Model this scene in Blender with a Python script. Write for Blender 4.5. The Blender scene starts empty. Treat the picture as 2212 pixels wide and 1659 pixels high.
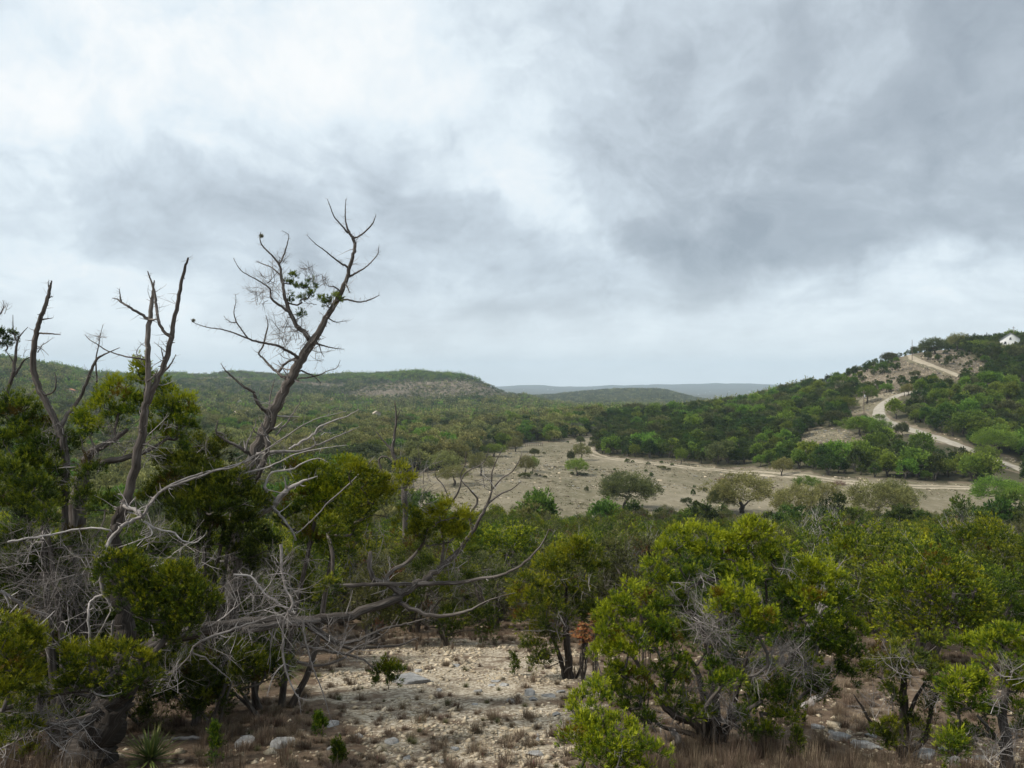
import bpy, math, random
import numpy as np
from mathutils import Vector, Matrix

random.seed(7)
RNG = np.random.default_rng(7)
scene = bpy.context.scene
COL = scene.collection
EYE = 2.4
FOC = 1642.0          # focal length in units of a 2212 wide picture

# ------------------------------------------------------------------ camera
cam_data = bpy.data.cameras.new('camera')
cam_data.sensor_width = 36.0
cam_data.lens = 36.0 * FOC / 2212.0
cam_data.clip_start = 0.05
cam_data.clip_end = 60000
cam = bpy.data.objects.new('camera', cam_data)
cam.location = (0, 0, EYE)
cam.rotation_euler = (math.radians(90), 0, 0)
COL.objects.link(cam)
scene.camera = cam

scene.view_settings.view_transform = 'Standard'
scene.view_settings.look = 'None'
scene.view_settings.exposure = 0.38
scene.view_settings.gamma = 1
scene.view_settings.use_curve_mapping = False
scene.cycles.use_denoising = True
scene.cycles.max_bounces = 6
scene.cycles.diffuse_bounces = 3
scene.cycles.transparent_max_bounces = 4
scene.cycles.volume_bounces = 0

# ------------------------------------------------------------------ world: overcast sky
SUN_EL, SUN_AZ = 50.0, -105.0      # azimuth from +Y towards +X
world = bpy.data.worlds.new('World')
scene.world = world
world.use_nodes = True
wn = world.node_tree
wn.nodes.clear()


class NB:
    """tiny node-tree helper"""
    def __init__(self, nt):
        self.nt = nt

    def n(self, typ, **kw):
        nd = self.nt.nodes.new(typ)
        for k, v in kw.items():
            setattr(nd, k, v)
        return nd

    def link(self, a, b):
        self.nt.links.new(a, b)

    def put(self, sock, v):
        if isinstance(v, bpy.types.NodeSocket):
            self.nt.links.new(v, sock)
        else:
            sock.default_value = v

    def math(self, op, a, b=None, c=None, clamp=False):
        nd = self.n('ShaderNodeMath', operation=op, use_clamp=clamp)
        self.put(nd.inputs[0], a)
        if b is not None:
            self.put(nd.inputs[1], b)
        if c is not None:
            self.put(nd.inputs[2], c)
        return nd.outputs[0]

    def vmath(self, op, a, b=None, out=0):
        nd = self.n('ShaderNodeVectorMath', operation=op)
        self.put(nd.inputs[0], a)
        if b is not None:
            self.put(nd.inputs[1], b)
        return nd.outputs['Value'] if op in ('DOT_PRODUCT', 'LENGTH') else nd.outputs[0]

    def scale(self, a, s):
        nd = self.n('ShaderNodeVectorMath', operation='SCALE')
        self.put(nd.inputs[0], a)
        self.put(nd.inputs['Scale'], s)
        return nd.outputs[0]

    def noise(self, vec, scale=1.0, detail=4.0, rough=0.5, dist=0.0, out='Fac'):
        nd = self.n('ShaderNodeTexNoise')
        if vec is not None:
            self.link(vec, nd.inputs['Vector'])
        nd.inputs['Scale'].default_value = scale
        nd.inputs['Detail'].default_value = detail
        nd.inputs['Roughness'].default_value = rough
        nd.inputs['Distortion'].default_value = dist
        return nd.outputs[out]

    def ramp(self, fac, stops, interp='LINEAR'):
        nd = self.n('ShaderNodeValToRGB')
        cr = nd.color_ramp
        cr.interpolation = interp
        while len(cr.elements) < len(stops):
            cr.elements.new(0.5)
        for e, (p, c) in zip(cr.elements, stops):
            e.position = p
            e.color = (*c, 1) if not isinstance(c, (int, float)) else (c, c, c, 1)
        self.put(nd.inputs[0], fac)
        return nd.outputs[0]

    def mix(self, fac, a, b, mode='MIX'):
        nd = self.n('ShaderNodeMix', data_type='RGBA', blend_type=mode)
        self.put(nd.inputs[0], fac)
        self.put(nd.inputs[6], a)
        self.put(nd.inputs[7], b)
        return nd.outputs[2]

    def maprange(self, v, a, b, c, d, smooth=False):
        nd = self.n('ShaderNodeMapRange', interpolation_type='SMOOTHSTEP' if smooth else 'LINEAR')
        self.put(nd.inputs['Value'], v)
        for k, x in zip(('From Min', 'From Max', 'To Min', 'To Max'), (a, b, c, d)):
            nd.inputs[k].default_value = x
        return nd.outputs[0]


def c4(c):
    return (c[0], c[1], c[2], 1)


def pdir(px, py):
    v = Vector(((px - 1106) / FOC, 1.0, (829.5 - py) / FOC))
    return v.normalized()


W = NB(wn)
tc = W.n('ShaderNodeTexCoord')
D = tc.outputs['Generated']
# warp the direction so that cloud edges are ragged
wv = W.noise(D, 2.2, 5, 0.55, out='Color')
wv2 = W.noise(D, 7.0, 5, 0.6, out='Color')
warp = W.vmath('ADD', W.scale(W.vmath('SUBTRACT', wv, (0.5, 0.5, 0.5)), 0.26),
               W.scale(W.vmath('SUBTRACT', wv2, (0.5, 0.5, 0.5)), 0.14))
DW = W.vmath('ADD', D, warp)

# cloud masses: (px, py, half width, half height, tilt deg, amount)
CLOUDS = [
    # bright breaks
    (100, 130, 330, 260, 0, .30), (130, 300, 130, 90, -20, .22), (420, 60, 330, 170, 10, .20),
    (700, 130, 330, 130, 0, .20), (960, 300, 300, 90, -15, .34), (690, 340, 110, 45, -50, .18),
    (1170, 520, 210, 60, -42, .30), (1330, 640, 190, 60, -35, .20), (2110, 650, 300, 75, 3, .40),
    (1750, 690, 330, 50, 0, .16), (60, 610, 260, 60, -20, .26), (260, 620, 140, 40, -30, .20),
    (560, 620, 120, 60, 0, .14), (1080, 10, 380, 60, 0, .10), (30, 420, 150, 120, -40, .12),
    (340, 250, 90, 50, -30, .14), (640, 230, 70, 40, -20, .12), (1010, 430, 120, 36, -30, .16), (1240, 560, 60, 30, -50, .22), (1990, 470, 160, 40, 10, .14), (560, 350, 120, 30, -25, .12), (1650, 250, 140, 60, -20, .10),
    (920, 620, 160, 30, -8, .12), (1450, 720, 200, 22, 0, .12), (640, 740, 200, 18, 0, .10),
    # dark masses
    (1900, 330, 420, 330, 0, -.34), (1700, 540, 340, 110, 8, -.30), (1400, 600, 190, 75, -10, -.24),
    (1290, 420, 260, 130, -25, -.16), (1480, 130, 200, 200, 0, -.10), (430, 490, 230, 150, -30, -.29),
    (900, 470, 260, 130, -20, -.17), (180, 500, 160, 90, -20, -.10), (1100, 700, 420, 50, 0, -.12),
    (1900, 560, 260, 60, 0, -.12), (820, 690, 240, 60, -10, -.12), (2212, 120, 260, 160, 0, -.12),
    (1980, 760, 500, 40, 0, -.02), (680, 560, 200, 60, -20, -.10),
]
total = None
for (px, py, a, b, tilt, amt) in CLOUDS:
    f = pdir(px, py)
    r = Vector((f.y, -f.x, 0)).normalized()
    u = r.cross(f)
    t = math.radians(-tilt if False else tilt)
    r2 = (r * math.cos(t) + u * math.sin(t)) * (FOC / a)
    u2 = (-r * math.sin(t) + u * math.cos(t)) * (FOC / b)
    q1 = W.vmath('DOT_PRODUCT', DW, tuple(r2))
    q2 = W.vmath('DOT_PRODUCT', DW, tuple(u2))
    o1, o2 = 0.0, 0.0
    q1 = W.math('SUBTRACT', q1, r2.dot(f))
    q2 = W.math('SUBTRACT', q2, u2.dot(f))
    q = W.math('ADD', W.math('MULTIPLY', q1, q1), W.math('MULTIPLY', q2, q2))
    front = W.math('GREATER_THAN', W.vmath('DOT_PRODUCT', D, tuple(f)), 0.0)
    g = W.math('MULTIPLY', W.math('EXPONENT', W.math('MULTIPLY', q, -0.85)), front)
    total = W.math('MULTIPLY_ADD', g, amt * (0.62 if amt > 0 else 0.74), total if total is not None else 0.0)

sep = W.n('ShaderNodeSeparateXYZ')
W.link(D, sep.inputs[0])
# project onto a cloud deck so that clouds flatten towards the horizon
zc = W.math('ADD', W.math('ABSOLUTE', sep.outputs[2]), 0.22)
cp = W.n('ShaderNodeCombineXYZ')
W.link(W.math('DIVIDE', sep.outputs[0], zc), cp.inputs[0])
W.link(W.math('DIVIDE', sep.outputs[1], zc), cp.inputs[1])
n1 = W.noise(cp.outputs[0], 1.3, 7, 0.55, 0.4)
n2 = W.noise(W.vmath('ADD', cp.outputs[0], W.scale(wv, 1.4)), 3.6, 9, 0.58, 0.3)
n3 = W.noise(DW, 8.0, 9, 0.62, 0.5)
base = W.math('MULTIPLY_ADD', W.math('SUBTRACT', n1, 0.5), 0.62, 0.50)
base = W.math('MULTIPLY_ADD', W.math('SUBTRACT', n2, 0.5), 0.62, base)
base = W.math('MULTIPLY_ADD', W.math('SUBTRACT', n3, 0.5), 0.48, base)
val = W.math('ADD', base, total)
cloud = W.ramp(val, [(0.0, (.26, .30, .345)), (0.25, (.365, .412, .46)), (0.48, (.515, .58, .635)),
                     (0.66, (.655, .725, .77)), (0.86, (.78, .805, .81)), (1.0, (.84, .84, .83))])
# near the horizon: even pale grey
hz = W.maprange(sep.outputs[2], 0.0, 0.16, 1.0, 0.0, True)
cloud = W.mix(W.math('MULTIPLY', hz, 0.7), cloud, (.84, .89, .91, 1))
sky = W.n('ShaderNodeTexSky', sky_type='NISHITA')
sky.sun_disc = False
sky.sun_elevation = math.radians(SUN_EL)
sky.sun_rotation = math.radians(SUN_AZ)
sky.altitude = 300
sky_amt = W.mix(0.93, sky.outputs[0], W.mix(1.0, cloud, (10, 10, 10, 1), 'MULTIPLY'))
bg = W.n('ShaderNodeBackground')
W.link(sky_amt, bg.inputs['Color'])
bg.inputs['Strength'].default_value = 0.1
wo = W.n('ShaderNodeOutputWorld')
W.link(bg.outputs[0], wo.inputs['Surface'])
world.cycles.sampling_method = 'MANUAL'
world.cycles.sample_map_resolution = 512

# ------------------------------------------------------------------ sun through thin cloud
sun_data = bpy.data.lights.new('sun', 'SUN')
sun_data.energy = 3.6
sun_data.angle = math.radians(11)
sun_data.color = (1.0, 0.95, 0.86)
sun = bpy.data.objects.new('sun', sun_data)
el, az = math.radians(SUN_EL), math.radians(SUN_AZ)
sd = Vector((math.sin(az) * math.cos(el), math.cos(az) * math.cos(el), math.sin(el)))
sun.rotation_euler = sd.to_track_quat('Z', 'Y').to_euler()
sun.location = sd * 100
COL.objects.link(sun)


# ------------------------------------------------------------------ general helpers
def tag(o, label=None, cat=None, group=None, kind=None):
    if label: o['label'] = label
    if cat: o['category'] = cat
    if group: o['group'] = group
    if kind: o['kind'] = kind
    return o


class Mesh:
    """collects vertices, triangles and quads (numpy) with one float attribute per vertex"""
    def __init__(self):
        self.V, self.T, self.Q, self.A, self.B = [], [], [], [], []
        self.n = 0

    def add(self, V, T=None, Q=None, tint=0.5, bark=None):
        V = np.asarray(V, float).reshape(-1, 3)
        k = len(V)
        self.V.append(V)
        if T is not None and len(T):
            self.T.append(np.asarray(T, int).reshape(-1, 3) + self.n)
        if Q is not None and len(Q):
            self.Q.append(np.asarray(Q, int).reshape(-1, 4) + self.n)
        self.A.append(np.broadcast_to(np.asarray(tint, float), (k,)))
        self.B.append(V if bark is None else bark)
        self.n += k

    def mesh(self, name, mat, smooth=False, bark=False, origin=None):
        me = bpy.data.meshes.new(name)
        if self.n:
            V = np.concatenate(self.V)
            if origin is not None:
                V = V - np.asarray(origin)
            T = np.concatenate(self.T) if self.T else np.zeros((0, 3), int)
            Q = np.concatenate(self.Q) if self.Q else np.zeros((0, 4), int)
            me.vertices.add(len(V))
            me.vertices.foreach_set('co', V.astype(np.float32).ravel())
            li = np.concatenate([T.ravel(), Q.ravel()]).astype(np.int32)
            me.loops.add(len(li))
            me.loops.foreach_set('vertex_index', li)
            np_ = len(T) + len(Q)
            me.polygons.add(np_)
            st = np.concatenate([np.arange(len(T)) * 3, len(T) * 3 + np.arange(len(Q)) * 4]).astype(np.int32)
            me.polygons.foreach_set('loop_start', st)
            try:
                tot = np.concatenate([np.full(len(T), 3), np.full(len(Q), 4)]).astype(np.int32)
                me.polygons.foreach_set('loop_total', tot)
            except Exception:
                pass
            if smooth:
                me.polygons.foreach_set('use_smooth', np.ones(np_, bool))
            a = me.attributes.new('tint', 'FLOAT', 'POINT')
            a.data.foreach_set('value', np.concatenate(self.A).astype(np.float32))
            if bark:
                b = me.attributes.new('bark', 'FLOAT_VECTOR', 'POINT')
                b.data.foreach_set('vector', np.concatenate(self.B).astype(np.float32).ravel())
            me.update(calc_edges=True)
        me.materials.append(mat)
        return me

    def tris(self):
        return sum(len(t) for t in self.T) + 2 * sum(len(q) for q in self.Q)


TRIS = [0]


def link(name, me, parent=None, loc=None):
    o = bpy.data.objects.new(name, me)
    COL.objects.link(o)
    if parent is not None:
        o.parent = parent
    if loc is not None:
        o.location = loc
    return o


def obj(name, M, mat, parent=None, loc=None, smooth=False, bark=False, origin=None):
    TRIS[0] += M.tris()
    return link(name, M.mesh(name, mat, smooth, bark, origin), parent, loc)


def empty(name, loc=(0, 0, 0), rz=0.0, scale=1.0):
    o = bpy.data.objects.new(name, None)
    o.location = loc
    o.rotation_euler = (0, 0, rz)
    o.scale = (scale,) * 3 if isinstance(scale, (int, float)) else scale
    o.empty_display_size = 0.2
    COL.objects.link(o)
    return o


def copy_tree(root):
    r = root.copy()
    COL.objects.link(r)
    for ch in root.children:
        c = ch.copy()
        COL.objects.link(c)
        c.parent = r
        for g in ch.children:
            d = g.copy()
            COL.objects.link(d)
            d.parent = c
    return r


def unit(v):
    v = np.asarray(v, float)
    return v / np.maximum(np.linalg.norm(v, axis=-1, keepdims=True), 1e-9)


def rdir(rng, n=None):
    return unit(rng.normal(size=(3,) if n is None else (n, 3)))


# value noise in numpy
_perm = np.random.default_rng(3).random((256, 256))


def vnoise(x, y):
    x = np.asarray(x, float); y = np.asarray(y, float)
    xi = np.floor(x).astype(int); yi = np.floor(y).astype(int)
    fx = x - xi; fy = y - yi
    fx = fx * fx * (3 - 2 * fx); fy = fy * fy * (3 - 2 * fy)
    g = lambda a, b: _perm[a & 255, b & 255]
    return ((g(xi, yi) * (1 - fx) + g(xi + 1, yi) * fx) * (1 - fy)
            + (g(xi, yi + 1) * (1 - fx) + g(xi + 1, yi + 1) * fx) * fy) * 2 - 1


def fbm(x, y, octs=4):
    s = 0; a = 1; t = 0
    for k in range(octs):
        s = s + a * vnoise(x * 2 ** k + 17.3 * k, y * 2 ** k + 9.1 * k)
        t += a; a *= 0.5
    return s / t


def inpoly(px, py, poly):
    px = np.asarray(px, float); py = np.asarray(py, float)
    ins = np.zeros(np.broadcast(px, py).shape, bool)
    n = len(poly)
    for i in range(n):
        x1, y1 = poly[i]; x2, y2 = poly[(i + 1) % n]
        if y1 == y2:
            continue
        c = ((y1 > py) != (y2 > py)) & (px < (x2 - x1) * (py - y1) / (y2 - y1) + x1)
        ins ^= c
    return ins


# zoomed views of the photograph -> picture units (2212 wide)
def R1(a, b): return (a * .4166, b * .4166 + 403.2)
def R2(a, b): return (a * .4097, b * .4097 + 979.2)
def R3(a, b): return (a * .4097 + 691.2, b * .4097 + 979.2)
def R4(a, b): return (a * .4531 + 1209.6, b * .4531 + 979.2)
def R5(a, b): return (a * .3125 + 864, b * .3125 + 777.6)
def R6(a, b): return (a * .3229 + 1497.6, b * .3229 + 679.7)
def R7(a, b): return (a * .1805 + 1843.2, b * .1805 + 679.7)


def P(px, py, d):
    """world point at forward distance d seen at picture position px, py"""
    return np.array(((px - 1106) / FOC * d, d, EYE + (829.5 - py) / FOC * d))


def proj(x, y, z):
    y = np.maximum(y, 1e-3)
    return 1106 + x / y * FOC, 829.5 - (z - EYE) / y * FOC
# ------------------------------------------------------------------ terrain
# surveyed points: column (px) -> list of (py, distance)
NEAR = [(3, -.66), (8, -1.76), (14, -3.08), (18.4, -4.05), (27, -5.94), (45, -10.2), (60, -13.2), (85, -17.6), (110, -21.4)]
PTS = []
for px in (-300, 100, 500, 850, 1250, 1600, 1950, 2350):
    for d, s in NEAR:
        u = (px - 1106) / FOC
        PTS.append((math.atan(u), d / math.cos(math.atan(u)), s))
COLS = {
    -350: [(1000, 250), (900, 420), (830, 560), (785, 720), (765, 850), (755, 1000), (760, 2500), (830, 8000)],
    0: [(1010, 240), (935, 380), (890, 470), (850, 570), (812, 720), (790, 840), (783, 930), (800, 1500), (838, 4000), (842, 8000)],
    250: [(1010, 240), (938, 390), (890, 560), (862, 700), (838, 900), (820, 1080), (814, 1200), (820, 1700), (842, 4000), (844, 8000)],
    500: [(1005, 245), (960, 340), (920, 490), (880, 760), (850, 1020), (826, 1350), (813, 1550), (819, 1900), (850, 4000), (845, 8000)],
    750: [(1000, 250), (950, 360), (915, 530), (890, 720), (870, 880), (842, 1130), (824, 1350), (817, 1500), (830, 2000), (858, 4000), (845, 8000)],
    900: [(1015, 222), (965, 320), (925, 480), (900, 680), (878, 880), (850, 1080), (822, 1250), (812, 1350), (835, 1900), (860, 4000), (846, 8000)],
    1000: [(1030, 205), (985, 270), (950, 370), (920, 510), (900, 680), (878, 880), (850, 1060), (830, 1170), (822, 1230), (850, 1700), (865, 3000), (846, 8000)],
    1070: [(1030, 205), (985, 270), (950, 370), (920, 510), (900, 680), (882, 880), (862, 1050), (848, 1180), (842, 1230), (870, 1700), (868, 3000), (840, 8000)],
    1150: [(1060, 180), (985, 275), (955, 330), (925, 450), (903, 650), (890, 860), (876, 1060), (868, 1150), (885, 1500), (862, 2300), (868, 3000), (850, 6000), (839, 8000)],
    1250: [(1080, 168), (1000, 250), (960, 320), (942, 360), (915, 450), (898, 700), (888, 1100), (872, 1800), (853, 2500), (875, 3300), (852, 6000), (838, 8000)],
    1330: [(1095, 155), (1000, 250), (960, 320), (936, 375), (910, 450), (898, 700), (888, 1200), (868, 1900), (848, 2500), (872, 3300), (852, 6000), (838, 8000)],
    1430: [(1108, 146), (1000, 248), (950, 310), (915, 390), (902, 470), (898, 800), (886, 1300), (866, 1900), (848, 2450), (872, 3300), (852, 6000), (836, 8000)],
    1500: [(1110, 145), (1000, 250), (945, 300), (912, 370), (898, 450), (895, 800), (886, 1500), (866, 2300), (876, 3300), (856, 4600), (850, 6000), (834, 8000)],
    1600: [(1112, 145), (1008, 240), (945, 295), (905, 370), (888, 450), (885, 800), (884, 1600), (862, 4300), (848, 6000), (833, 8000)],
    1750: [(1112, 145), (1018, 205), (960, 262), (903, 325), (872, 385), (856, 425), (850, 700), (875, 1800), (860, 4300), (834, 8000)],
    1850: [(1110, 146), (1030, 195), (965, 245), (915, 285), (862, 340), (833, 375), (818, 398), (830, 700), (870, 1800), (836, 8000)],
    2000: [(1105, 150), (1040, 190), (985, 222), (935, 252), (880, 288), (832, 325), (794, 355), (776, 378), (800, 650), (860, 1800), (836, 8000)],
    2212: [(1100, 152), (1058, 182), (1012, 212), (950, 245), (880, 282), (820, 325), (780, 362), (758, 395), (785, 650), (860, 1800), (836, 8000)],
    2500: [(1095, 155), (1055, 185), (1000, 215), (940, 245), (860, 285), (800, 330), (755, 370), (735, 400), (770, 650), (860, 1800), (836, 8000)],
}
for px, rows in COLS.items():
    u = (px - 1106) / FOC
    a_ = math.atan(u)
    for py, d in rows:
        PTS.append((a_, d / math.cos(a_), (829.5 - py) / FOC * d + EYE))
PTS = np.array(PTS)
TX = np.stack([PTS[:, 0] * 5.0, np.log(PTS[:, 1])], 1)
TW = PTS[:, 2] / PTS[:, 1]


def _k(r2):
    return 0.5 * r2 * np.log(np.maximum(r2, 1e-12))


def tps_fit(X, w, reg=2e-4):
    n = len(X)
    K = _k(((X[:, None] - X[None]) ** 2).sum(-1)) + reg * np.eye(n)
    Pm = np.hstack([np.ones((n, 1)), X])
    A = np.zeros((n + 3, n + 3))
    A[:n, :n] = K; A[:n, n:] = Pm; A[n:, :n] = Pm.T
    return np.linalg.solve(A, np.concatenate([w, np.zeros(3)]))


TC = tps_fit(TX, TW)


def HB(x, y):
    """base height without roughness"""
    x = np.asarray(x, float); y = np.asarray(y, float)
    shp = np.broadcast(x, y).shape
    x = np.broadcast_to(x, shp).ravel(); y = np.broadcast_to(y, shp).ravel()
    r = np.hypot(x, y)
    az = np.arctan2(x, y)
    X = np.stack([np.clip(az, -.68, .68) * 5.0, np.log(np.clip(r, 3, 8600))], 1)
    out = np.empty(len(r))
    for i in range(0, len(r), 20000):
        Xi = X[i:i + 20000]
        d2 = ((Xi[:, None] - TX[None]) ** 2).sum(-1)
        out[i:i + 20000] = _k(d2) @ TC[:-3] + TC[-3] + Xi @ TC[-2:]
    back = np.clip((np.abs(az) - 0.9) / 1.6, 0, 1)
    back = back * back * (3 - 2 * back)
    out = out * (1 - back) + back * (-0.02)
    return (out * np.minimum(r, 8600)).reshape(shp)


ROADS = []      # filled with world centre lines (x, y, halfwidth)


def H(x, y):
    x = np.asarray(x, float); y = np.asarray(y, float)
    r = np.hypot(x, y)
    z = HB(x, y)
    n = 0.05 * fbm(x * .9, y * .9, 3) * np.clip(r / 6, 0, 1)
    n = n + 0.35 * fbm(x / 9, y / 9, 3) * np.clip((r - 15) / 40, 0, 1) * np.clip((700 - r) / 400, 0.3, 1)
    n = n + 3.5 * fbm(x / 90 + 5, y / 90, 3) * np.clip((r - 420) / 500, 0, 1)
    n = n + 9 * fbm(x / 420 + 3, y / 420 + 8, 4) * np.clip((r - 1700) / 1500, 0, 1)
    n = n + 55 * fbm(x / 900 + 1, y / 900 + 2, 4) * np.clip((r - 6500) / 2500, 0, 1)
    return z + n


def hit(px, py, d0=3.0, d1=9000.0, n=700):
    """where the view ray through a picture position first meets the ground"""
    d = np.exp(np.linspace(math.log(d0), math.log(d1), n))
    u = (px - 1106) / FOC; t = (829.5 - py) / FOC
    below = (EYE + t * d) <= H(u * d, d)
    i = int(np.argmax(below)) if below.any() else n - 1
    if i > 0:
        dd = np.linspace(d[i - 1], d[i], 12)
        bb = (EYE + t * dd) <= H(u * dd, dd)
        dx = dd[int(np.argmax(bb))] if bb.any() else d[i]
    else:
        dx = d[0]
    x = u * dx
    return np.array((x, dx, float(H(x, dx))))


# areas of the picture plane used only to decide what grows where
FIELD = [(850, 1035), (905, 1022), (985, 1010), (1040, 985), (1130, 958), (1185, 955), (1240, 948), (1290, 938), (1335, 934),
         (1305, 950), (1283, 962), (1288, 978), (1330, 986), (1400, 992), (1460, 994), (1545, 1006), (1620, 1008),
         (1690, 1013), (1745, 1016), (1790, 1029), (1900, 1033), (2000, 1041), (2110, 1043), (2160, 1050), (2260, 1062),
         (2260, 1145), (850, 1145)]
CLEAR = [R6(a, b) for a, b in [(690, 850), (800, 755), (1000, 765), (1200, 825), (1180, 862), (780, 865), (760, 905), (700, 905)]]
CORR = [R6(a, b) for a, b in [(1040, 560), (1230, 530), (1480, 495), (1520, 525), (1390, 555), (1330, 600), (1310, 680),
                              (1450, 730), (1700, 800), (1880, 885), (2230, 985), (2240, 1075), (2050, 1015), (1850, 905),
                              (1600, 855), (1430, 815), (1290, 765), (1180, 735), (1175, 650), (1040, 670)]]
UPROAD = [R6(a, b) for a, b in [(1370, 262), (1500, 255), (1560, 318), (1800, 395), (1800, 430), (1700, 425), (1540, 360), (1380, 300)]]
ROCKY = [R6(a, b) for a, b in [(800, 480), (880, 400), (1000, 330), (1180, 250), (1380, 190), (1560, 200), (1700, 225), (1850, 280),
                               (2000, 350), (1980, 430), (1780, 440), (1600, 440), (1500, 480), (1350, 510), (1100, 530), (850, 530)]]
RIDGE = [R6(a, b) for a, b in [(1690, 240), (2212, 200), (2212, 480), (2000, 440), (1850, 330)]]
MESA = [(690, 868), (760, 850), (800, 832), (880, 824), (1000, 820), (1060, 833), (1115, 852), (1095, 862), (900, 866)]
LEDGE = [(400, 812), (480, 812), (640, 822), (760, 832), (740, 846), (600, 838), (480, 828), (400, 824)]
LBARE = [(150, 806), (250, 808), (330, 818), (300, 830), (200, 822), (150, 818)]


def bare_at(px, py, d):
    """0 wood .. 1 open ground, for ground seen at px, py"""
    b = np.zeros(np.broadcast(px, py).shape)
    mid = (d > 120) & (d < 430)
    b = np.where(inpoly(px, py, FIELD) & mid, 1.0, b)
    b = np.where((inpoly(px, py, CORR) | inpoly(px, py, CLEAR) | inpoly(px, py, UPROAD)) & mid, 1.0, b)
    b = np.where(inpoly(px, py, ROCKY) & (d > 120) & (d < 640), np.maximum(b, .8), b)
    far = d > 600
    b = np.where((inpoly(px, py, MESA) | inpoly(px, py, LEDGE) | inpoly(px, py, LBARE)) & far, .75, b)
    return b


# the road centre lines (picture positions, dropped onto the ground)
def centre(pts, n, d1=600):
    pts = np.array(pts, float)
    seg = np.concatenate([[0], np.cumsum(np.linalg.norm(np.diff(pts, axis=0), axis=1))])
    s = np.linspace(0, seg[-1], n)
    out = [hit(np.interp(t, seg, pts[:, 0]), np.interp(t, seg, pts[:, 1]), 60, d1) for t in s]
    out = np.array(out)
    for _ in range(6):     # smooth
        out[1:-1] = (out[:-2] + 2 * out[1:-1] + out[2:]) / 4
    return out


road_low = centre([R6(a, b) for a, b in [(2330, 1085), (2212, 1035), (2030, 970), (1900, 915), (1750, 862), (1600, 808), (1470, 772), (1350, 738),
                                         (1265, 708), (1225, 680), (1222, 650), (1245, 605), (1290, 570), (1350, 542), (1420, 524), (1500, 512)]], 60)
road_top = centre([R6(a, b) for a, b in [(1790, 415), (1700, 375), (1600, 340), (1520, 312), (1450, 290), (1405, 278), (1440, 263)]], 26)
field_track = centre([(1335, 937), (1290, 955), (1250, 962), (1270, 985), (1330, 992), (1430, 1004), (1500, 1012), (1600, 1018), (1700, 1027), (1850, 1044),
                      (1950, 1050), (2100, 1054), (2212, 1066)], 60)


def dist_to_line(x, y, line):
    best = np.full(np.shape(x), 1e9)
    for i in range(len(line) - 1):
        ax, ay = line[i, :2]; bx, by = line[i + 1, :2]
        L = (bx - ax) ** 2 + (by - ay) ** 2 + 1e-9
        t = np.clip(((x - ax) * (bx - ax) + (y - ay) * (by - ay)) / L, 0, 1)
        best = np.minimum(best, np.hypot(x - ax - t * (bx - ax), y - ay - t * (by - ay)))
    return best


def build_terrain():
    azs = np.concatenate([np.linspace(-math.pi, -.72, 28)[:-1], np.linspace(-.72, .72, 330), np.linspace(.72, math.pi, 28)[1:]])
    rs = np.concatenate([[0.3, .7], np.exp(np.linspace(math.log(1.2), math.log(10000), 440))])
    AZ, RR = np.meshgrid(azs, rs)
    X = RR * np.sin(AZ); Y = RR * np.cos(AZ)
    Z = H(X, Y)
    px, py = proj(X, Y, Z)
    front = Y > 0
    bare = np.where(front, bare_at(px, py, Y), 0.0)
    near = np.clip(1.0 - (RR - 26) / 14, 0, 1)
    mid = (RR > 120) & (RR < 460) & front
    fx, fy = X[mid], Y[mid]
    for line, hw in ((road_low, 3.5), (road_top, 2.6)):
        dl = dist_to_line(fx, fy, line)
        zz = Z[mid]; zz -= 0.30 * np.clip(1 - (dl - hw) / 1.5, 0, 1); Z[mid] = zz
    n_r, n_a = X.shape
    V = np.stack([X, Y, Z], -1).reshape(-1, 3)
    i = np.arange(n_r - 1)[:, None] * n_a; j = np.arange(n_a - 1)[None]
    a = (i + j).ravel()
    Q = np.stack([a, a + 1, a + n_a + 1, a + n_a], 1)[:, ::-1]
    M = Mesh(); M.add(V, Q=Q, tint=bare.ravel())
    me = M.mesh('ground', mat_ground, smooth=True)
    at = me.attributes.new('near', 'FLOAT', 'POINT')
    at.data.foreach_set('value', near.ravel().astype(np.float32))
    # how stony the foreground is
    st = np.zeros_like(X)
    spx, spy = px, py
    ins = inpoly(spx, spy, [(770, 1400), (1000, 1380), (1260, 1410), (1290, 1500), (1260, 1560), (1240, 1700), (860, 1700), (740, 1560), (640, 1480), (740, 1440)]) & (RR < 40) & front
    st[ins] = 1
    for _ in range(40):
        st[1:-1, 1:-1] = (st[1:-1, 1:-1] * 2 + st[:-2, 1:-1] + st[2:, 1:-1] + st[1:-1, :-2] + st[1:-1, 2:]) / 6
    at = me.attributes.new('stony', 'FLOAT', 'POINT')
    at.data.foreach_set('value', st.ravel().astype(np.float32))
    TRIS[0] += M.tris()
    o = link('ground', me)
    tag(o, kind='structure', label='rolling limestone hill country ground with a bare field')


def new_mat(name):
    m = bpy.data.materials.new(name)
    m.use_nodes = True
    m.node_tree.nodes.clear()
    b = NB(m.node_tree)
    out = b.n('ShaderNodeOutputMaterial')
    return m, b, out


def bsdf(b, color, rough=0.9, spec=0.2, normal=None):
    p = b.n('ShaderNodeBsdfPrincipled')
    b.put(p.inputs['Base Color'], color)
    b.put(p.inputs['Roughness'], rough)
    p.inputs['Specular IOR Level'].default_value = spec
    if normal is not None:
        b.link(normal, p.inputs['Normal'])
    return p.outputs[0]


def attr(b, name, out='Fac'):
    a = b.n('ShaderNodeAttribute', attribute_name=name)
    return a.outputs[out]


def bump(b, h, dist=0.02, strength=0.8):
    n = b.n('ShaderNodeBump')
    n.inputs['Distance'].default_value = dist
    n.inputs['Strength'].default_value = strength
    b.link(h, n.inputs['Height'])
    return n.outputs[0]


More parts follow.
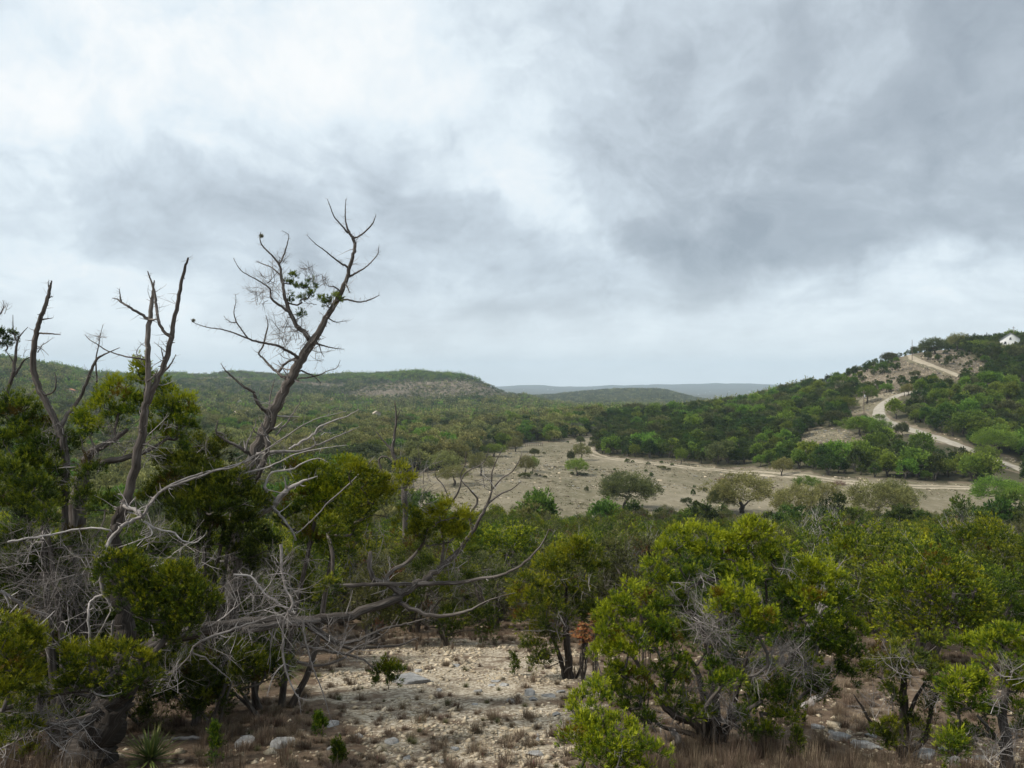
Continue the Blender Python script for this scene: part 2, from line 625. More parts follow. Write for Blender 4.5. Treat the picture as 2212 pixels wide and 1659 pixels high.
def make_ground_mat():
    m, b, out = new_mat('ground_soil_and_limestone')
    g = b.n('ShaderNodeNewGeometry').outputs['Position']
    near = attr(b, 'near'); stony = attr(b, 'stony'); bare = attr(b, 'tint')
    # foreground: pale chips over brown soil
    vo = b.n('ShaderNodeTexVoronoi'); b.link(g, vo.inputs['Vector']); vo.inputs['Scale'].default_value = 22
    vo2 = b.n('ShaderNodeTexVoronoi'); b.link(g, vo2.inputs['Vector']); vo2.inputs['Scale'].default_value = 9
    chip = b.ramp(vo.outputs['Color'], [(0, (.16, .12, .08)), (.35, (.24, .195, .14)), (.6, (.39, .335, .25)), (1, (.57, .505, .41))])
    n = b.noise(g, 1.6, 5, .6)
    soil = b.ramp(b.noise(g, 7, 6, .7), [(.3, (.075, .05, .035)), (.55, (.14, .10, .068)), (.75, (.24, .18, .12))])
    f = b.math('MULTIPLY_ADD', stony, .55, b.math('MULTIPLY_ADD', b.math('SUBTRACT', n, .5), 2.4, .08))
    f = b.maprange(f, .2, .75, 0, 1, True)
    fore = b.mix(f, soil, chip)
    # open field
    s = b.n('ShaderNodeVectorMath', operation='MULTIPLY'); b.link(g, s.inputs[0]); s.inputs[1].default_value = (1, .45, 1)
    f1 = b.noise(s.outputs[0], .035, 6, .6, .3); f2 = b.noise(s.outputs[0], .3, 6, .65); f3 = b.noise(g, 1.3, 4, .7)
    fieldc = b.ramp(f1, [(.3, (.105, .095, .056)), (.5, (.16, .138, .09)), (.7, (.215, .185, .13))])
    fieldc = b.mix(b.maprange(f2, .5, .72, 0, .55), fieldc, (.29, .25, .185, 1))
    fieldc = b.mix(b.maprange(f2, .46, .3, 0, .6), fieldc, (.085, .085, .045, 1))
    fieldc = b.mix(b.maprange(f3, .58, .72, 0, .8), fieldc, (.38, .345, .28, 1))
    # wood floor, seen between crowns
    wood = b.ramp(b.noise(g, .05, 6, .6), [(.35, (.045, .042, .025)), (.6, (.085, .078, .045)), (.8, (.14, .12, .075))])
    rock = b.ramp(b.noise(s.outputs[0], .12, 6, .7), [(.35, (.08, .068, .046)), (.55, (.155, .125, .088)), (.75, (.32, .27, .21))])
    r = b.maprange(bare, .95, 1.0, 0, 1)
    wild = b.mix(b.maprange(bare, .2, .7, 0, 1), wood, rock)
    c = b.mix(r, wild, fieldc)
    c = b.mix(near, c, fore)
    h = b.math('ADD', b.math('MULTIPLY', vo.outputs['Distance'], .25), b.math('MULTIPLY', vo2.outputs['Distance'], .3))
    h = b.math('ADD', h, b.math('MULTIPLY', b.noise(g, 14, 6, .7), .8))
    h = b.math('MULTIPLY', h, near)
    nrm = bump(b, h, .05, .7)
    b.link(bsdf(b, c, .95, .1, nrm), out.inputs[0])
    return m


mat_ground = make_ground_mat()
build_terrain()

# ------------------------------------------------------------------ air
def make_haze():
    m, b, out = new_mat('thin_blue_haze')
    v = b.n('ShaderNodeVolumePrincipled')
    v.inputs['Color'].default_value = (.70, .87, 1.0, 1)
    v.inputs['Density'].default_value = 1.1e-4
    v.inputs['Anisotropy'].default_value = 0.0
    b.link(v.outputs[0], out.inputs['Volume'])
    M = Mesh()
    x, y0, y1, z0, z1 = 10400, -10400, 10400, -500, 300
    V = [(-x, y0, z0), (x, y0, z0), (x, y1, z0), (-x, y1, z0), (-x, y0, z1), (x, y0, z1), (x, y1, z1), (-x, y1, z1)]
    M.add(V, Q=[(0, 3, 2, 1), (4, 5, 6, 7), (0, 1, 5, 4), (1, 2, 6, 5), (2, 3, 7, 6), (3, 0, 4, 7)])
    o = obj('haze', M, m)
    tag(o, kind='stuff', label='thin blue haze that fades the farthest hills')


make_haze()


# ------------------------------------------------------------------ roads
def make_road_mat(name, c1, c2, c3):
    m, b, out = new_mat(name)
    g = b.n('ShaderNodeNewGeometry').outputs['Position']
    c = b.ramp(b.noise(g, .5, 6, .65), [(.3, c1), (.55, c2), (.75, c3)])
    b.link(bsdf(b, c, .95, .1), out.inputs[0])
    return m


mat_road = make_road_mat('pale_caliche_road', (.24, .215, .175), (.32, .29, .24), (.40, .365, .31))
mat_track = make_road_mat('worn_pale_track', (.22, .185, .135), (.32, .275, .205), (.42, .365, .285))


def strip(name, line, hw, mat, lift, label, offs=None, jitter=0.0):
    # resample
    seg = np.concatenate([[0], np.cumsum(np.linalg.norm(np.diff(line[:, :2], axis=0), axis=1))])
    s = np.arange(0, seg[-1], 1.5)
    x = np.interp(s, seg, line[:, 0]); y = np.interp(s, seg, line[:, 1])
    tx = np.gradient(x); ty = np.gradient(y); L = np.hypot(tx, ty) + 1e-9
    nx, ny = -ty / L, tx / L
    M = Mesh()
    for (o0, w0) in (offs or [(0.0, hw)]):
        ks = np.linspace(-1, 1, 5)
        wob = 1 + jitter * vnoise(s / 4.0, np.full_like(s, o0 * 7 + 3))
        V = []
        for k in ks:
            xx = x + nx * (o0 + k * w0 * wob); yy = y + ny * (o0 + k * w0 * wob)
            zz = H(xx, yy) + lift - (0.25 if abs(k) == 1 else 0)
            V.append(np.stack([xx, yy, zz], -1))
        V = np.stack(V, 1)
        n, m_ = V.shape[:2]
        a = (np.arange(n - 1)[:, None] * m_ + np.arange(m_ - 1)[None]).ravel()
        M.add(V.reshape(-1, 3), Q=np.stack([a, a + 1, a + m_ + 1, a + m_], 1))
    o = obj(name, M, mat, smooth=True)
    tag(o, label, kind='structure')
    return o


strip('road', road_low, 2.1, mat_road, .06, 'pale unpaved road curving up the hillside', jitter=.08)
strip('road', road_top, 1.7, mat_track, .06, 'pale unpaved road climbing to the hilltop', jitter=.1)
strip('path', field_track, 1.4, mat_track, .10, 'two worn pale wheel tracks crossing the bare field', offs=[(-1.5, 1.0), (1.5, 1.0)], jitter=.5)
# ------------------------------------------------------------------ plant materials
def foliage_mat(name, dark, light, tip, trans=.27, hue=.02, rng_amt=.35):
    m, b, out = new_mat(name)
    t = attr(b, 'tint')
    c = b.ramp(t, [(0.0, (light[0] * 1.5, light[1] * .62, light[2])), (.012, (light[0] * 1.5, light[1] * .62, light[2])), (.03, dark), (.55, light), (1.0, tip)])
    oi = b.n('ShaderNodeObjectInfo').outputs['Random']
    hs = b.n('ShaderNodeHueSaturation')
    b.link(c, hs.inputs['Color'])
    b.put(hs.inputs['Hue'], b.maprange(oi, 0, 1, .5 - hue, .5 + hue))
    b.put(hs.inputs['Value'], b.maprange(b.math('FRACT', b.math('MULTIPLY', oi, 7.31)), 0, 1, 1 - rng_amt, 1 + rng_amt))
    c = hs.outputs[0]
    p = bsdf(b, c, .6, .25)
    tr = b.n('ShaderNodeBsdfTranslucent')
    b.link(c, tr.inputs['Color'])
    mx = b.n('ShaderNodeMixShader')
    mx.inputs[0].default_value = trans
    b.link(p, mx.inputs[1]); b.link(tr.outputs[0], mx.inputs[2])
    b.link(mx.outputs[0], out.inputs[0])
    return m


def bark_mat(name, c1, c2, c3, scale=(28, 28, 3.5), dist=.012):
    m, b, out = new_mat(name)
    v = attr(b, 'bark', 'Vector')
    s = b.n('ShaderNodeVectorMath', operation='MULTIPLY'); b.link(v, s.inputs[0]); s.inputs[1].default_value = scale
    n = b.noise(s.outputs[0], 1, 6, .65, .5)
    t = attr(b, 'tint')
    c = b.ramp(b.math('ADD', n, b.math('MULTIPLY', b.math('SUBTRACT', t, .5), .5)), [(.3, c1), (.5, c2), (.72, c3)])
    b.link(bsdf(b, c, .9, .15, bump(b, n, dist, .9)), out.inputs[0])
    return m


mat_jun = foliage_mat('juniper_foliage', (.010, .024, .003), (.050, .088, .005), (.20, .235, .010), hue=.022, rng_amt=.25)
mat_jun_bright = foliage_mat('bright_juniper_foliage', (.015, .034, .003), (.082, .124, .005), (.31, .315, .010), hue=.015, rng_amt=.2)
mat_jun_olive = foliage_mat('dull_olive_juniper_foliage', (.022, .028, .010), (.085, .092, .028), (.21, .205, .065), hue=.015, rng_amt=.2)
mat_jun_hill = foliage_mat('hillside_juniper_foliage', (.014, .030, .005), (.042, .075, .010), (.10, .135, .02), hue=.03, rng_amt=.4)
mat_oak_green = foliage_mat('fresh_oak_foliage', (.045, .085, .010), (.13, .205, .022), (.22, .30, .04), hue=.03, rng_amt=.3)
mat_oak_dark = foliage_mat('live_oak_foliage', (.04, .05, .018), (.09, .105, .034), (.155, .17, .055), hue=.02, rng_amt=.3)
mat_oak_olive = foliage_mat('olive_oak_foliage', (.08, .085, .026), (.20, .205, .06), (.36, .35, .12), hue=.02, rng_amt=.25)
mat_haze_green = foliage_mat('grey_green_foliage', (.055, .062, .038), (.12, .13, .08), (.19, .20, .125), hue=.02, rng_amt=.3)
mat_bark = bark_mat('shaggy_juniper_bark', (.034, .028, .023), (.10, .085, .074), (.25, .222, .20))
mat_dead = bark_mat('weathered_dead_wood', (.10, .09, .082), (.24, .215, .198), (.44, .41, .385))
mat_twig = bark_mat('grey_dead_twigs', (.11, .097, .088), (.24, .215, .198), (.42, .385, .36), scale=(60, 60, 12), dist=.002)
mat_oakbark = bark_mat('dark_oak_bark', (.03, .026, .022), (.07, .06, .052), (.13, .115, .10))


# ------------------------------------------------------------------ tubes
def tube(M, pts, rad, sides=6, tint=.5, rough=0.0, rng=None, cap=True):
    pts = np.asarray(pts, float); rad = np.asarray(rad, float)
    n = len(pts)
    if n < 2:
        return
    tan = np.gradient(pts, axis=0)
    tan = unit(tan)
    ref = np.array((0, 0, 1.0)) if abs(tan[0][2]) < .9 else np.array((1.0, 0, 0))
    a = unit(np.cross(tan[0], ref))
    A = np.empty((n, 3))
    for i in range(n):
        a = a - tan[i] * a.dot(tan[i])
        a = a / (np.linalg.norm(a) + 1e-9)
        A[i] = a
    Bv = np.cross(tan, A)
    th = np.linspace(0, 2 * math.pi, sides, endpoint=False)
    seg = np.concatenate([[0], np.cumsum(np.linalg.norm(np.diff(pts, axis=0), axis=1))])
    R = rad[:, None] * np.ones(sides)
    if rough:
        ph = random.random() * 50
        fl = vnoise(th[None] * 2.2 + ph, seg[:, None] * 2.0 + ph) + .6 * vnoise(th[None] * 5.1 + ph, seg[:, None] * 5 + ph * 2)
        fl[:, -1] = (fl[:, -2] + fl[:, 0]) / 2
        R = R * (1 + rough * fl)
    ring = A[:, None] * np.cos(th)[None, :, None] + Bv[:, None] * np.sin(th)[None, :, None]
    V = pts[:, None] + ring * R[..., None]
    ph = random.random() * 30
    rm = float(rad.max())
    bark = np.stack([np.cos(th)[None] * rm + 0 * seg[:, None] + ph, np.sin(th)[None] * rm + 0 * seg[:, None], np.broadcast_to(seg[:, None], (n, sides))], -1)
    i = (np.arange(n - 1)[:, None] * sides); j = np.arange(sides)[None]; j2 = (j + 1) % sides
    Q = np.stack([(i + j).ravel(), (i + j2).ravel(), (i + sides + j2).ravel(), (i + sides + j).ravel()], 1)
    V = V.reshape(-1, 3); bark = bark.reshape(-1, 3)
    T = None
    if cap:
        V = np.vstack([V, pts[-1] + tan[-1] * rad[-1] * .6])
        bark = np.vstack([bark, bark[-1]])
        e = (n - 1) * sides
        T = [(e + k, e + (k + 1) % sides, n * sides) for k in range(sides)]
    M.add(V, T=T, Q=Q, tint=tint, bark=bark)


def smooth_path(pts, rad, sub=4, wob=0.0, rng=RNG):
    """Catmull-Rom through control points, small wobble"""
    p = np.asarray(pts, float); r = np.asarray(rad, float)
    if len(p) < 3:
        t = np.linspace(0, 1, sub + 1)[:, None]
        q = p[0] * (1 - t) + p[-1] * t
        rr = r[0] * (1 - t[:, 0]) + r[-1] * t[:, 0]
    else:
        pp = np.vstack([2 * p[0] - p[1], p, 2 * p[-1] - p[-2]])
        q = []; rr = []
        for i in range(1, len(pp) - 2):
            for k in range(sub):
                t = k / sub
                q.append(.5 * (2 * pp[i] + (pp[i + 1] - pp[i - 1]) * t + (2 * pp[i - 1] - 5 * pp[i] + 4 * pp[i + 1] - pp[i + 2]) * t * t
                               + (3 * pp[i] - pp[i - 1] - 3 * pp[i + 1] + pp[i + 2]) * t ** 3))
                rr.append(r[i - 1] * (1 - t) + r[i] * t)
        q.append(p[-1]); rr.append(r[-1])
        q = np.array(q); rr = np.array(rr)
    if wob:
        k = rng.normal(size=q.shape) * wob
        k[0] = 0
        q = q + k * rr[:, None]
    return q, rr


def twig(M, rng, p, d, L, r, depth=2, curl=.35, up=0.0, kids=(2, 4), sides=3, tint=None, spread=.8):
    """a bare forking twig"""
    n = max(3, int(2.6 + L * 3))
    pts = [np.array(p, float)]
    d = unit(d)
    dirs = []
    for i in range(n):
        d = unit(d + rng.normal(size=3) * curl * .5 + np.array((0, 0, up)))
        dirs.append(d)
        pts.append(pts[-1] + d * L / n)
    rad = np.linspace(r, r * .3, n + 1)
    tube(M, pts, rad, sides, rng.uniform(.25, .85) if tint is None else tint, cap=False)
    if depth > 0:
        for _ in range(int(rng.integers(kids[0], kids[1] + 1))):
            i = int(rng.integers(1, n))
            dd = unit(dirs[i] + rdir(rng) * spread)
            twig(M, rng, pts[i], dd, L * rng.uniform(.35, .7), rad[i] * .6, depth - 1, curl, up, kids, 3, tint, spread)


# ------------------------------------------------------------------ foliage
def frames(dirs, rng):
    n = len(dirs)
    ref = rdir(rng, n)
    a = unit(np.cross(dirs, ref))
    b = np.cross(dirs, a)
    return a, b


def tufts(M, rng, pos, dirs, size, tint, blades=14, width=.16, blen=.42, splay=.75):
    """sprays: each a plume of slender triangles about an axis"""
    N = len(pos)
    if not N:
        return
    a, b = frames(dirs, rng)
    size = np.broadcast_to(size, (N,))
    t = np.broadcast_to(rng.random((N, blades)) ** .8, (N, blades))
    th = rng.random((N, blades)) * 2 * math.pi
    side = a[:, None] * np.cos(th)[..., None] + b[:, None] * np.sin(th)[..., None]
    s = size[:, None, None]
    base = pos[:, None] + dirs[:, None] * (t[..., None] * s * .75) + side * s * .10
    sp = splay * (1.15 - t)[..., None]
    bd = unit(dirs[:, None] * 1.0 + side * sp + rng.normal(size=(N, blades, 3)) * .18)
    L = size[:, None] * blen * rng.uniform(.7, 1.25, (N, blades))
    wv = unit(np.cross(bd, rdir(rng, N * blades).reshape(N, blades, 3)))
    w = size[:, None] * width * rng.uniform(.7, 1.3, (N, blades))
    v0 = base - wv * (w / 2)[..., None]
    v1 = base + wv * (w / 2)[..., None]
    v2 = base + bd * L[..., None]
    V = np.stack([v0, v1, v2], 2).reshape(-1, 3)
    T = np.arange(N * blades * 3).reshape(-1, 3)
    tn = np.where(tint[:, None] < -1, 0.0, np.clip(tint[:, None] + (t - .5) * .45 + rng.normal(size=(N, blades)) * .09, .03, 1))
    tn = np.repeat(tn.ravel(), 3)
    M.add(V, T=T, tint=tn)


def clump(M, rng, c, axis, rad, n, size, tint, blades=14, width=.16, blen=.42):
    """a bushy ball of sprays round c, drawn out along axis"""
    o = rdir(rng, n)
    al = (o @ axis)
    o = np.where((al < -.2)[:, None], o - 1.3 * al[:, None] * axis, o)
    rr = rng.random(n) ** .45
    pos = c + o * (rr * rad)[:, None] + axis * (rr * np.abs(al) * rad * .55)[:, None]
    dirs = unit(o * .75 + axis * .9 + rng.normal(size=(n, 3)) * .25)
    tn = tint + rng.normal(size=n) * .10 + (rr - .6) * .5 if tint > -1 else np.full(n, -9.0)  # inner sprays darker: older foliage, plus clump shading put into the tint
    tufts(M, rng, pos, dirs, size * rng.uniform(.75, 1.25, n), tn, blades, width, blen)


def grow(M, rng, roots, targets, rtip=.006, rmax=.12, step=.25, sides=6, jit=.12, sag=0.0, power=.5, tint=.4, rough=.0, thick_only=0.0):
    """branches joining every target to the nearest stem; roots = polylines already drawn (points, radii)"""
    nodes = []; par = []
    for pts, _r in roots:
        for i, p in enumerate(pts):
            nodes.append(np.array(p, float)); par.append(-2)
    nroot = len(nodes)
    base = nodes[0]
    targets = sorted(targets, key=lambda t: np.linalg.norm(t - base))
    arr = np.zeros((nroot + len(targets) * 14 + 10, 3)); arr[:nroot] = nodes
    cnt = nroot
    par = [-2] * nroot
    tips = []
    for t in targets:
        d = np.linalg.norm(arr[:cnt] - t, axis=1)
        hd = t - arr[:cnt]
        pen = np.where(hd[:, 2] < 0, -hd[:, 2] * 1.1, 0)
        away = np.linalg.norm(arr[:cnt] - base, axis=1)
        pen = pen + np.maximum(0, away - np.linalg.norm(t - base)) * .8
        j = int(np.argmin(d + pen))
        dist = d[j]
        k = int(min(13, max(2, round(dist / step))))
        prev = j
        a = arr[j].copy()
        bend = rng.normal(size=3) * jit * dist
        for i in range(1, k + 1):
            f = i / k
            p = a * (1 - f) + t * f + bend * math.sin(math.pi * f) + np.array((0, 0, -sag * dist * math.sin(math.pi * f)))
            if i < k:
                p = p + rng.normal(size=3) * step * .06
            arr[cnt] = p
            par.append(prev)
            prev = cnt
            cnt += 1
        tips.append(prev)
    load = np.zeros(cnt)
    for t in tips:
        k = t
        while k >= nroot:
            load[k] += 1
            k = par[k]
    rad = np.minimum(rtip * np.maximum(load, 1) ** power, rmax)
    drawn = np.zeros(cnt, bool)
    order = sorted(tips, key=lambda t: -np.linalg.norm(arr[t] - base))
    for t in order:
        ch = [t]; k = t
        while True:
            drawn[k] = True
            pk = par[k]
            if pk < 0:
                break
            ch.append(pk)
            if pk < nroot or drawn[pk]:
                break
            k = pk
        ch = ch[::-1]
        r = rad[ch].copy()
        if ch[0] < nroot:
            r[0] = rad[ch[1]] * 1.15
        else:
            r[0] = min(rad[ch[0]], rad[ch[1]] * 1.3) if len(ch) > 1 else rad[ch[0]]
        if len(ch) > 1 and r.max() > thick_only:
            sd = sides if r.max() > .02 else max(3, sides - 2)
            tube(M, arr[ch], r, sd, tint + rng.uniform(-.12, .12), rough=rough, cap=False)
    return arr[:cnt], rad


def ellip_targets(rng, c, rad, n, lo=.6, bottom=-.55, lump=.25):
    """points in the outer part of an uneven ellipsoid"""
    o = rdir(rng, n * 3)
    o = o[o[:, 2] > bottom][:n]
    ph = rng.uniform(0, 20)
    f = 1 + lump * (vnoise(o[:, 0] * 2.1 + ph, o[:, 2] * 2.1 + o[:, 1] * 1.7 + ph))
    rr = rng.uniform(lo, 1.0, len(o)) * f
    return c + o * rr[:, None] * np.asarray(rad), o


# ---------------- tree prototypes -----------------------------------
def proto_tree(name, rng, kind, h, w, lod, mat_leaf, mat_wood, mat_tw=None, dense=1.0):
    """returns list of (part name, mesh) ; base at origin. lod: near / mid / far"""
    Mw, Ml, Mt = Mesh(), Mesh(), Mesh()
    jun = kind == 'juniper'
    if lod == 'near':
        nc, nt, bl, ts = (190, 28, 7, .125) if jun else (215, 22, 6, .18)
    elif lod == 'mid':
        nc, nt, bl, ts = (46, 14, 6, .50) if jun else (60, 18, 6, .52)
    else:
        nc, nt, bl, ts = (12, 5, 4, 1.15) if jun else (12, 5, 4, 1.25)
    nc = int(nc * dense)
    sc = (h / 3.6) if lod == 'near' else h / 5.0
    crad = {'near': .30, 'mid': .62, 'far': 1.1}[lod] * sc * (1 if jun else 1.28)
    ts *= sc
    # trunk
    lean = rng.normal(size=2) * .06 * h
    ctop = .80 if jun else .55
    if jun:
        cz, rz = h * .54, h * .47
    else:
        cz, rz = h * .57, h * .43
    c = np.array((lean[0] * .6, lean[1] * .6, cz))
    nst = int(rng.integers(2, 5)) if jun else 1
    roots = []
    for s in range(nst):
        a0 = rng.uniform(0, 6.28)
        out_ = (.10 + .12 * rng.random()) * w if nst > 1 else 0
        p = [np.array((math.cos(a0) * .03 * w, math.sin(a0) * .03 * w, -.15)),
             np.array((math.cos(a0) * out_ * .5, math.sin(a0) * out_ * .5, h * .18)),
             np.array((math.cos(a0) * out_ + lean[0] * .5, math.sin(a0) * out_ + lean[1] * .5, h * (.38 if jun else .3))),
             np.array((math.cos(a0) * out_ * 1.5 + lean[0], math.sin(a0) * out_ * 1.5 + lean[1], h * (.68 if jun else .45)))]
        r0 = h * (.032 if jun else .045) * rng.uniform(.75, 1.15)
        pts, rad = smooth_path(p, [r0 * 1.25, r0, r0 * .75, r0 * .4], 3, .15, rng)
        if lod != 'far':
            tube(Mw, pts, rad, 8 if lod == 'near' else 5, .45, rough=.12 if lod == 'near' else 0)
        elif s == 0:
            tube(Mw, pts[::3], rad[::3], 3, .45, cap=False)
        roots.append((pts, rad))
    tg, o = ellip_targets(rng, c, (w / 2 - crad * .5, w / 2 - crad * .5, rz - crad * .4), nc, lo=.55 if jun else .5, bottom=-.8 if jun else -.6, lump=.3)
    if not jun:   # flat bottomed spreading crown
        tg[:, 2] = np.maximum(tg[:, 2], cz - rz * .62 + rng.random(len(tg)) * rz * .25)
    if lod != 'far':
        grow(Mw, rng, roots, list(tg if lod == 'near' else tg[::2]), rtip=(.005 if lod == 'near' else .02) * sc, rmax=h * .03, step=.3 * sc if lod == 'near' else .9,
             sides=5 if lod == 'near' else 4, tint=.4)
    for k, t in enumerate(tg):
        ax = unit(o[k] * (.5 if jun else .6) + np.array((0, 0, .8 if jun else .5)))
        tn = np.clip(rng.normal(.45, .17), .05, .95)
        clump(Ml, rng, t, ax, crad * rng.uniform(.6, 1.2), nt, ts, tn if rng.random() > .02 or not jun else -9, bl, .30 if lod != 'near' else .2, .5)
    if mat_tw is not None and lod == 'near':
        for _ in range(46 if mat_leaf is not mat_jun_olive else 110):
            t, oo = ellip_targets(rng, c, (w * .47, w * .47, rz * .95), 1, lo=.5, bottom=-.7)
            if len(t) == 0: continue
            p0 = c + (t[0] - c) * .55 + np.array((0, 0, -h * .05))
            twig(Mt, rng, p0, unit(t[0] - p0 + rdir(rng) * .3), np.linalg.norm(t[0] - p0) * rng.uniform(.9, 1.5), .008 * sc, 2, .5, .06, (2, 4), 3)
    parts = [('trunk', Mw.mesh(name + '_wood', mat_wood, smooth=True, bark=True)), ('crown', Ml.mesh(name + '_crown', mat_leaf))]
    TRIS[0] += Mw.tris() + Ml.tris() + Mt.tris()
    if mat_tw is not None and lod == 'near':
        parts.append(('dead_twigs', Mt.mesh(name + '_twigs', mat_tw, smooth=True, bark=True)))
    # one joined mesh for the far ones
    return dict(parts=parts, h=h, w=w)


def join_mesh(name, pr):
    """trunk and crown as one mesh with two materials (for the unnumbered far woods)"""
    import bmesh
    bm = bmesh.new()
    me = bpy.data.meshes.new(name)
    off = 0
    for k, (pn, m) in enumerate(pr['parts'][:2]):
        n0 = len(bm.faces)
        bm.from_mesh(m)
        bm.faces.ensure_lookup_table()
        for f in bm.faces[n0:]:
            f.material_index = k
        me.materials.append(m.materials[0])
    bm.to_mesh(me)
    bm.free()
    return me


def place(pr, name, loc, rz, s, label, cat, group=None):
    root = empty(name, loc, rz, s)
    tag(root, label, cat, group)
    for pn, me in pr['parts']:
        link(pn, me, root)
    return root


prng = np.random.default_rng(11)
MID = {
    'juniper': [proto_tree('hill_juniper', prng, 'juniper', 5.0, 4.6 * f, 'mid', mat_jun_hill, mat_bark) for f in (1, .85, 1.15, 1.0, .9)],
    'green': [proto_tree('green_oak', prng, 'oak', 5.6, 6.2 * f, 'mid', mat_oak_green, mat_oakbark) for f in (1, .85, 1.1)],
    'dark': [proto_tree('dark_oak', prng, 'oak', 5.6, 6.6 * f, 'mid', mat_oak_dark, mat_oakbark) for f in (1, .85, 1.15)],
    'olive': [proto_tree('olive_oak', prng, 'oak', 6.0, 7.0 * f, 'mid', mat_oak_olive, mat_oakbark) for f in (1, .85, 1.15)],
    'grey': [proto_tree('grey_bush', prng, 'oak', 4.0, 5.0 * f, 'mid', mat_haze_green, mat_oakbark) for f in (1, .9)],
}
FAR = {
    'juniper': [proto_tree('far_juniper', prng, 'juniper', 4.6, 4.8, 'far', mat_jun_hill, mat_bark) for _ in range(3)],
    'green': [proto_tree('far_green_oak', prng, 'oak', 5.2, 6.4, 'far', mat_oak_green, mat_oakbark) for _ in range(2)],
    'dark': [proto_tree('far_dark_oak', prng, 'oak', 5.2, 6.4, 'far', mat_oak_dark, mat_oakbark) for _ in range(2)],
    'olive': [proto_tree('far_olive_oak', prng, 'oak', 5.2, 6.4, 'far', mat_oak_olive, mat_oakbark) for _ in range(2)],
    'grey': [proto_tree('far_grey_bush', prng, 'oak', 3.8, 5.0, 'far', mat_haze_green, mat_oakbark) for _ in range(2)],
}
KINDS_ = ['juniper', 'green', 'dark', 'olive', 'grey']

# ------------------------------------------------------------------ where the woods stand
def scatter():
    """candidate trees over the whole country in view; jittered cells whose size grows with distance"""
    rng = np.random.default_rng(5)
    out = []
    bands = [(118, 420, 4.3), (420, 800, 5.6), (800, 1500, 6.6), (1500, 3000, 9.0)]
    for d0, d1, cell in bands:
        xs = np.arange(-d1 * .95, d1 * .95, cell); ys = np.arange(d0 * .7, d1, cell)
        X, Y = np.meshgrid(xs, ys)
        X = X + rng.uniform(-.5, .5, X.shape) * cell * .95; Y = Y + rng.uniform(-.5, .5, Y.shape) * cell * .95
        R = np.hypot(X, Y)
        ok = (R > d0) & (R <= d1) & (np.abs(X / np.maximum(Y, 1)) < .98)
        out.append(np.stack([X[ok], Y[ok], np.full(ok.sum(), cell)], 1))
    P_ = np.vstack(out)
    x, y, cell = P_.T
    z = H(x, y)
    px, py = proj(x, y, z)
    u = rng.random(len(x))
    dens = np.ones(len(x))
    s = np.clip(np.exp(rng.normal(size=len(x)) * .28), .5, 1.45)
    bare = bare_at(px, py, y)
    up = 5.2 / y * FOC
    clear = np.zeros(len(x), bool)
    midr = (y > 120) & (y < 430)
    for k in (0, .3, .6, .95):
        q = py - up * k
        clear |= (inpoly(px, q, CORR) | inpoly(px, q, CLEAR) | inpoly(px, q, UPROAD)) & midr
    clear |= inpoly(px, py, FIELD) & (y > 120) & (y < 430)
    clear |= inpoly(px, py - up * .4, FIELD) & (y > 120) & (y < 200)
    dens[clear] = 0
    rk = inpoly(px, py, ROCKY) & (y > 120) & (y < 640)
    dens = np.where(rk & ~clear, np.clip(.50 + 1.2 * fbm(x / 12, y / 12, 3), .1, 1), dens)
    s = np.where(rk, s * .40 * np.exp(rng.normal(size=len(x)) * .3), s)
    far = y > 600
    m = (inpoly(px, py, MESA)) & far
    dens = np.where(m, np.clip(.62 + .9 * fbm(x / 60, z / 6, 3), .15, 1), dens); s = np.where(m, s * .62, s)
    m2 = (inpoly(px, py, LEDGE) | inpoly(px, py, LBARE)) & far
    dens = np.where(m2, .3 + .5 * (vnoise(x / 30, y / 30) > 0), dens); s = np.where(m2, s * .7, s)
    keep = u < dens
    # colours of the woods
    t = rng.random(len(x))
    big = fbm(x / 60, y / 60, 3); big2 = fbm(x / 25 + 40, y / 25, 2)
    k = np.zeros(len(x), int)
    right = (px > 1290) & (y < 520)
    pg = np.clip(.12 + .30 * big, .02, .5)            # share of bright oaks on the right hill
    hi = inpoly(px, py, [R6(a, b) for a, b in [(1650, 480), (2230, 480), (2230, 960), (1950, 880), (1500, 700), (1400, 560)]])
    pg = np.where(hi, .38 + .4 * big, pg)
    k = np.where(right, np.where(t < pg, 1, np.where(t < pg + .08, 2, 0)), k)
    s = np.where(right & (k == 1), s * 1.0, s)
    left = ~right
    lf = np.clip((y - 200) / 500, 0, 1)
    kl = np.where(t < .30 - .1 * big, 0, np.where(t < .48, 1, np.where(t < .72, 2, np.where(t < .86 + .1 * big, 3, 4))))
    kl = np.where((big2 > .35), 3, kl)
    # dark upper flanks of the mesa
    upper = (y > 900) & (z > -22)
    kl = np.where(upper & (t < .55), 0, np.where(upper & (t < .8), 4, kl))
    kl = np.where((y > 900) & (z > 4) & (t > .6), 1, kl)
    kl = np.where((y > 1500) & (t < .6), 2, kl)
    k = np.where(left, kl, k)
    s = s * np.clip(cell / 5.2, .86, 1.5)
    return x[keep], y[keep], z[keep], px[keep], py[keep], k[keep], s[keep], right[keep], rk[keep]


def occluded(px, py, y, z, n=18):
    """hidden behind ground or behind the near wood (rough)"""
    x = (px - 1106) / FOC * y
    hid = np.zeros(len(x), bool)
    top = z + 4.0
    for f in np.linspace(.12, .97, n):
        hid |= (EYE + (top - EYE) * f) < H(x * f, y * f)
    return hid


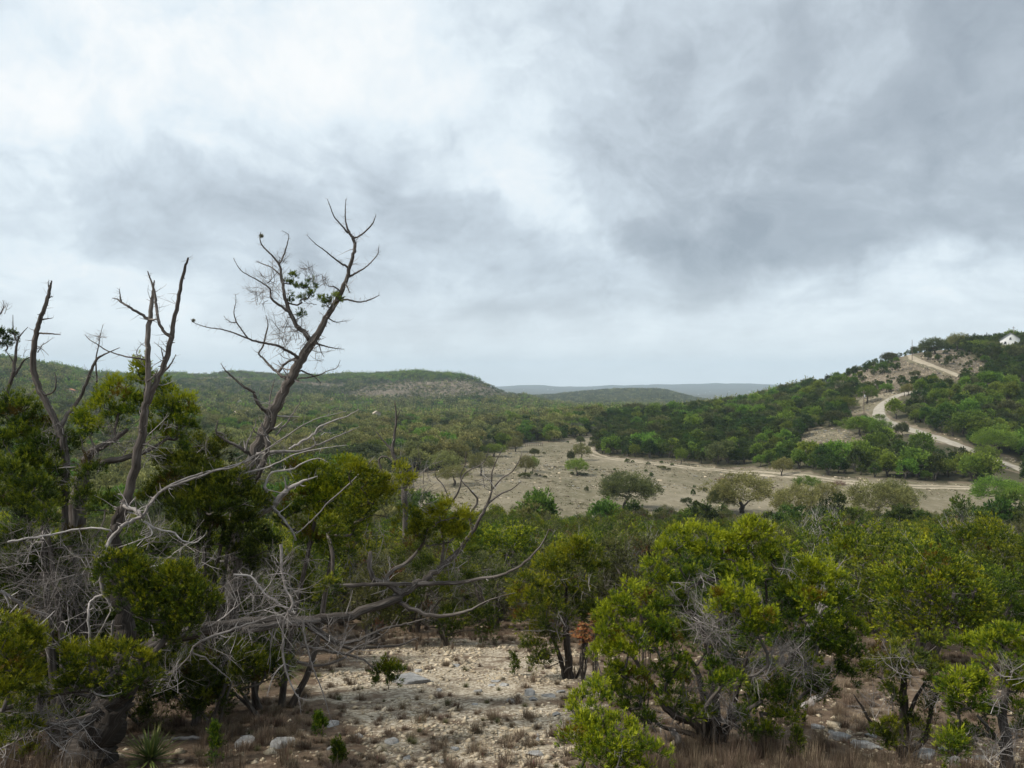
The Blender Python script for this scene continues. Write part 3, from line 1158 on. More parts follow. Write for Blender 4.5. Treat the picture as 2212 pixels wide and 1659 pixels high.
def gn_scatter(name, pts, idx, scl, rot, protos, label, kind='stuff'):
    col = bpy.data.collections.new(name + '_kinds')
    for i, me in enumerate(protos):
        o = bpy.data.objects.new('%s_kind_%02d' % (name, i), me)
        col.objects.link(o)
    me = bpy.data.meshes.new(name)
    me.vertices.add(len(pts))
    me.vertices.foreach_set('co', np.asarray(pts, np.float32).ravel())
    for an, arr_, typ in (('idx', idx, 'INT'), ('scl', scl, 'FLOAT'), ('rot', rot, 'FLOAT')):
        a = me.attributes.new(an, typ, 'POINT')
        a.data.foreach_set('value', np.asarray(arr_, np.int32 if typ == 'INT' else np.float32))
    o = link(name, me)
    ng = bpy.data.node_groups.new(name + '_nodes', 'GeometryNodeTree')
    ng.interface.new_socket('Geometry', in_out='INPUT', socket_type='NodeSocketGeometry')
    ng.interface.new_socket('Geometry', in_out='OUTPUT', socket_type='NodeSocketGeometry')
    N = ng.nodes
    gi = N.new('NodeGroupInput'); go = N.new('NodeGroupOutput')
    ci = N.new('GeometryNodeCollectionInfo')
    ci.inputs['Collection'].default_value = col
    ci.inputs['Separate Children'].default_value = True
    ci.inputs['Reset Children'].default_value = True
    ip = N.new('GeometryNodeInstanceOnPoints')
    ip.inputs['Pick Instance'].default_value = True

    def na(nm, typ):
        a = N.new('GeometryNodeInputNamedAttribute'); a.data_type = typ
        a.inputs['Name'].default_value = nm
        return a.outputs['Attribute']
    cx = N.new('ShaderNodeCombineXYZ')
    L = ng.links
    L.new(na('rot', 'FLOAT'), cx.inputs[2])
    L.new(gi.outputs[0], ip.inputs['Points'])
    L.new(ci.outputs[0], ip.inputs['Instance'])
    L.new(na('idx', 'INT'), ip.inputs['Instance Index'])
    L.new(cx.outputs[0], ip.inputs['Rotation'])
    L.new(na('scl', 'FLOAT'), ip.inputs['Scale'])
    L.new(ip.outputs[0], go.inputs[0])
    md = o.modifiers.new('scatter', 'NODES')
    md.node_group = ng
    tag(o, label, kind=kind)
    return o


def build_woods():
    rng = np.random.default_rng(21)
    x, y, z, px, py, k, s, right, rk = scatter()
    vis = (px > -40) & (px < 2252) & (py > 700)
    hid = occluded(px, py, y, z)
    keep = ~hid | (y < 260)
    x, y, z, px, py, k, s, right, rk, vis, hid = [a[keep] for a in (x, y, z, px, py, k, s, right, rk, vis, hid)]
    # behind the tall near trees at the left nothing of the nearest wood shows
    size = s / y
    clearview = vis & ~hid & ((px > 880) | (py < 1000)) & (py < 1120) & (px > 5) & (px < 2205)
    single = np.zeros(len(x), bool)
    for sel, cap in (((k == 0), 215), ((k == 1), 210), ((k == 2), 70), ((k == 3), 60)):
        c = np.where(sel & clearview)[0]
        c = c[np.argsort(-size[c])][:cap]
        single[c] = True
    LBL = {
        (0, 1): ('juniper_tree', 'dark green juniper in the dense wood on the slope above the bare field', 'juniper tree', 'junipers in the wood right of the bare field'),
        (0, 0): ('juniper_tree', 'dark juniper in the valley wood beyond the bare field', 'juniper tree', 'junipers in the valley wood'),
        (1, 1): ('oak_tree', 'bright green leafy oak among dark junipers on the road hill', 'oak tree', 'bright oaks on the road hill'),
        (1, 0): ('oak_tree', 'fresh green oak in the valley wood beyond the bare field', 'oak tree', 'green oaks in the valley wood'),
        (2, 1): ('oak_tree', 'dull dark green oak among junipers on the road hill', 'oak tree', 'dull oaks on the road hill'),
        (2, 0): ('oak_tree', 'dull grey green oak in the valley wood', 'oak tree', 'dull oaks in the valley wood'),
        (3, 1): ('oak_tree', 'olive oak on the road hill', 'oak tree', 'olive oaks on the road hill'),
        (3, 0): ('oak_tree', 'pale olive oak in the valley wood beyond the bare field', 'oak tree', 'olive oaks in the valley wood'),
        (0, 2): ('juniper_bush', 'low dark juniper bush dotted on the stony upper hillside', 'juniper bush', 'low bushes on the stony hillside'),
        (1, 2): ('oak_bush', 'small green oak bush on the stony upper hillside', 'oak bush', 'green bushes on the stony hillside'),
        (2, 2): ('oak_bush', 'small dull oak bush on the stony upper hillside', 'oak bush', 'dull bushes on the stony hillside'),
        (3, 2): ('oak_bush', 'small olive oak bush on the stony upper hillside', 'oak bush', 'olive bushes on the stony hillside'),
    }
    for i in np.where(single)[0]:
        kk = KINDS_[k[i]]
        pr = MID[kk][int(rng.integers(len(MID[kk])))]
        nm, lb, ct, gp = LBL[(int(k[i]), 2 if rk[i] else int(bool(right[i])))]
        place(pr, nm, (x[i], y[i], z[i] - .1), rng.uniform(0, 6.28), s[i], lb, ct, gp)
    rest = ~single
    protos = []; start = {}
    for kk in KINDS_:
        start[('m', kk)] = len(protos); protos += [join_mesh('mid_' + kk, p) for p in MID[kk]]
    for kk in KINDS_:
        start[('f', kk)] = len(protos); protos += [join_mesh('far_' + kk, p) for p in FAR[kk]]
    ii = np.where(rest)[0]
    idx = []
    for i in ii:
        kk = KINDS_[k[i]]
        far = y[i] > 520
        tab = FAR if far else MID
        idx.append(start[('f' if far else 'm', kk)] + int(rng.integers(len(tab[kk]))))
    pts = np.stack([x[ii], y[ii], z[ii] - .12], 1)
    gn_scatter('woodland', pts, idx, s[ii], rng.uniform(0, 6.28, len(ii)), protos, 'dense juniper and oak wood covering the valley and the far hills')
    print('WOODS', len(x), 'single', single.sum())


build_woods()
# ------------------------------------------------------------------ foreground trees shaped after the photograph
NEARJ = [proto_tree('slope_juniper', prng, 'juniper', 3.6, 3.3 * f, 'near', mt, mat_bark, mat_twig)
         for f, mt in ((1, mat_jun), (.8, mat_jun_bright), (1.15, mat_jun), (1.0, mat_jun_olive), (.9, mat_jun_bright), (1.25, mat_jun_olive))]


def line3(pts, d, sub=4, wob=.10, rng=RNG):
    """picture polyline (px, py, r[, dd]) -> smooth 3D centre line at distance d"""
    p = []; r = []
    for q in pts:
        dd = d + (q[3] if len(q) > 3 else 0)
        p.append(P(q[0], q[1], dd)); r.append(q[2] / FOC * dd)
    return smooth_path(p, r, sub, wob, rng)


def conv(R, pts, k):
    """zoom coordinates -> picture coordinates incl. radius"""
    out = []
    for q in pts:
        x, y = R(q[0], q[1])
        out.append((x, y, q[2] * k) + tuple(q[3:]))
    return out


def stubs(M, rng, pts, rad, n, L, r=.5, tint=None, depth=1, up=.1):
    for _ in range(n):
        i = int(rng.integers(1, len(pts)))
        t = unit(pts[i] - pts[i - 1])
        d = unit(rdir(rng) + t * .5)
        d = unit(d - t * d.dot(t) * .5)
        Li = min(L * rng.uniform(.4, 1.3), (2.2 + 9 * rng.random() ** 3) * max(rad[i], .006) + .03)
        twig(M, rng, pts[i], d, Li, max(.0022, rad[i] * r * rng.uniform(.25, .55)), depth if Li > .15 else 0, .4, up, (0, 2), 3, tint)


def juniper(name, rng, d, base, stems=(), blobs=(), dead=(), label='', mat=None, wood=None, lines=(), deadlines=(), fine=1.0, group=None,
            rc=.15, twigs=True, cat='juniper tree', tintc=.45, stem_tint=.45, dens=1.0, roughness=.14, join=.5, stubk=1.0, thin=1.0):
    """blobs: (px, py, r, dd[, tint]) crown masses; dead: (px, py, r, dd, n) sprays of bare twigs"""
    if d is None:
        b = hit(*base)
        d = float(b[1])
    else:
        bx = base[0] if base is not None else stems[0][0][0]
        X0 = (bx - 1106) / FOC * d
        b = np.array((X0, d, float(H(X0, d))))
        if stems and base is None:      # carry the first stem down to the ground
            q0, q1 = stems[0][0], stems[0][1]
            p0 = P(q0[0], q0[1], d)
            gx = p0[0] - .45
            g = np.array((gx, d + .5, float(H(gx, d + .5)) - .1))
            u0 = 1106 + g[0] / g[1] * FOC; v0 = 829.5 - (g[2] - EYE) / g[1] * FOC
            if v0 > q0[1] + 15:
                stems = [[(u0, v0, q0[2] * .7), ((u0 + q0[0]) / 2 + 8, (v0 + q0[1]) / 2, q0[2] * .72)] + list(stems[0])] + list(stems[1:])
    root_loc = b
    Mw, Ml, Mt = Mesh(), Mesh(), Mesh()
    roots = []
    for si, st in enumerate(stems):
        pts, rad = line3(st, d, 5, .14, rng)
        rad = rad * thin
        tn = stem_tint[si] if isinstance(stem_tint, (list, tuple)) and si < len(stem_tint) else (stem_tint if not isinstance(stem_tint, (list, tuple)) else .5)
        tube(Mw, pts, rad, 16 if rad.max() > .06 else 8, tn, rough=roughness)
        if rad.max() > .05:      # knots and broken stubs
            for _ in range(int(len(pts) * .35)):
                i = int(rng.integers(1, len(pts) - 1))
                dr = rdir(rng); dr = unit(dr - unit(pts[i + 1] - pts[i]) * .4)
                q0 = pts[i] + dr * rad[i] * .6
                L0 = rad[i] * rng.uniform(.6, 1.8)
                tube(Mw, [q0, q0 + dr * L0 * .6 + rdir(rng) * L0 * .1, q0 + dr * L0], [rad[i] * .32, rad[i] * .2, rad[i] * .12], 6, tn + .2, rough=.2)
        roots.append((pts, rad))
        if rad.max() < .2:
            stubs(Mt, rng, pts, rad, int((3 + len(pts) * .25) * stubk), .35 * (1 + .5 * (stubk > 1)))
    if not stems:
        for k in range(int(rng.integers(2, 4))):
            top = P(np.mean([q[0] for q in blobs]) + rng.normal() * 25, np.mean([q[1] for q in blobs]) - 10 + rng.normal() * 15, d)
            p0 = b + np.array((rng.normal() * .05, rng.normal() * .05, -.12))
            q = [p0, p0 * .6 + top * .4 + rng.normal(size=3) * .1, top]
            pts, rad = smooth_path(q, ([.03, .022, .012] if 'bush' in name else [.06, .042, .022]), 5, .1, rng)
            tube(Mw, pts, rad, 8, .4, rough=.12)
            roots.append((pts, rad))
    tg = []
    cl = []
    for q in blobs:
        dd = d + q[3]
        c = P(q[0], q[1], dd); r = q[2] / FOC * dd
        tint = q[4] if len(q) > 4 else tintc
        n = max(4, int(4.9 * dens * (r / rc) ** 2))
        o = rdir(rng, n)
        o[:, 2] = np.where(o[:, 2] < -.5, -o[:, 2], o[:, 2])
        rr = rng.uniform(.45, 1.0, n) ** .6 * r
        pp = c + o * rr[:, None]
        for k in range(n):
            ax = unit(o[k] * .7 + np.array((0, 0, .8)) + rng.normal(size=3) * .15)
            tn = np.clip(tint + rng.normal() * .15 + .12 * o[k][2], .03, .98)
            cl.append((pp[k], ax, tn if rng.random() > .025 else -9))
        for k in rng.choice(n, max(2, n // 3), replace=False):
            tg.append(pp[k])
    for (p, ax, tn) in cl:
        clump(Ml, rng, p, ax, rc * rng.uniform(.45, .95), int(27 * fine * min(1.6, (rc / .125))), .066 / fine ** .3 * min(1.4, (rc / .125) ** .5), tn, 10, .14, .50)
    if roots and tg:
        grow(Mw, rng, roots, tg, rtip=.0045, rmax=.06, step=.14, sides=6, tint=.45, power=.5, jit=.15)
    for q in dead:
        dd = d + q[3]
        c = P(q[0], q[1], dd); r = q[2] / FOC * dd
        for k in range(int(q[4] * 1.25)):
            p0 = c + rdir(rng) * r * .45
            dr = unit(p0 - c + rdir(rng) * .5 + np.array((0, 0, .25)))
            twig(Mt, rng, p0 - dr * r * .4, dr, r * rng.uniform(.9, 1.7), rng.uniform(.0025, .0065), 2, .5, .02, (2, 4), 3, float(np.clip(rng.normal(.4, .25), 0, 1)))
    for st in lines:        # grey branches
        pts, rad = line3(st, d, 4, .25, rng)
        tube(Mt, pts, rad * .72, 6, rng.uniform(.3, .8), rough=.15, cap=False)
        stubs(Mt, rng, pts, rad, int(len(pts) * .8), .30, .8, depth=1)
    root = empty(name, root_loc)
    tag(root, label, cat, group)
    o0 = root_loc
    obj('trunk', Mw, wood or mat_bark, root, smooth=True, bark=True, origin=o0)
    if Ml.n:
        obj('crown', Ml, mat or mat_jun, root, origin=o0)
    if Mt.n and twigs:
        obj('dead_twigs', Mt, mat_twig, root, smooth=True, bark=True, origin=o0)['kind'] = 'stuff'
    return root


rg = np.random.default_rng(101)
K1, K2, K3, K4 = .4166, .4097, .4097, .4531


def B(R, k, lst):
    return [(*R(q[0], q[1]), q[2] * k, q[3] if len(q) > 3 else 0) + ((q[4],) if len(q) > 4 else ()) for q in lst]


def DD(R, k, lst):
    return [(*R(q[0], q[1]), q[2] * k, q[3], q[4]) for q in lst]


# --- big leaning juniper at the left with its dead leader and long low limb
TRUNK_A = conv(R2, [(440, 1700, 150), (480, 1600, 128), (545, 1450, 108), (610, 1300, 96), (650, 1150, 84), (665, 980, 66, .1), (640, 800, 48, .15), (615, 600, 40, .2),
                    (612, 400, 33, .2), (640, 290, 24, .2)], K2)
LEADER = conv(R1, [(602, 1776, 33, .2), (632, 1690, 31, .2), (665, 1600, 29, .2), (700, 1450, 28, .2), (740, 1250, 25, .2), (752, 1150, 24, .2), (790, 1060, 21, .2), (830, 970, 19, .2), (870, 870, 17, .2),
                   (888, 780, 16, .2), (905, 690, 13, .2), (930, 560, 12, .2), (955, 440, 10, .2), (976, 370, 6, .2)], K1)
POLE2 = conv(R1, [(760, 1130, 18, .2), (768, 1000, 17, .15), (764, 860, 17, .1), (770, 720, 15, .1), (788, 600, 12, .1), (796, 520, 7, .1), (800, 485, 3, .1)], K1)
MIDP = conv(R1, [(888, 785, 12, .2), (845, 745, 10, .1), (820, 690, 9, 0), (806, 600, 9, 0), (800, 540, 7, 0), (780, 480, 5, 0), (766, 438, 3, 0)], K1)
ARM = conv(R1, [(772, 690, 10, .1), (720, 655, 8, .05), (670, 625, 7, 0), (630, 600, 6, 0), (610, 585, 4, 0), (583, 577, 2, 0)], K1)
ARM2 = conv(R1, [(628, 598, 6, 0), (623, 565, 4, 0), (620, 532, 2, 0)], K1)
STUBA = conv(R1, [(775, 690, 9, .1), (800, 690, 6, 0), (815, 685, 3, 0)], K1)
THIN = conv(R1, [(755, 897, 6, .1), (700, 888, 5, 0), (640, 878, 4.5, 0), (560, 852, 4, -.1), (500, 815, 3, -.2), (460, 790, 2.5, -.2), (440, 765, 1.5, -.2)], K1)
THINB = conv(R1, [(740, 880, 3, 0), (710, 870, 2.5, 0), (715, 840, 2, 0), (738, 815, 1.2, 0)], K1)
TW1 = conv(R1, [(850, 905, 6, .2), (845, 880, 4, .2), (838, 850, 3, .2), (836, 830, 1.5, .2)], K1)
TW2 = conv(R1, [(830, 975, 7, .2), (870, 940, 6, .3), (895, 905, 4, .3), (912, 870, 2, .3)], K1)
TW3 = conv(R1, [(765, 1010, 6, .1), (800, 980, 4, 0), (815, 950, 3, 0)], K1)
LIMB = conv(R2, [(690, 1130, 60, 0), (800, 1010, 52, .1), (980, 950, 46, .3), (1200, 910, 40, .6), (1450, 890, 36, .9), (1690, 880, 32, 1.2), (1900, 835, 29, 1.5),
                 (2110, 760, 27, 1.8)], K2)
LIMB2 = conv(R3, [(395, 762, 27, 1.8), (470, 715, 25, 1.9), (560, 660, 22, 2.0), (650, 590, 20, 2.1), (740, 500, 17, 2.2), (800, 420, 14, 2.3), (850, 330, 11, 2.3),
                  (880, 270, 9, 2.4), (905, 200, 6, 2.4), (905, 110, 5, 2.4), (930, 40, 3.5, 2.4), (960, -20, 2, 2.4)], K3)
LB3 = conv(R3, [(520, 690, 16, 1.9), (620, 685, 14, 1.8), (720, 682, 12, 1.7), (850, 660, 10, 1.6), (960, 640, 9, 1.5), (1060, 590, 8, 1.4), (1150, 505, 6, 1.3), (1190, 440, 4, 1.3),
                (1210, 400, 3, 1.3), (1245, 430, 1.5, 1.3)], K3)
LB4 = conv(R3, [(400, 775, 18, 1.8), (500, 825, 15, 1.7), (600, 855, 13, 1.6), (700, 850, 11, 1.5), (800, 822, 8, 1.4), (870, 785, 6, 1.4), (930, 762, 4, 1.3), (1030, 735, 2, 1.3)], K3)
LB5 = conv(R3, [(430, 740, 22, 1.8), (360, 690, 20, 1.8), (290, 670, 18, 1.8), (262, 600, 15, 1.8), (265, 520, 12, 1.9)], K3)
LB6 = conv(R3, [(330, 690, 14, 1.8), (380, 620, 13, 1.9), (450, 580, 12, 2.0), (520, 510, 9, 2.0), (560, 440, 6, 2.0)], K3)
LB7 = conv(R3, [(0, 700, 14, 1.5), (150, 700, 13, 1.6), (300, 690, 12, 1.7), (480, 690, 12, 1.8)], K3)
UP1 = conv(R3, [(800, 400, 9, 2.3), (790, 330, 8, 2.3), (830, 250, 7, 2.3), (790, 190, 5, 2.2), (740, 130, 4, 2.2), (765, 60, 3, 2.2), (770, -10, 1.5, 2.2)], K3)
UP2 = conv(R3, [(640, 590, 10, 2.1), (650, 480, 9, 2.1), (640, 380, 8, 2.1), (680, 280, 7, 2.1), (730, 200, 6, 2.1), (760, 110, 4, 2.1), (860, 50, 3, 2.1), (890, -20, 1.5, 2.1)], K3)
UP3 = conv(R3, [(880, 270, 8, 2.4), (950, 215, 6, 2.5), (1010, 190, 4, 2.5), (1060, 150, 2, 2.5)], K3)
UP4 = conv(R3, [(900, 200, 6, 2.4), (960, 130, 5, 2.4), (1010, 100, 4, 2.4), (1050, 40, 3, 2.4), (1065, -5, 1.5, 2.4)], K3)
UP5 = conv(R3, [(690, 265, 5, 2.1), (650, 170, 4, 2.1), (610, 120, 3, 2.1), (608, 40, 1.5, 2.1)], K3)
LOW = [conv(R3, q, K3) for q in (
    [(-60, 920, 14, .6), (60, 990, 12, .8), (180, 990, 10, 1.0), (320, 930, 9, 1.1), (450, 900, 6, 1.2), (560, 870, 3, 1.2)],
    [(-60, 900, 13, .6), (40, 960, 12, .8), (120, 1020, 10, 1.0), (250, 1025, 9, 1.1), (420, 1010, 7, 1.2), (520, 970, 3, 1.2)],
    [(-120, 1100, 10, .5), (0, 1120, 9, .7), (120, 1080, 8, .8), (200, 1020, 6, 1.0), (330, 960, 4, 1.0), (410, 860, 2, 1.1)],
    [(-100, 1010, 12, .5), (20, 1040, 10, .7), (140, 1060, 8, .8), (230, 1090, 6, .9), (300, 1150, 4, 1.0)],
    [(0, 880, 16, .8), (-200, 900, 22, .5), (-400, 930, 30, .2)])]
PALE = [conv(R2, q, K2) for q in (
    [(655, 275, 17, -.3), (700, 300, 15, -.4), (750, 330, 13, -.5), (700, 350, 13, -.5), (640, 390, 14, -.6), (590, 450, 14, -.6), (555, 530, 14, -.7), (535, 640, 13, -.7), (548, 740, 11, -.7), (585, 800, 8, -.7),
     (560, 880, 5, -.8), (500, 980, 3, -.8)],
    [(548, 740, 9, -.7), (490, 770, 9, -.7), (465, 830, 9, -.8), (470, 950, 8, -.8), (465, 1090, 6, -.8), (410, 1190, 4, -.9), (372, 1285, 2, -.9)],
    [(750, 335, 10, -.4), (790, 270, 9, -.3), (850, 200, 8, -.2), (930, 165, 8, -.1), (1040, 125, 7, 0), (1150, 90, 6, .2), (1230, 75, 5, .3), (1340, 10, 4, .4)],
    [(760, 360, 9, -.4), (830, 400, 8, -.4), (920, 420, 7, -.3), (960, 460, 6, -.3), (1030, 470, 5, -.2), (1080, 430, 3, -.2)],
    [(780, 380, 6, -.4), (800, 430, 5, -.5), (700, 470, 5, -.5), (620, 500, 4, -.5), (570, 530, 3, -.6)],
    [(40, 468, 7, -.3), (150, 450, 7, -.2), (300, 420, 7, 0), (450, 395, 7, .1), (560, 400, 6, .1), (610, 430, 5, .2)],
    [(770, 605, 5, -.2), (850, 585, 6, -.1), (880, 555, 6, 0), (970, 490, 4, 0), (1060, 440, 3, 0)],
    [(0, 725, 14, -.3), (70, 770, 13, -.2), (140, 815, 10, -.1), (250, 850, 6, 0)],
    [(1230, 640, 8, .1), (1320, 650, 9, .2), (1400, 740, 9, .2), (1480, 800, 10, .2), (1540, 830, 9, .2)],
    [(1480, 480, 11, .3), (1485, 620, 10, .2), (1510, 720, 9, .1), (1545, 790, 9, 0), (1500, 880, 8, 0), (1490, 1000, 8, 0), (1500, 1110, 8, 0), (1530, 1210, 6, 0), (1570, 1280, 5, 0), (1615, 1302, 2, 0)],
    [(1500, 1110, 6, 0), (1450, 1160, 5, 0), (1425, 1220, 4, 0), (1408, 1280, 2, 0)],
    [(1570, 1270, 4, 0), (1580, 1320, 3, 0), (1588, 1380, 1.5, 0)],
    [(1600, 880, 8, .1), (1605, 960, 7, .1), (1630, 1060, 6, .1), (1650, 1130, 5, .1), (1690, 1230, 4, .1), (1720, 1320, 3, .1), (1745, 1400, 2, .1), (1770, 1450, 1, .1)],
    [(1560, 840, 9, .1), (1440, 860, 8, 0), (1300, 905, 8, -.1), (1180, 945, 8, -.2), (1080, 980, 8, -.3), (1020, 1020, 8, -.3), (1010, 1050, 6, -.3), (960, 1110, 5, -.3), (860, 1190, 4, -.4), (800, 1200, 2, -.4)],
    [(1010, 1045, 7, -.3), (1080, 1080, 6, -.3), (1150, 1140, 5, -.3), (1210, 1190, 4, -.3)],
    [(480, 1250, 6, -1), (520, 1275, 6, -1), (580, 1280, 5, -1), (640, 1260, 2, -1)],
    [(600, 880, 8, -.5), (590, 960, 9, -.5), (575, 970, 6, -.5)],
    [(130, 980, 8, -.4), (180, 930, 8, -.3), (240, 880, 6, -.2), (290, 830, 4, 0)])]
A_BLOBS = B(R2, K2, [(60, 1090, 100, -1.2, .6), (140, 1060, 90, -1.1, .6), (60, 1200, 100, -1.3, .6), (40, 980, 90, -1.2, .55), (30, 1330, 90, -1.3, .5), (120, 1500, 70, -1.2, .35),
                     (620, 620, 80, -.7, .35), (690, 700, 90, -.7, .4), (760, 660, 60, -.7, .42), (740, 800, 95, -.7, .33), (850, 760, 90, -.7, .4), (930, 700, 85, -.7, .5), (940, 640, 45, -.7, .5),
                     (820, 880, 75, -.7, .25), (1010, 760, 90, -.7, .42), (1080, 810, 75, -.7, .35), (950, 870, 75, -.7, .25), (980, 960, 50, -.6, .35), (900, 1000, 60, -.6, .2),
                     (380, 1080, 50, -.9, .6), (430, 1130, 75, -.9, .55), (520, 1090, 65, -.9, .6), (650, 1070, 60, -.9, .6), (730, 1120, 50, -.9, .55), (640, 1230, 70, -.9, .4), (740, 1200, 60, -.9, .45),
                     (600, 1310, 40, -.9, .3), (400, 1270, 70, -1, .4), (180, 1310, 40, -1, .3), (540, 1170, 50, -.9, .5)])
A_BLOBS += B(R3, K3, [(430, 130, 45, 1.6, .8), (380, 190, 55, 1.6, .7), (270, 170, 60, 1.5, .6), (200, 120, 60, 1.5, .6), (230, 260, 60, 1.5, .5), (330, 260, 60, 1.6, .6),
                      (690, 320, 45, 1.8, .85), (760, 370, 45, 1.8, .75), (620, 350, 50, 1.8, .8), (560, 400, 60, 1.8, .6), (740, 450, 60, 1.9, .7), (650, 450, 70, 1.9, .6), (520, 460, 60, 1.8, .45),
                      (170, 330, 70, 1.5, .45), (80, 420, 80, 1.5, .4), (50, 730, 45, 1.0, .5), (350, 1190, 50, 1.0, .3), (320, 1140, 30, 1.0, .3), (400, 1180, 30, 1.0, .3), (460, 350, 50, 1.7, .6)])
A_BLOBS = [(q[0], q[1], q[2] * 1.13) + tuple(q[3:]) for q in A_BLOBS]
A_DEAD = DD(R2, K2, [(1480, 760, 190, .0, 26), (1330, 800, 130, .1, 12), (1580, 880, 120, .2, 12), (1350, 980, 120, .1, 10), (1500, 600, 120, .2, 10),
                     (800, 420, 130, -.3, 14), (1000, 560, 160, .2, 14), (350, 700, 200, .3, 22), (150, 600, 200, .4, 18), (300, 950, 180, 0, 16), (480, 560, 150, .2, 14),
                     (150, 1380, 160, -1, 18), (350, 1450, 170, -1.1, 20), (250, 1300, 150, -.9, 14), (480, 1350, 110, -1, 10), (60, 1560, 120, -1, 10), (900, 1180, 130, -.4, 12),
                     (1150, 1000, 150, .1, 12), (1750, 980, 160, .6, 16), (1900, 1030, 110, .8, 8), (250, 480, 140, .4, 10), (1180, 760, 140, .3, 12)])
A_DEAD += DD(R3, K3, [(520, 160, 120, 1.8, 14), (560, 260, 90, 1.8, 10), (300, 420, 100, 1.6, 10), (700, 560, 120, 2.0, 10), (880, 160, 90, 2.3, 10), (450, 220, 80, 1.7, 8)])
root_a = juniper('juniper_tree', rg, None, (228, 1652), stems=[TRUNK_A, LEADER, POLE2, MIDP, ARM, ARM2, STUBA, THIN, THINB, TW1, TW2, TW3, LIMB, LIMB2, LB3, LB4, LB5, LB6, LB7, UP1, UP2, UP3, UP4, UP5, *LOW],
                 blobs=A_BLOBS, dead=A_DEAD, lines=PALE, mat=mat_jun_bright,
                 label='largest old juniper, thick dark leaning trunk, forked dead leader and long low limb over gravel', rc=.115, thin=.82, stubk=1.8, dens=1.15, stem_tint=[.12, .42, .7, .6, .6, .6, .6, .6, .6, .5, .5, .5, .3, .45], roughness=.13)  # low first stem tint paints the main trunk's shade into its bark
DA = float(root_a.location.y)

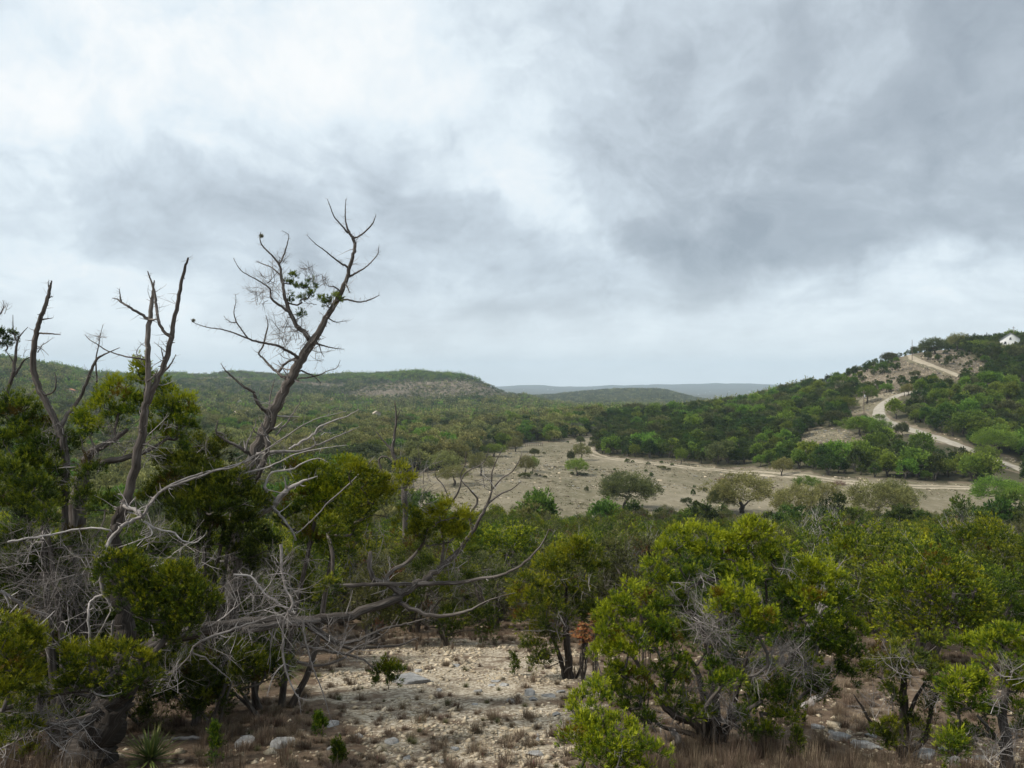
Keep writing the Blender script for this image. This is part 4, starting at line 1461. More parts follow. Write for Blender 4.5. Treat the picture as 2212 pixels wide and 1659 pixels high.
# --- tall leaning half dead juniper with crooked bare branches against the sky
TC_ = [conv(R1, q, K1) for q in (
    [(1235, 1640, 52), (1275, 1530, 47), (1310, 1400, 42), (1370, 1270, 36), (1430, 1130, 32), (1500, 1010, 29), (1555, 910, 28), (1605, 825, 28), (1650, 760, 20), (1700, 670, 17), (1755, 575, 15), (1800, 470, 12),
     (1825, 380, 12), (1840, 310, 11), (1828, 262, 10), (1808, 230, 7), (1793, 180, 5), (1790, 120, 3), (1793, 65, 1.5)],
    [(1612, 815, 24), (1592, 772, 19), (1540, 722, 17), (1502, 650, 15), (1474, 560, 12), (1458, 470, 9), (1447, 405, 7), (1405, 352, 5), (1360, 305, 4), (1348, 270, 3), (1352, 235, 1.5)],
    [(1828, 265, 8, 0), (1850, 262, 6, .1), (1885, 240, 5, .15), (1930, 195, 4, .2), (1950, 145, 1.5, .2)],
    [(1805, 240, 7, 0), (1775, 205, 5, -.1), (1735, 160, 4, -.15), (1715, 110, 3, -.2), (1697, 65, 1.5, -.2)],
    [(1447, 405, 6, 0), (1465, 370, 5, .1), (1480, 330, 4, .1), (1492, 285, 3, .1), (1496, 250, 2, .1), (1462, 228, 1.2, .1)],
    [(1502, 650, 10, 0), (1450, 615, 8, -.15), (1405, 575, 7, -.2), (1400, 530, 5, -.3), (1345, 490, 4, -.35), (1290, 460, 3, -.4), (1245, 430, 2.5, -.4), (1210, 370, 1.2, -.4)],
    [(1455, 460, 6, 0), (1410, 420, 4, .2), (1360, 400, 3, .3), (1328, 385, 1.2, .3)],
    [(1803, 418, 8, 0), (1765, 395, 6, -.1), (1730, 370, 5, -.2), (1690, 335, 4, -.25), (1640, 300, 3, -.3), (1592, 252, 1.3, -.3)],
    [(1803, 470, 8, 0), (1850, 445, 7, .1), (1900, 415, 5, .2), (1935, 380, 4, .25), (1960, 345, 3, .3), (1962, 312, 1.2, .3)],
    [(1755, 590, 8, 0), (1800, 585, 6, .1), (1860, 598, 5, .2), (1920, 585, 4, .3), (1967, 563, 1.5, .3)],
    [(1790, 500, 6, 0), (1805, 530, 4, -.2), (1812, 550, 2, -.2)],
    [(1760, 540, 5, 0), (1735, 520, 4, -.2), (1705, 516, 2, -.2)],
    [(1700, 680, 5, 0), (1740, 702, 3, .2), (1780, 698, 2, .2), (1810, 696, 1, .2)],
    [(1640, 815, 6, 0), (1690, 828, 4, .2), (1740, 838, 3, .3), (1785, 843, 1.2, .3)],
    [(1560, 905, 13, 0), (1525, 870, 10, -.1), (1480, 845, 9, -.2), (1440, 825, 8, -.25), (1380, 812, 7, -.3), (1310, 797, 6, -.35), (1240, 768, 5, -.4), (1160, 742, 4, -.45), (1080, 730, 3, -.5), (1020, 712, 2, -.5), (996, 700, 1.2, -.5)],
    [(1285, 785, 5, -.35), (1255, 745, 4, -.4), (1225, 700, 4, -.4), (1213, 650, 3, -.4), (1223, 600, 2, -.4), (1222, 558, 1.2, -.4)],
    [(1225, 705, 3, -.4), (1190, 700, 2, -.45), (1160, 672, 1, -.45)],
    [(1505, 1000, 14, 0), (1470, 985, 11, 0), (1435, 960, 9, .1), (1400, 930, 8, .15), (1365, 890, 7, .2), (1342, 865, 6, .2), (1365, 825, 6, .2), (1378, 770, 5, .2), (1390, 715, 3.5, .2), (1378, 665, 1.5, .2)],
    [(1440, 965, 9, .1), (1465, 930, 8, .2), (1500, 905, 7, .2), (1545, 880, 6, .1), (1585, 868, 5, 0)],
    [(1548, 995, 6, 0), (1600, 990, 5, .2), (1660, 975, 4, .3), (1700, 955, 3, .35), (1745, 940, 2.5, .4), (1765, 900, 1.2, .4)],
    [(1565, 955, 6, 0), (1600, 970, 5, .2), (1630, 985, 4, .3), (1665, 1020, 2, .3)],
    [(1385, 1175, 12, 0), (1345, 1135, 10, -.1), (1322, 1090, 9, -.15), (1312, 1065, 8, -.2), (1260, 1035, 7, -.25), (1210, 990, 6, -.3), (1170, 955, 4, -.35), (1145, 915, 1.5, -.35)],
    [(1310, 1400, 14, 0), (1250, 1355, 11, -.2), (1190, 1325, 9, -.3), (1135, 1290, 7, -.35), (1120, 1262, 5, -.4), (1130, 1215, 2, -.4)],
    [(1130, 1275, 5, -.4), (1150, 1280, 5, -.4), (1165, 1295, 3, -.4)],
    [(1330, 1490, 16, -.3), (1368, 1420, 16, -.35), (1388, 1340, 15, -.4), (1370, 1280, 13, -.4), (1355, 1228, 6, -.4)],
    [(1290, 1570, 14, -.3), (1340, 1500, 12, -.35), (1372, 1420, 10, -.4)],
)]
LC_ = [conv(R1, q, K1) for q in (
    [(770, 1655, 9, -1.3), (830, 1580, 8, -1.2), (970, 1510, 8, -1), (1150, 1460, 7, -.8), (1270, 1425, 6, -.7), (1380, 1360, 5, -.6), (1490, 1290, 5, -.6), (1600, 1220, 4, -.6), (1700, 1188, 3, -.6), (1795, 1165, 2, -.6)],
    [(1330, 1385, 11, -.3), (1450, 1375, 11, -.3), (1560, 1370, 9, -.2), (1660, 1335, 7, -.1), (1760, 1290, 5, 0), (1865, 1245, 2, 0)],
    [(1500, 1360, 9, -.3), (1560, 1325, 9, -.3), (1620, 1290, 7, -.3), (1660, 1245, 6, -.3), (1740, 1210, 5, -.2), (1800, 1190, 4, -.2), (1860, 1155, 2, -.2)],
    [(1260, 1490, 8, -.6), (1400, 1450, 7, -.5), (1500, 1400, 6, -.5), (1600, 1370, 5, -.4), (1720, 1350, 3, -.4), (1800, 1340, 1.5, -.4)],
    [(1370, 1560, 9, -.5), (1410, 1480, 8, -.5), (1500, 1470, 7, -.4), (1600, 1420, 5, -.3), (1660, 1410, 3, -.3), (1700, 1430, 1.5, -.3)],
    [(1270, 1370, 6, -.2), (1290, 1310, 5, -.2), (1320, 1250, 4, -.2), (1330, 1200, 2, -.2)],
    [(1430, 1290, 6, .1), (1490, 1220, 5, .2), (1530, 1160, 4, .2), (1558, 1110, 3, .2), (1562, 1050, 1.5, .2)],
    [(1700, 1195, 4, -.6), (1705, 1175, 2, -.6)],
    [(1250, 1545, 5, -.5), (1240, 1500, 4, -.6), (1300, 1440, 5, -.6), (1350, 1390, 5, -.6)])]
LC_ += [conv(R2, q, K2) for q in (
    [(1395, 175, 12, -.6), (1425, 250, 12, -.6), (1450, 300, 11, -.6), (1500, 355, 9, -.7), (1540, 410, 8, -.7), (1560, 462, 6, -.7)],
    [(1330, 350, 20, -.4), (1400, 300, 22, -.5), (1460, 250, 22, -.5), (1500, 200, 19, -.5), (1560, 165, 14, -.5), (1620, 140, 8, -.5), (1675, 120, 2, -.5)],
    [(1560, 425, 5, -.6), (1650, 350, 5, -.5), (1740, 250, 5, -.4), (1850, 150, 4, -.4), (1970, 20, 2.5, -.3)],
    [(1370, 60, 9, -.4), (1340, 120, 7, -.4), (1345, 190, 4, -.4)])]
C_BLOBS = B(R1, K1, [(1480, 520, 24, .1, .55), (1510, 480, 20, .1, .6), (1560, 540, 34, .1, .55), (1610, 530, 30, .1, .5), (1560, 600, 26, .1, .5), (1490, 590, 24, .1, .5), (1620, 570, 24, .1, .45),
                     (1730, 580, 30, -.1, .6), (1700, 620, 22, -.1, .5), (1670, 600, 16, -.1, .5), (1570, 680, 12, .1, .4)])
C_DEAD = DD(R1, K1, [(1400, 520, 90, -.2, 8), (1340, 560, 60, -.2, 6), (1480, 800, 90, -.1, 9), (1560, 780, 60, 0, 5), (1660, 500, 60, .1, 7), (1600, 600, 60, .1, 6), (1440, 700, 70, 0, 5), (1650, 880, 60, .2, 4),
                     (1440, 390, 60, .1, 7), (1600, 450, 60, .1, 12), (1350, 560, 90, -.2, 10), (1500, 760, 110, .1, 12), (1390, 470, 70, 0, 8), (1680, 480, 50, .1, 6), (1500, 1350, 110, -.2, 6), (1650, 1300, 90, -.2, 6), (1300, 1520, 70, -.4, 8)])
juniper('juniper_tree', rg, DA + 2.8, None, stems=TC_[:1] + TC_[1:], blobs=C_BLOBS, dead=C_DEAD, lines=LC_,
        stubk=4.0, thin=.8, label='tall leaning half dead juniper with crooked bare branches against the sky, few green sprigs', rc=.075, fine=.9, stem_tint=.5, dens=.8, roughness=.22)

# --- curved snags at the far left
juniper('dead_tree', rg, DA + 2.4, None, stems=[conv(R1, q, K1) for q in (
    [(340, 1420, 20), (310, 1270, 19), (265, 1165, 17), (225, 1090, 16), (190, 1020, 15), (172, 930, 14), (178, 820, 13), (195, 730, 12), (220, 660, 10), (243, 590, 9), (258, 530, 7), (268, 488, 3)],
    [(310, 1260, 11), (350, 1180, 10, .1), (400, 1120, 9, .2), (440, 1040, 8, .2), (470, 960, 7, .2), (500, 900, 6, .2), (540, 870, 4, .2), (620, 835, 1.5, .2)],
    [(205, 760, 5), (250, 762, 4, -.1), (290, 765, 3, -.1), (316, 768, 1.2, -.1)],
    [(215, 690, 5), (245, 685, 3, .1), (275, 680, 1.2, .1)], [(240, 590, 4), (262, 572, 3), (275, 572, 1.2)], [(255, 530, 4), (250, 500, 2), (252, 488, 1)],
    [(195, 860, 3), (212, 835, 2), (228, 808, 1)], [(225, 1085, 5), (280, 1060, 4), (290, 1000, 3), (282, 960, 1.5)],
    [(495, 1160, 6, .4), (500, 1080, 5, .4), (502, 1000, 4.5, .4), (497, 900, 4, .4), (510, 830, 3, .4), (520, 770, 2, .4), (535, 715, 1, .4)])],
    dead=DD(R1, K1, [(510, 800, 60, .4, 5), (480, 1000, 70, .3, 5), (440, 1180, 100, .2, 9), (560, 1020, 80, .3, 6)]),
    label='curved dark dead tree beside the far left edge, forking low into a second thin stem', wood=mat_bark, cat='dead tree')
juniper('dead_tree', rg, DA + 3.2, None, stems=[conv(R1, q, K1) for q in (
    [(-30, 1300, 15), (0, 1180, 13), (35, 1070, 11), (65, 980, 9), (78, 900, 8), (85, 830, 6), (100, 780, 4), (145, 728, 1.5)],
    [(70, 985, 6), (100, 940, 5), (125, 900, 4), (165, 880, 2)], [(85, 800, 4), (68, 740, 3), (67, 665, 1.2)], [(75, 920, 4), (50, 880, 3), (30, 850, 1.5)],
    [(-40, 700, 6), (0, 660, 4), (20, 620, 2), (15, 590, 1)])],
    blobs=B(R1, K1, [(40, 780, 32, 0, .3), (15, 810, 28, 0, .25), (10, 770, 25, 0, .3), (45, 830, 18, 0, .3)]),
    dead=DD(R1, K1, [(20, 640, 50, 0, 4), (110, 860, 40, 0, 2)]),
    label='thin bare snag at the leftmost edge carrying one dark green tuft', wood=mat_bark, rc=.09, cat='dead tree')

# --- green crowns of the left group
juniper('juniper_tree', rg, DA + 1.9, None, stems=[conv(R1, q, K1) for q in (
    [(400, 1700, 40), (420, 1560, 34), (440, 1450, 26), (470, 1380, 20), (560, 1330, 15), (660, 1260, 10)], [(440, 1450, 20), (600, 1420, 17), (760, 1370, 12), (880, 1300, 5)])],
    blobs=B(R1, K1, [(728, 985, 26, 0, .6), (726, 950, 14, 0, .65), (700, 1050, 50, 0, .6), (610, 1060, 40, 0, .65), (640, 1120, 60, 0, .6), (560, 1120, 50, 0, .55), (540, 1180, 60, 0, .6), (470, 1210, 50, 0, .65),
                     (420, 1260, 45, 0, .6), (850, 1080, 40, .1, .5), (900, 1120, 50, .1, .6), (955, 1130, 40, .1, .65), (930, 1190, 55, .1, .55), (990, 1190, 35, .1, .6), (850, 1180, 60, .1, .5),
                     (880, 1260, 60, .1, .4), (970, 1260, 40, .1, .4), (700, 1170, 70, 0, .4), (620, 1230, 70, 0, .4), (820, 1300, 50, .1, .35), (500, 1290, 50, 0, .4), (900, 1340, 50, .1, .35)]),
    dead=DD(R1, K1, [(620, 1350, 110, -.2, 14), (760, 1380, 100, -.2, 10), (480, 1380, 90, -.2, 9), (850, 1230, 60, -.3, 4), (560, 1260, 60, -.3, 5)]),
    mat=mat_jun_bright, rc=.15, label='bushy bright green juniper crown with pointed tip, behind the forked dead leader')
juniper('juniper_tree', rg, DA + 2.6, (70, 1560), blobs=B(R1, K1, [(60, 1130, 35, 0, .3), (140, 1180, 60, 0, .35), (50, 1230, 80, 0, .4), (170, 1290, 80, 0, .4), (60, 1370, 90, -.3, .45), (210, 1400, 80, -.3, .35),
                     (90, 1500, 100, -.5, .45), (230, 1520, 80, -.4, .4), (30, 1620, 90, -.6, .5), (180, 1630, 90, -.5, .45), (300, 1640, 60, -.4, .4), (330, 1340, 60, 0, .3)]),
    dead=DD(R1, K1, [(260, 1300, 90, -.3, 10), (320, 1500, 110, -.3, 12), (60, 1440, 60, -.5, 4)]),
    mat=mat_jun, rc=.17, dens=1.5, label='shaded green juniper filling the left edge below the curved dead tree')
juniper('juniper_tree', rg, DA + 3.6, (470, 1480), blobs=B(R1, K1, [(1140, 1340, 26, .8, .45), (1140, 1400, 45, .8, .45), (1060, 1420, 70, .3, .4), (1000, 1350, 50, .3, .4), (960, 1480, 90, 0, .4), (1080, 1530, 90, 0, .4), (900, 1580, 90, 0, .4),
                     (1180, 1600, 100, 0, .4), (1030, 1640, 90, -.3, .4), (860, 1450, 60, 0, .3), (1280, 1640, 80, -.2, .42), (820, 1650, 80, 0, .35)]),
    dead=DD(R1, K1, [(1050, 1380, 80, 0, 7), (900, 1520, 80, -.4, 6)]),
    mat=mat_jun, rc=.17, dens=1.5, label='dark green juniper with a pointed top between the dead leader and the leaning trunk')
juniper('juniper_tree', rg, DA + 3.0, (610, 1420), blobs=B(R1, K1, [(1520, 1480, 45, 0, .6), (1580, 1540, 70, 0, .6), (1660, 1490, 60, 0, .65), (1720, 1560, 70, 0, .6), (1800, 1460, 50, .2, .65), (1850, 1520, 60, .2, .6), (1890, 1600, 50, .2, .6), (1640, 1620, 80, 0, .5)]) +
    B(R2, K2, [(1600, 260, 90, 0, .6), (1750, 300, 100, 0, .55), (1680, 400, 90, 0, .5), (1850, 400, 80, 0, .5), (1520, 360, 60, 0, .45), (1800, 200, 80, .1, .6), (1640, 510, 80, 0, .35), (1780, 520, 70, 0, .4), (1900, 250, 70, .1, .6)]),
    dead=DD(R2, K2, [(1650, 560, 120, -.2, 10), (1850, 600, 120, -.1, 10)]),
    mat=mat_jun_bright, rc=.16, dens=1.3, label='bright green juniper right of the leaning trunk, tops level with the valley wood')
juniper('juniper_tree', rg, DA + 2.1, (420, 1500), blobs=B(R2, K2, [(950, 180, 80, 0, .4), (1100, 200, 100, 0, .42), (1230, 170, 80, 0, .45), (1000, 320, 110, -.2, .38), (1180, 320, 120, -.2, .4), (1330, 300, 80, -.1, .4), (1300, 420, 90, -.2, .35),
                     (1100, 450, 90, -.2, .28), (1380, 520, 80, -.2, .28), (1250, 600, 90, 0, .2)]),
    dead=DD(R2, K2, [(1100, 560, 150, 0, 12), (1300, 680, 120, .2, 10)]),
    mat=mat_jun, rc=.16, dens=1.35, label='rounded deep green juniper in front of the leaning trunk, above the tangle of grey twigs')
juniper('juniper_tree', rg, DA + .7, (130, 1700), blobs=B(R2, K2, [(60, 150, 90, 0, .4), (60, 330, 100, 0, .4), (250, 360, 60, -.2, .45), (200, 240, 80, 0, .35), (100, 520, 90, 0, .28), (380, 480, 60, 0, .3), (550, 300, 60, .6, .3), (40, 680, 80, 0, .2),
                     (420, 250, 60, .8, .28), (230, 600, 80, .2, .2), (500, 120, 60, .8, .3)]),
    dead=DD(R2, K2, [(150, 450, 150, 0, 14), (250, 760, 180, 0, 18), (80, 850, 130, 0, 10), (420, 700, 120, .2, 10)]),
    mat=mat_jun, rc=.16, dens=1.3, label='dusky juniper at the left edge full of brown dead twigs, beside the thick trunk')
juniper('juniper_tree', rg, DA + 3.0, (560, 1480), blobs=B(R2, K2, [(1280, 560, 90, .2, .36), (1400, 640, 90, .2, .34), (1250, 760, 110, .2, .31), (1100, 660, 100, .3, .34), (1420, 880, 110, .3, .31), (1250, 920, 100, .2, .34),  # low tints put the shade under the limb into the foliage colour
                     (1560, 640, 90, .3, .38), (1580, 760, 90, .4, .34), (1080, 880, 100, .3, .31), (1120, 1030, 80, .2, .36), (1330, 1010, 90, .3, .36), (1480, 1010, 90, .4, .31), (1650, 820, 60, .5, .3), (1230, 1120, 100, .3, .34), (1380, 1130, 100, .4, .3), (1120, 1180, 90, .4, .32), (1480, 1150, 70, .5, .3), (960, 1000, 90, .4, .3), (1320, 1230, 70, .6, .26)]),
    dead=DD(R2, K2, [(1200, 700, 200, -.2, 26), (1400, 620, 160, -.2, 18), (1350, 900, 200, -.2, 22), (1100, 950, 160, -.1, 14), (1550, 1050, 130, 0, 14)]),
    mat=mat_jun, rc=.15, dens=1.1, label='shaded juniper full of grey dead twigs under the long low limb')
juniper('juniper_tree', rg, DA + .9, (200, 1640), blobs=B(R2, K2, [(120, 640, 110, .3, .34), (300, 720, 120, .3, .31), (150, 830, 110, .3, .34), (420, 820, 100, .3, .31), (480, 640, 90, .3, .36), (300, 930, 110, .2, .31), (80, 780, 90, 0, .41),  # dim tints paint the shade behind the trunk into the crown
                     (420, 980, 80, .1, .34), (560, 900, 80, .2, .31), (350, 560, 100, .3, .36), (780, 1000, 90, .3, .31), (850, 880, 90, .3, .31), (760, 560, 90, .4, .38), (880, 480, 90, .4, .41), (60, 920, 100, 0, .35), (250, 1080, 100, .2, .3), (330, 1200, 90, .2, .3), (100, 1020, 90, .1, .33), (800, 1130, 80, .5, .3), (40, 560, 100, .2, .35)]),
    dead=DD(R2, K2, [(200, 700, 200, -.1, 26), (420, 760, 170, -.1, 20), (150, 880, 160, -.1, 16), (450, 600, 140, -.1, 14), (500, 920, 120, -.1, 12)]),
    mat=mat_jun, rc=.15, dens=1.1, label='shaded juniper of dense brown twigs directly behind the thick dark trunk')
juniper('juniper_bush', rg, DA + 2.3, (580, 1570), blobs=B(R2, K2, [(1200, 1060, 80, 0, .4), (1330, 1130, 80, 0, .38), (1100, 1130, 80, 0, .38), (1250, 1230, 80, 0, .32), (1400, 1020, 70, .1, .35), (1450, 1150, 60, .1, .3), (1050, 1250, 80, 0, .32),
                     (1150, 1330, 60, 0, .3), (920, 1220, 70, 0, .36), (1000, 1100, 70, 0, .38), (880, 1080, 70, .1, .34)]),
    dead=DD(R2, K2, [(1200, 1150, 140, -.2, 12)]), cat='juniper bush',
    mat=mat_jun, rc=.13, dens=1.4, label='rounded juniper bush in shade above the beargrass, under the low limb')
juniper('juniper_bush', rg, DA + .3, (60, 1650), blobs=B(R2, K2, [(70, 1400, 90, 0, .45), (180, 1330, 80, 0, .42), (60, 1550, 90, -.2, .42), (200, 1480, 80, 0, .35), (30, 1270, 70, -.1, .5), (290, 1400, 60, 0, .35), (140, 1620, 70, -.2, .35)]),
    dead=DD(R2, K2, [(150, 1450, 150, -.3, 16), (300, 1550, 100, -.2, 10)]), cat='juniper bush',
    mat=mat_jun_bright, rc=.12, dens=.8, label='juniper bush in the bottom left corner against the thick dark trunk')
juniper('juniper_bush', rg, DA + 1.9, (300, 1560), blobs=B(R2, K2, [(620, 1180, 90, 0, .35), (760, 1250, 90, 0, .38), (850, 1350, 80, 0, .35), (560, 1330, 90, 0, .3), (430, 1180, 90, 0, .3), (320, 1280, 90, 0, .34), (960, 1300, 70, 0, .36),
                     (720, 1380, 60, 0, .3), (250, 1400, 90, 0, .32), (420, 1400, 80, 0, .28), (900, 1180, 70, 0, .36), (120, 1260, 90, 0, .36), (60, 1420, 90, 0, .36)]),
    dead=DD(R2, K2, [(700, 1250, 150, -.2, 16), (350, 1250, 150, -.2, 16)]), cat='juniper bush',
    mat=mat_jun, rc=.14, dens=1.1, label='wide shaded juniper bush growing just behind the foot of the thick dark trunk')
# low shaded foliage round the trunk foot
juniper('juniper_bush', rg, DA + 1.5, (430, 1530), blobs=B(R2, K2, [(950, 1150, 60, 0, .35), (1060, 1170, 80, 0, .45), (1000, 1260, 90, 0, .35), (1110, 1310, 80, 0, .3), (1000, 1360, 60, 0, .25), (850, 1290, 50, 0, .4), (1270, 1080, 50, 0, .5), (1330, 1090, 50, 0, .5),
                     (1290, 1150, 60, 0, .45), (1220, 1180, 50, 0, .4)]),
    dead=DD(R2, K2, [(950, 1060, 120, 0, 10), (1150, 1080, 120, 0, 10), (850, 1180, 100, -.2, 8)]), cat='juniper bush',
    mat=mat_jun, rc=.13, dens=1.6, label='low green juniper bush on the ground right of the thick dark trunk')

# --- trees beyond the clearing
juniper('juniper_tree', rg, None, (970, 1395), blobs=B(R3, K3, [(480, 560, 80, 0, .45), (600, 640, 80, 0, .4), (720, 640, 80, 0, .35), (640, 760, 70, 0, .4), (540, 740, 60, 0, .3), (830, 560, 60, 0, .35), (820, 680, 60, 0, .3), (420, 830, 90, 0, .5), (360, 900, 60, 0, .45),
                     (700, 890, 80, 0, .3), (800, 910, 70, 0, .35), (900, 900, 60, 0, .35), (880, 960, 50, 0, .3), (740, 960, 60, 0, .25), (650, 920, 50, 0, .3), (930, 700, 50, 0, .3), (300, 760, 60, 0, .4)]),
    dead=DD(R3, K3, [(700, 620, 150, 0, 12), (600, 860, 120, 0, 10)]), dens=.9,
    mat=mat_jun, rc=.26, fine=1.2, label='dark green spreading juniper beyond the gravel, under the end of the long low limb')
juniper('juniper_tree', rg, None, (1222, 1466), stems=[conv(R3, q, K3) for q in (
    [(1315, 1185, 24), (1310, 1080, 20), (1300, 960, 16), (1290, 820, 12), (1300, 700, 7)], [(1290, 1180, 14), (1265, 1080, 12), (1230, 980, 9), (1190, 860, 6)], [(1350, 1190, 8), (1385, 1100, 7), (1400, 1020, 5), (1380, 900, 4)])],
    blobs=B(R3, K3, [(1350, 500, 22, 0, .5), (1340, 560, 45, 0, .55), (1240, 560, 40, 0, .55), (1420, 520, 40, .2, .5), (1260, 640, 70, 0, .5), (1370, 640, 70, 0, .5), (1170, 640, 60, 0, .55), (1100, 700, 60, -.2, .6), (1080, 790, 60, -.2, .55),
                     (1170, 760, 80, -.3, .5), (1280, 760, 80, -.3, .42), (1400, 740, 70, 0, .4), (1470, 650, 60, .3, .4), (1130, 880, 70, -.2, .42), (1240, 880, 80, -.3, .35), (1120, 980, 60, 0, .35), (1200, 1000, 60, -.2, .3), (1130, 1060, 50, 0, .35),
                     (1330, 860, 60, 0, .3), (1170, 1100, 40, 0, .3), (1450, 860, 50, .2, .35)]),
    dead=DD(R3, K3, [(1250, 900, 120, -.4, 12), (1400, 700, 90, -.3, 8), (1430, 1060, 80, -.3, 6), (1250, 680, 60, -.4, 4)]), dens=.9,
    mat=mat_jun_bright, rc=.22, fine=1.2, stem_tint=.15, label='free standing juniper with dark split trunk at the right edge of the gravel clearing')
L_ST = [conv(R4, q, K4) for q in (
    [(740, 1370, 30), (735, 1200, 26), (725, 1060, 20), (700, 900, 14), (640, 760, 10)], [(700, 1375, 22), (640, 1290, 20), (520, 1230, 17), (440, 1100, 13), (330, 950, 8)],
    [(690, 1340, 20), (690, 1200, 18), (660, 1050, 13), (600, 950, 9)], [(760, 1360, 22), (850, 1250, 18), (960, 1130, 14), (1080, 1000, 10), (1200, 850, 6)],
    [(780, 1370, 18), (840, 1150, 14), (900, 950, 10), (980, 760, 7), (980, 600, 4)], [(720, 1380, 14), (600, 1330, 12), (480, 1300, 9), (420, 1230, 6)])]
juniper('juniper_tree', rg, None, (1545, 1606), stems=L_ST,
    blobs=B(R4, K4, [(930, 350, 30, 0, .75), (960, 400, 45, 0, .7), (870, 380, 40, 0, .75), (810, 430, 45, 0, .7), (920, 470, 70, 0, .6), (720, 420, 45, 0, .7), (640, 400, 40, 0, .75), (560, 410, 40, 0, .75), (500, 490, 50, 0, .65),
                     (600, 490, 60, 0, .6), (700, 510, 60, 0, .55), (450, 570, 50, -.1, .65), (820, 540, 70, 0, .55), (980, 540, 70, 0, .5), (500, 640, 60, 0, .5), (880, 620, 70, -.2, .45),
                     (1190, 570, 50, 0, .75), (1270, 580, 50, 0, .75), (1320, 640, 50, 0, .7), (1230, 660, 60, -.1, .6), (1150, 650, 50, 0, .55), (1350, 740, 60, 0, .45), (1250, 760, 70, -.2, .5), (1380, 700, 40, 0, .5), (1180, 720, 60, -.2, .55),
                     (1040, 620, 50, 0, .45), (760, 710, 50, -.9, .75), (830, 690, 50, -.9, .75), (890, 740, 50, -.9, .7), (780, 770, 50, -.9, .6), (880, 830, 60, -.9, .65), (970, 790, 50, -.9, .65), (980, 870, 50, -.9, .5), (920, 890, 50, -.9, .5),
                     (320, 680, 50, -.5, .65), (300, 750, 60, -.6, .65), (230, 800, 55, -.6, .7), (360, 790, 60, -.6, .55), (220, 890, 60, -.7, .7), (330, 890, 70, -.7, .6), (450, 880, 60, -.6, .4), (500, 850, 40, -.6, .45), (200, 980, 55, -.7, .7),
                     (290, 990, 70, -.8, .6), (420, 980, 70, -.7, .5), (520, 930, 60, -.6, .35), (560, 1020, 50, -.6, .35), (250, 1070, 60, -.7, .55), (350, 1110, 60, -.6, .45), (280, 1180, 50, -.6, .4), (470, 1080, 50, -.5, .35), (400, 1190, 50, -.6, .45),
                     (770, 1060, 60, -.9, .35), (820, 1110, 50, -.9, .4), (740, 1110, 40, -.9, .35), (1120, 830, 60, 0, .25), (1050, 900, 60, .2, .2), (1000, 1180, 60, -.3, .35), (1060, 1290, 60, -.4, .5), (1000, 1360, 50, -.5, .45), (940, 1160, 50, -.3, .3),
                     (900, 1260, 50, -.4, .3), (1130, 1260, 40, -.3, .5), (1300, 860, 60, .2, .25), (1350, 950, 70, .5, .2), (1250, 980, 80, .5, .2), (1330, 1080, 60, .6, .2), (620, 620, 60, .3, .4), (560, 720, 70, .3, .35), (640, 860, 70, .3, .28), (1100, 720, 70, .3, .3), (700, 960, 70, .5, .25), (850, 1010, 80, .6, .25), (560, 1130, 70, .3, .3),
                     (600, 1250, 60, .2, .3), (1150, 1120, 80, .4, .28), (880, 1130, 70, .5, .22), (200, 1100, 40, -.5, .5), (1200, 930, 70, .3, .25), (450, 760, 60, 0, .45), (400, 690, 50, 0, .55), (1060, 460, 40, 0, .6), (770, 620, 60, .2, .4), (330, 1240, 50, -.5, .4), (420, 1290, 45, -.5, .35), (540, 1200, 50, -.3, .3), (980, 1060, 60, -.4, .35), (1100, 1180, 60, -.3, .35), (680, 1250, 50, -.6, .3), (860, 1330, 45, -.6, .32), (1180, 1050, 70, 0, .3), (1240, 1150, 60, .3, .25), (1250, 860, 60, -.1, .38), (1380, 850, 60, .1, .4), (1400, 960, 60, .2, .3)]),
    dead=DD(R4, K4, [(700, 830, 130, -.7, 44), (800, 920, 110, -.7, 14), (950, 1000, 140, -.7, 34), (1100, 1000, 130, -.4, 34), (1200, 1080, 120, -.1, 20), (750, 1180, 130, -.6, 24), (650, 740, 100, -.3, 10), (800, 1260, 110, -.6, 18), (650, 1150, 110, -.5, 12), (560, 640, 80, -.3, 8),
                     (1080, 560, 70, -.2, 7), (400, 900, 80, -.8, 6), (1050, 1150, 110, -.2, 12), (700, 600, 80, -.3, 6), (500, 1300, 100, -.4, 8)]),
    mat=mat_jun_bright, rc=.125, label='large round yellow green juniper in the right foreground with fan of grey twigs inside', dens=1.15, stem_tint=.1)
juniper('juniper_bush', rg, 7.3, (1330, 1760), blobs=B(R4, K4, [(170, 1130, 35, .5, .6), (120, 1190, 45, .4, .6), (190, 1180, 35, .4, .55), (90, 1260, 40, .2, .6), (160, 1270, 60, .1, .5), (100, 1330, 50, 0, .6), (180, 1370, 70, -.1, .55), (280, 1330, 55, 0, .6), (350, 1370, 55, 0, .65),
                     (260, 1420, 80, -.2, .55), (380, 1440, 70, -.2, .6), (120, 1430, 60, -.2, .6), (60, 1380, 30, -.1, .5), (450, 1470, 50, -.2, .55), (180, 1500, 80, -.3, .5), (330, 1520, 90, -.3, .5)]),
    dead=DD(R4, K4, [(240, 1300, 80, .2, 7), (300, 1450, 70, -.4, 5)]), cat='juniper bush',
    mat=mat_jun_bright, rc=.115, label='low bright juniper bush at the bottom, in front of the large round juniper')
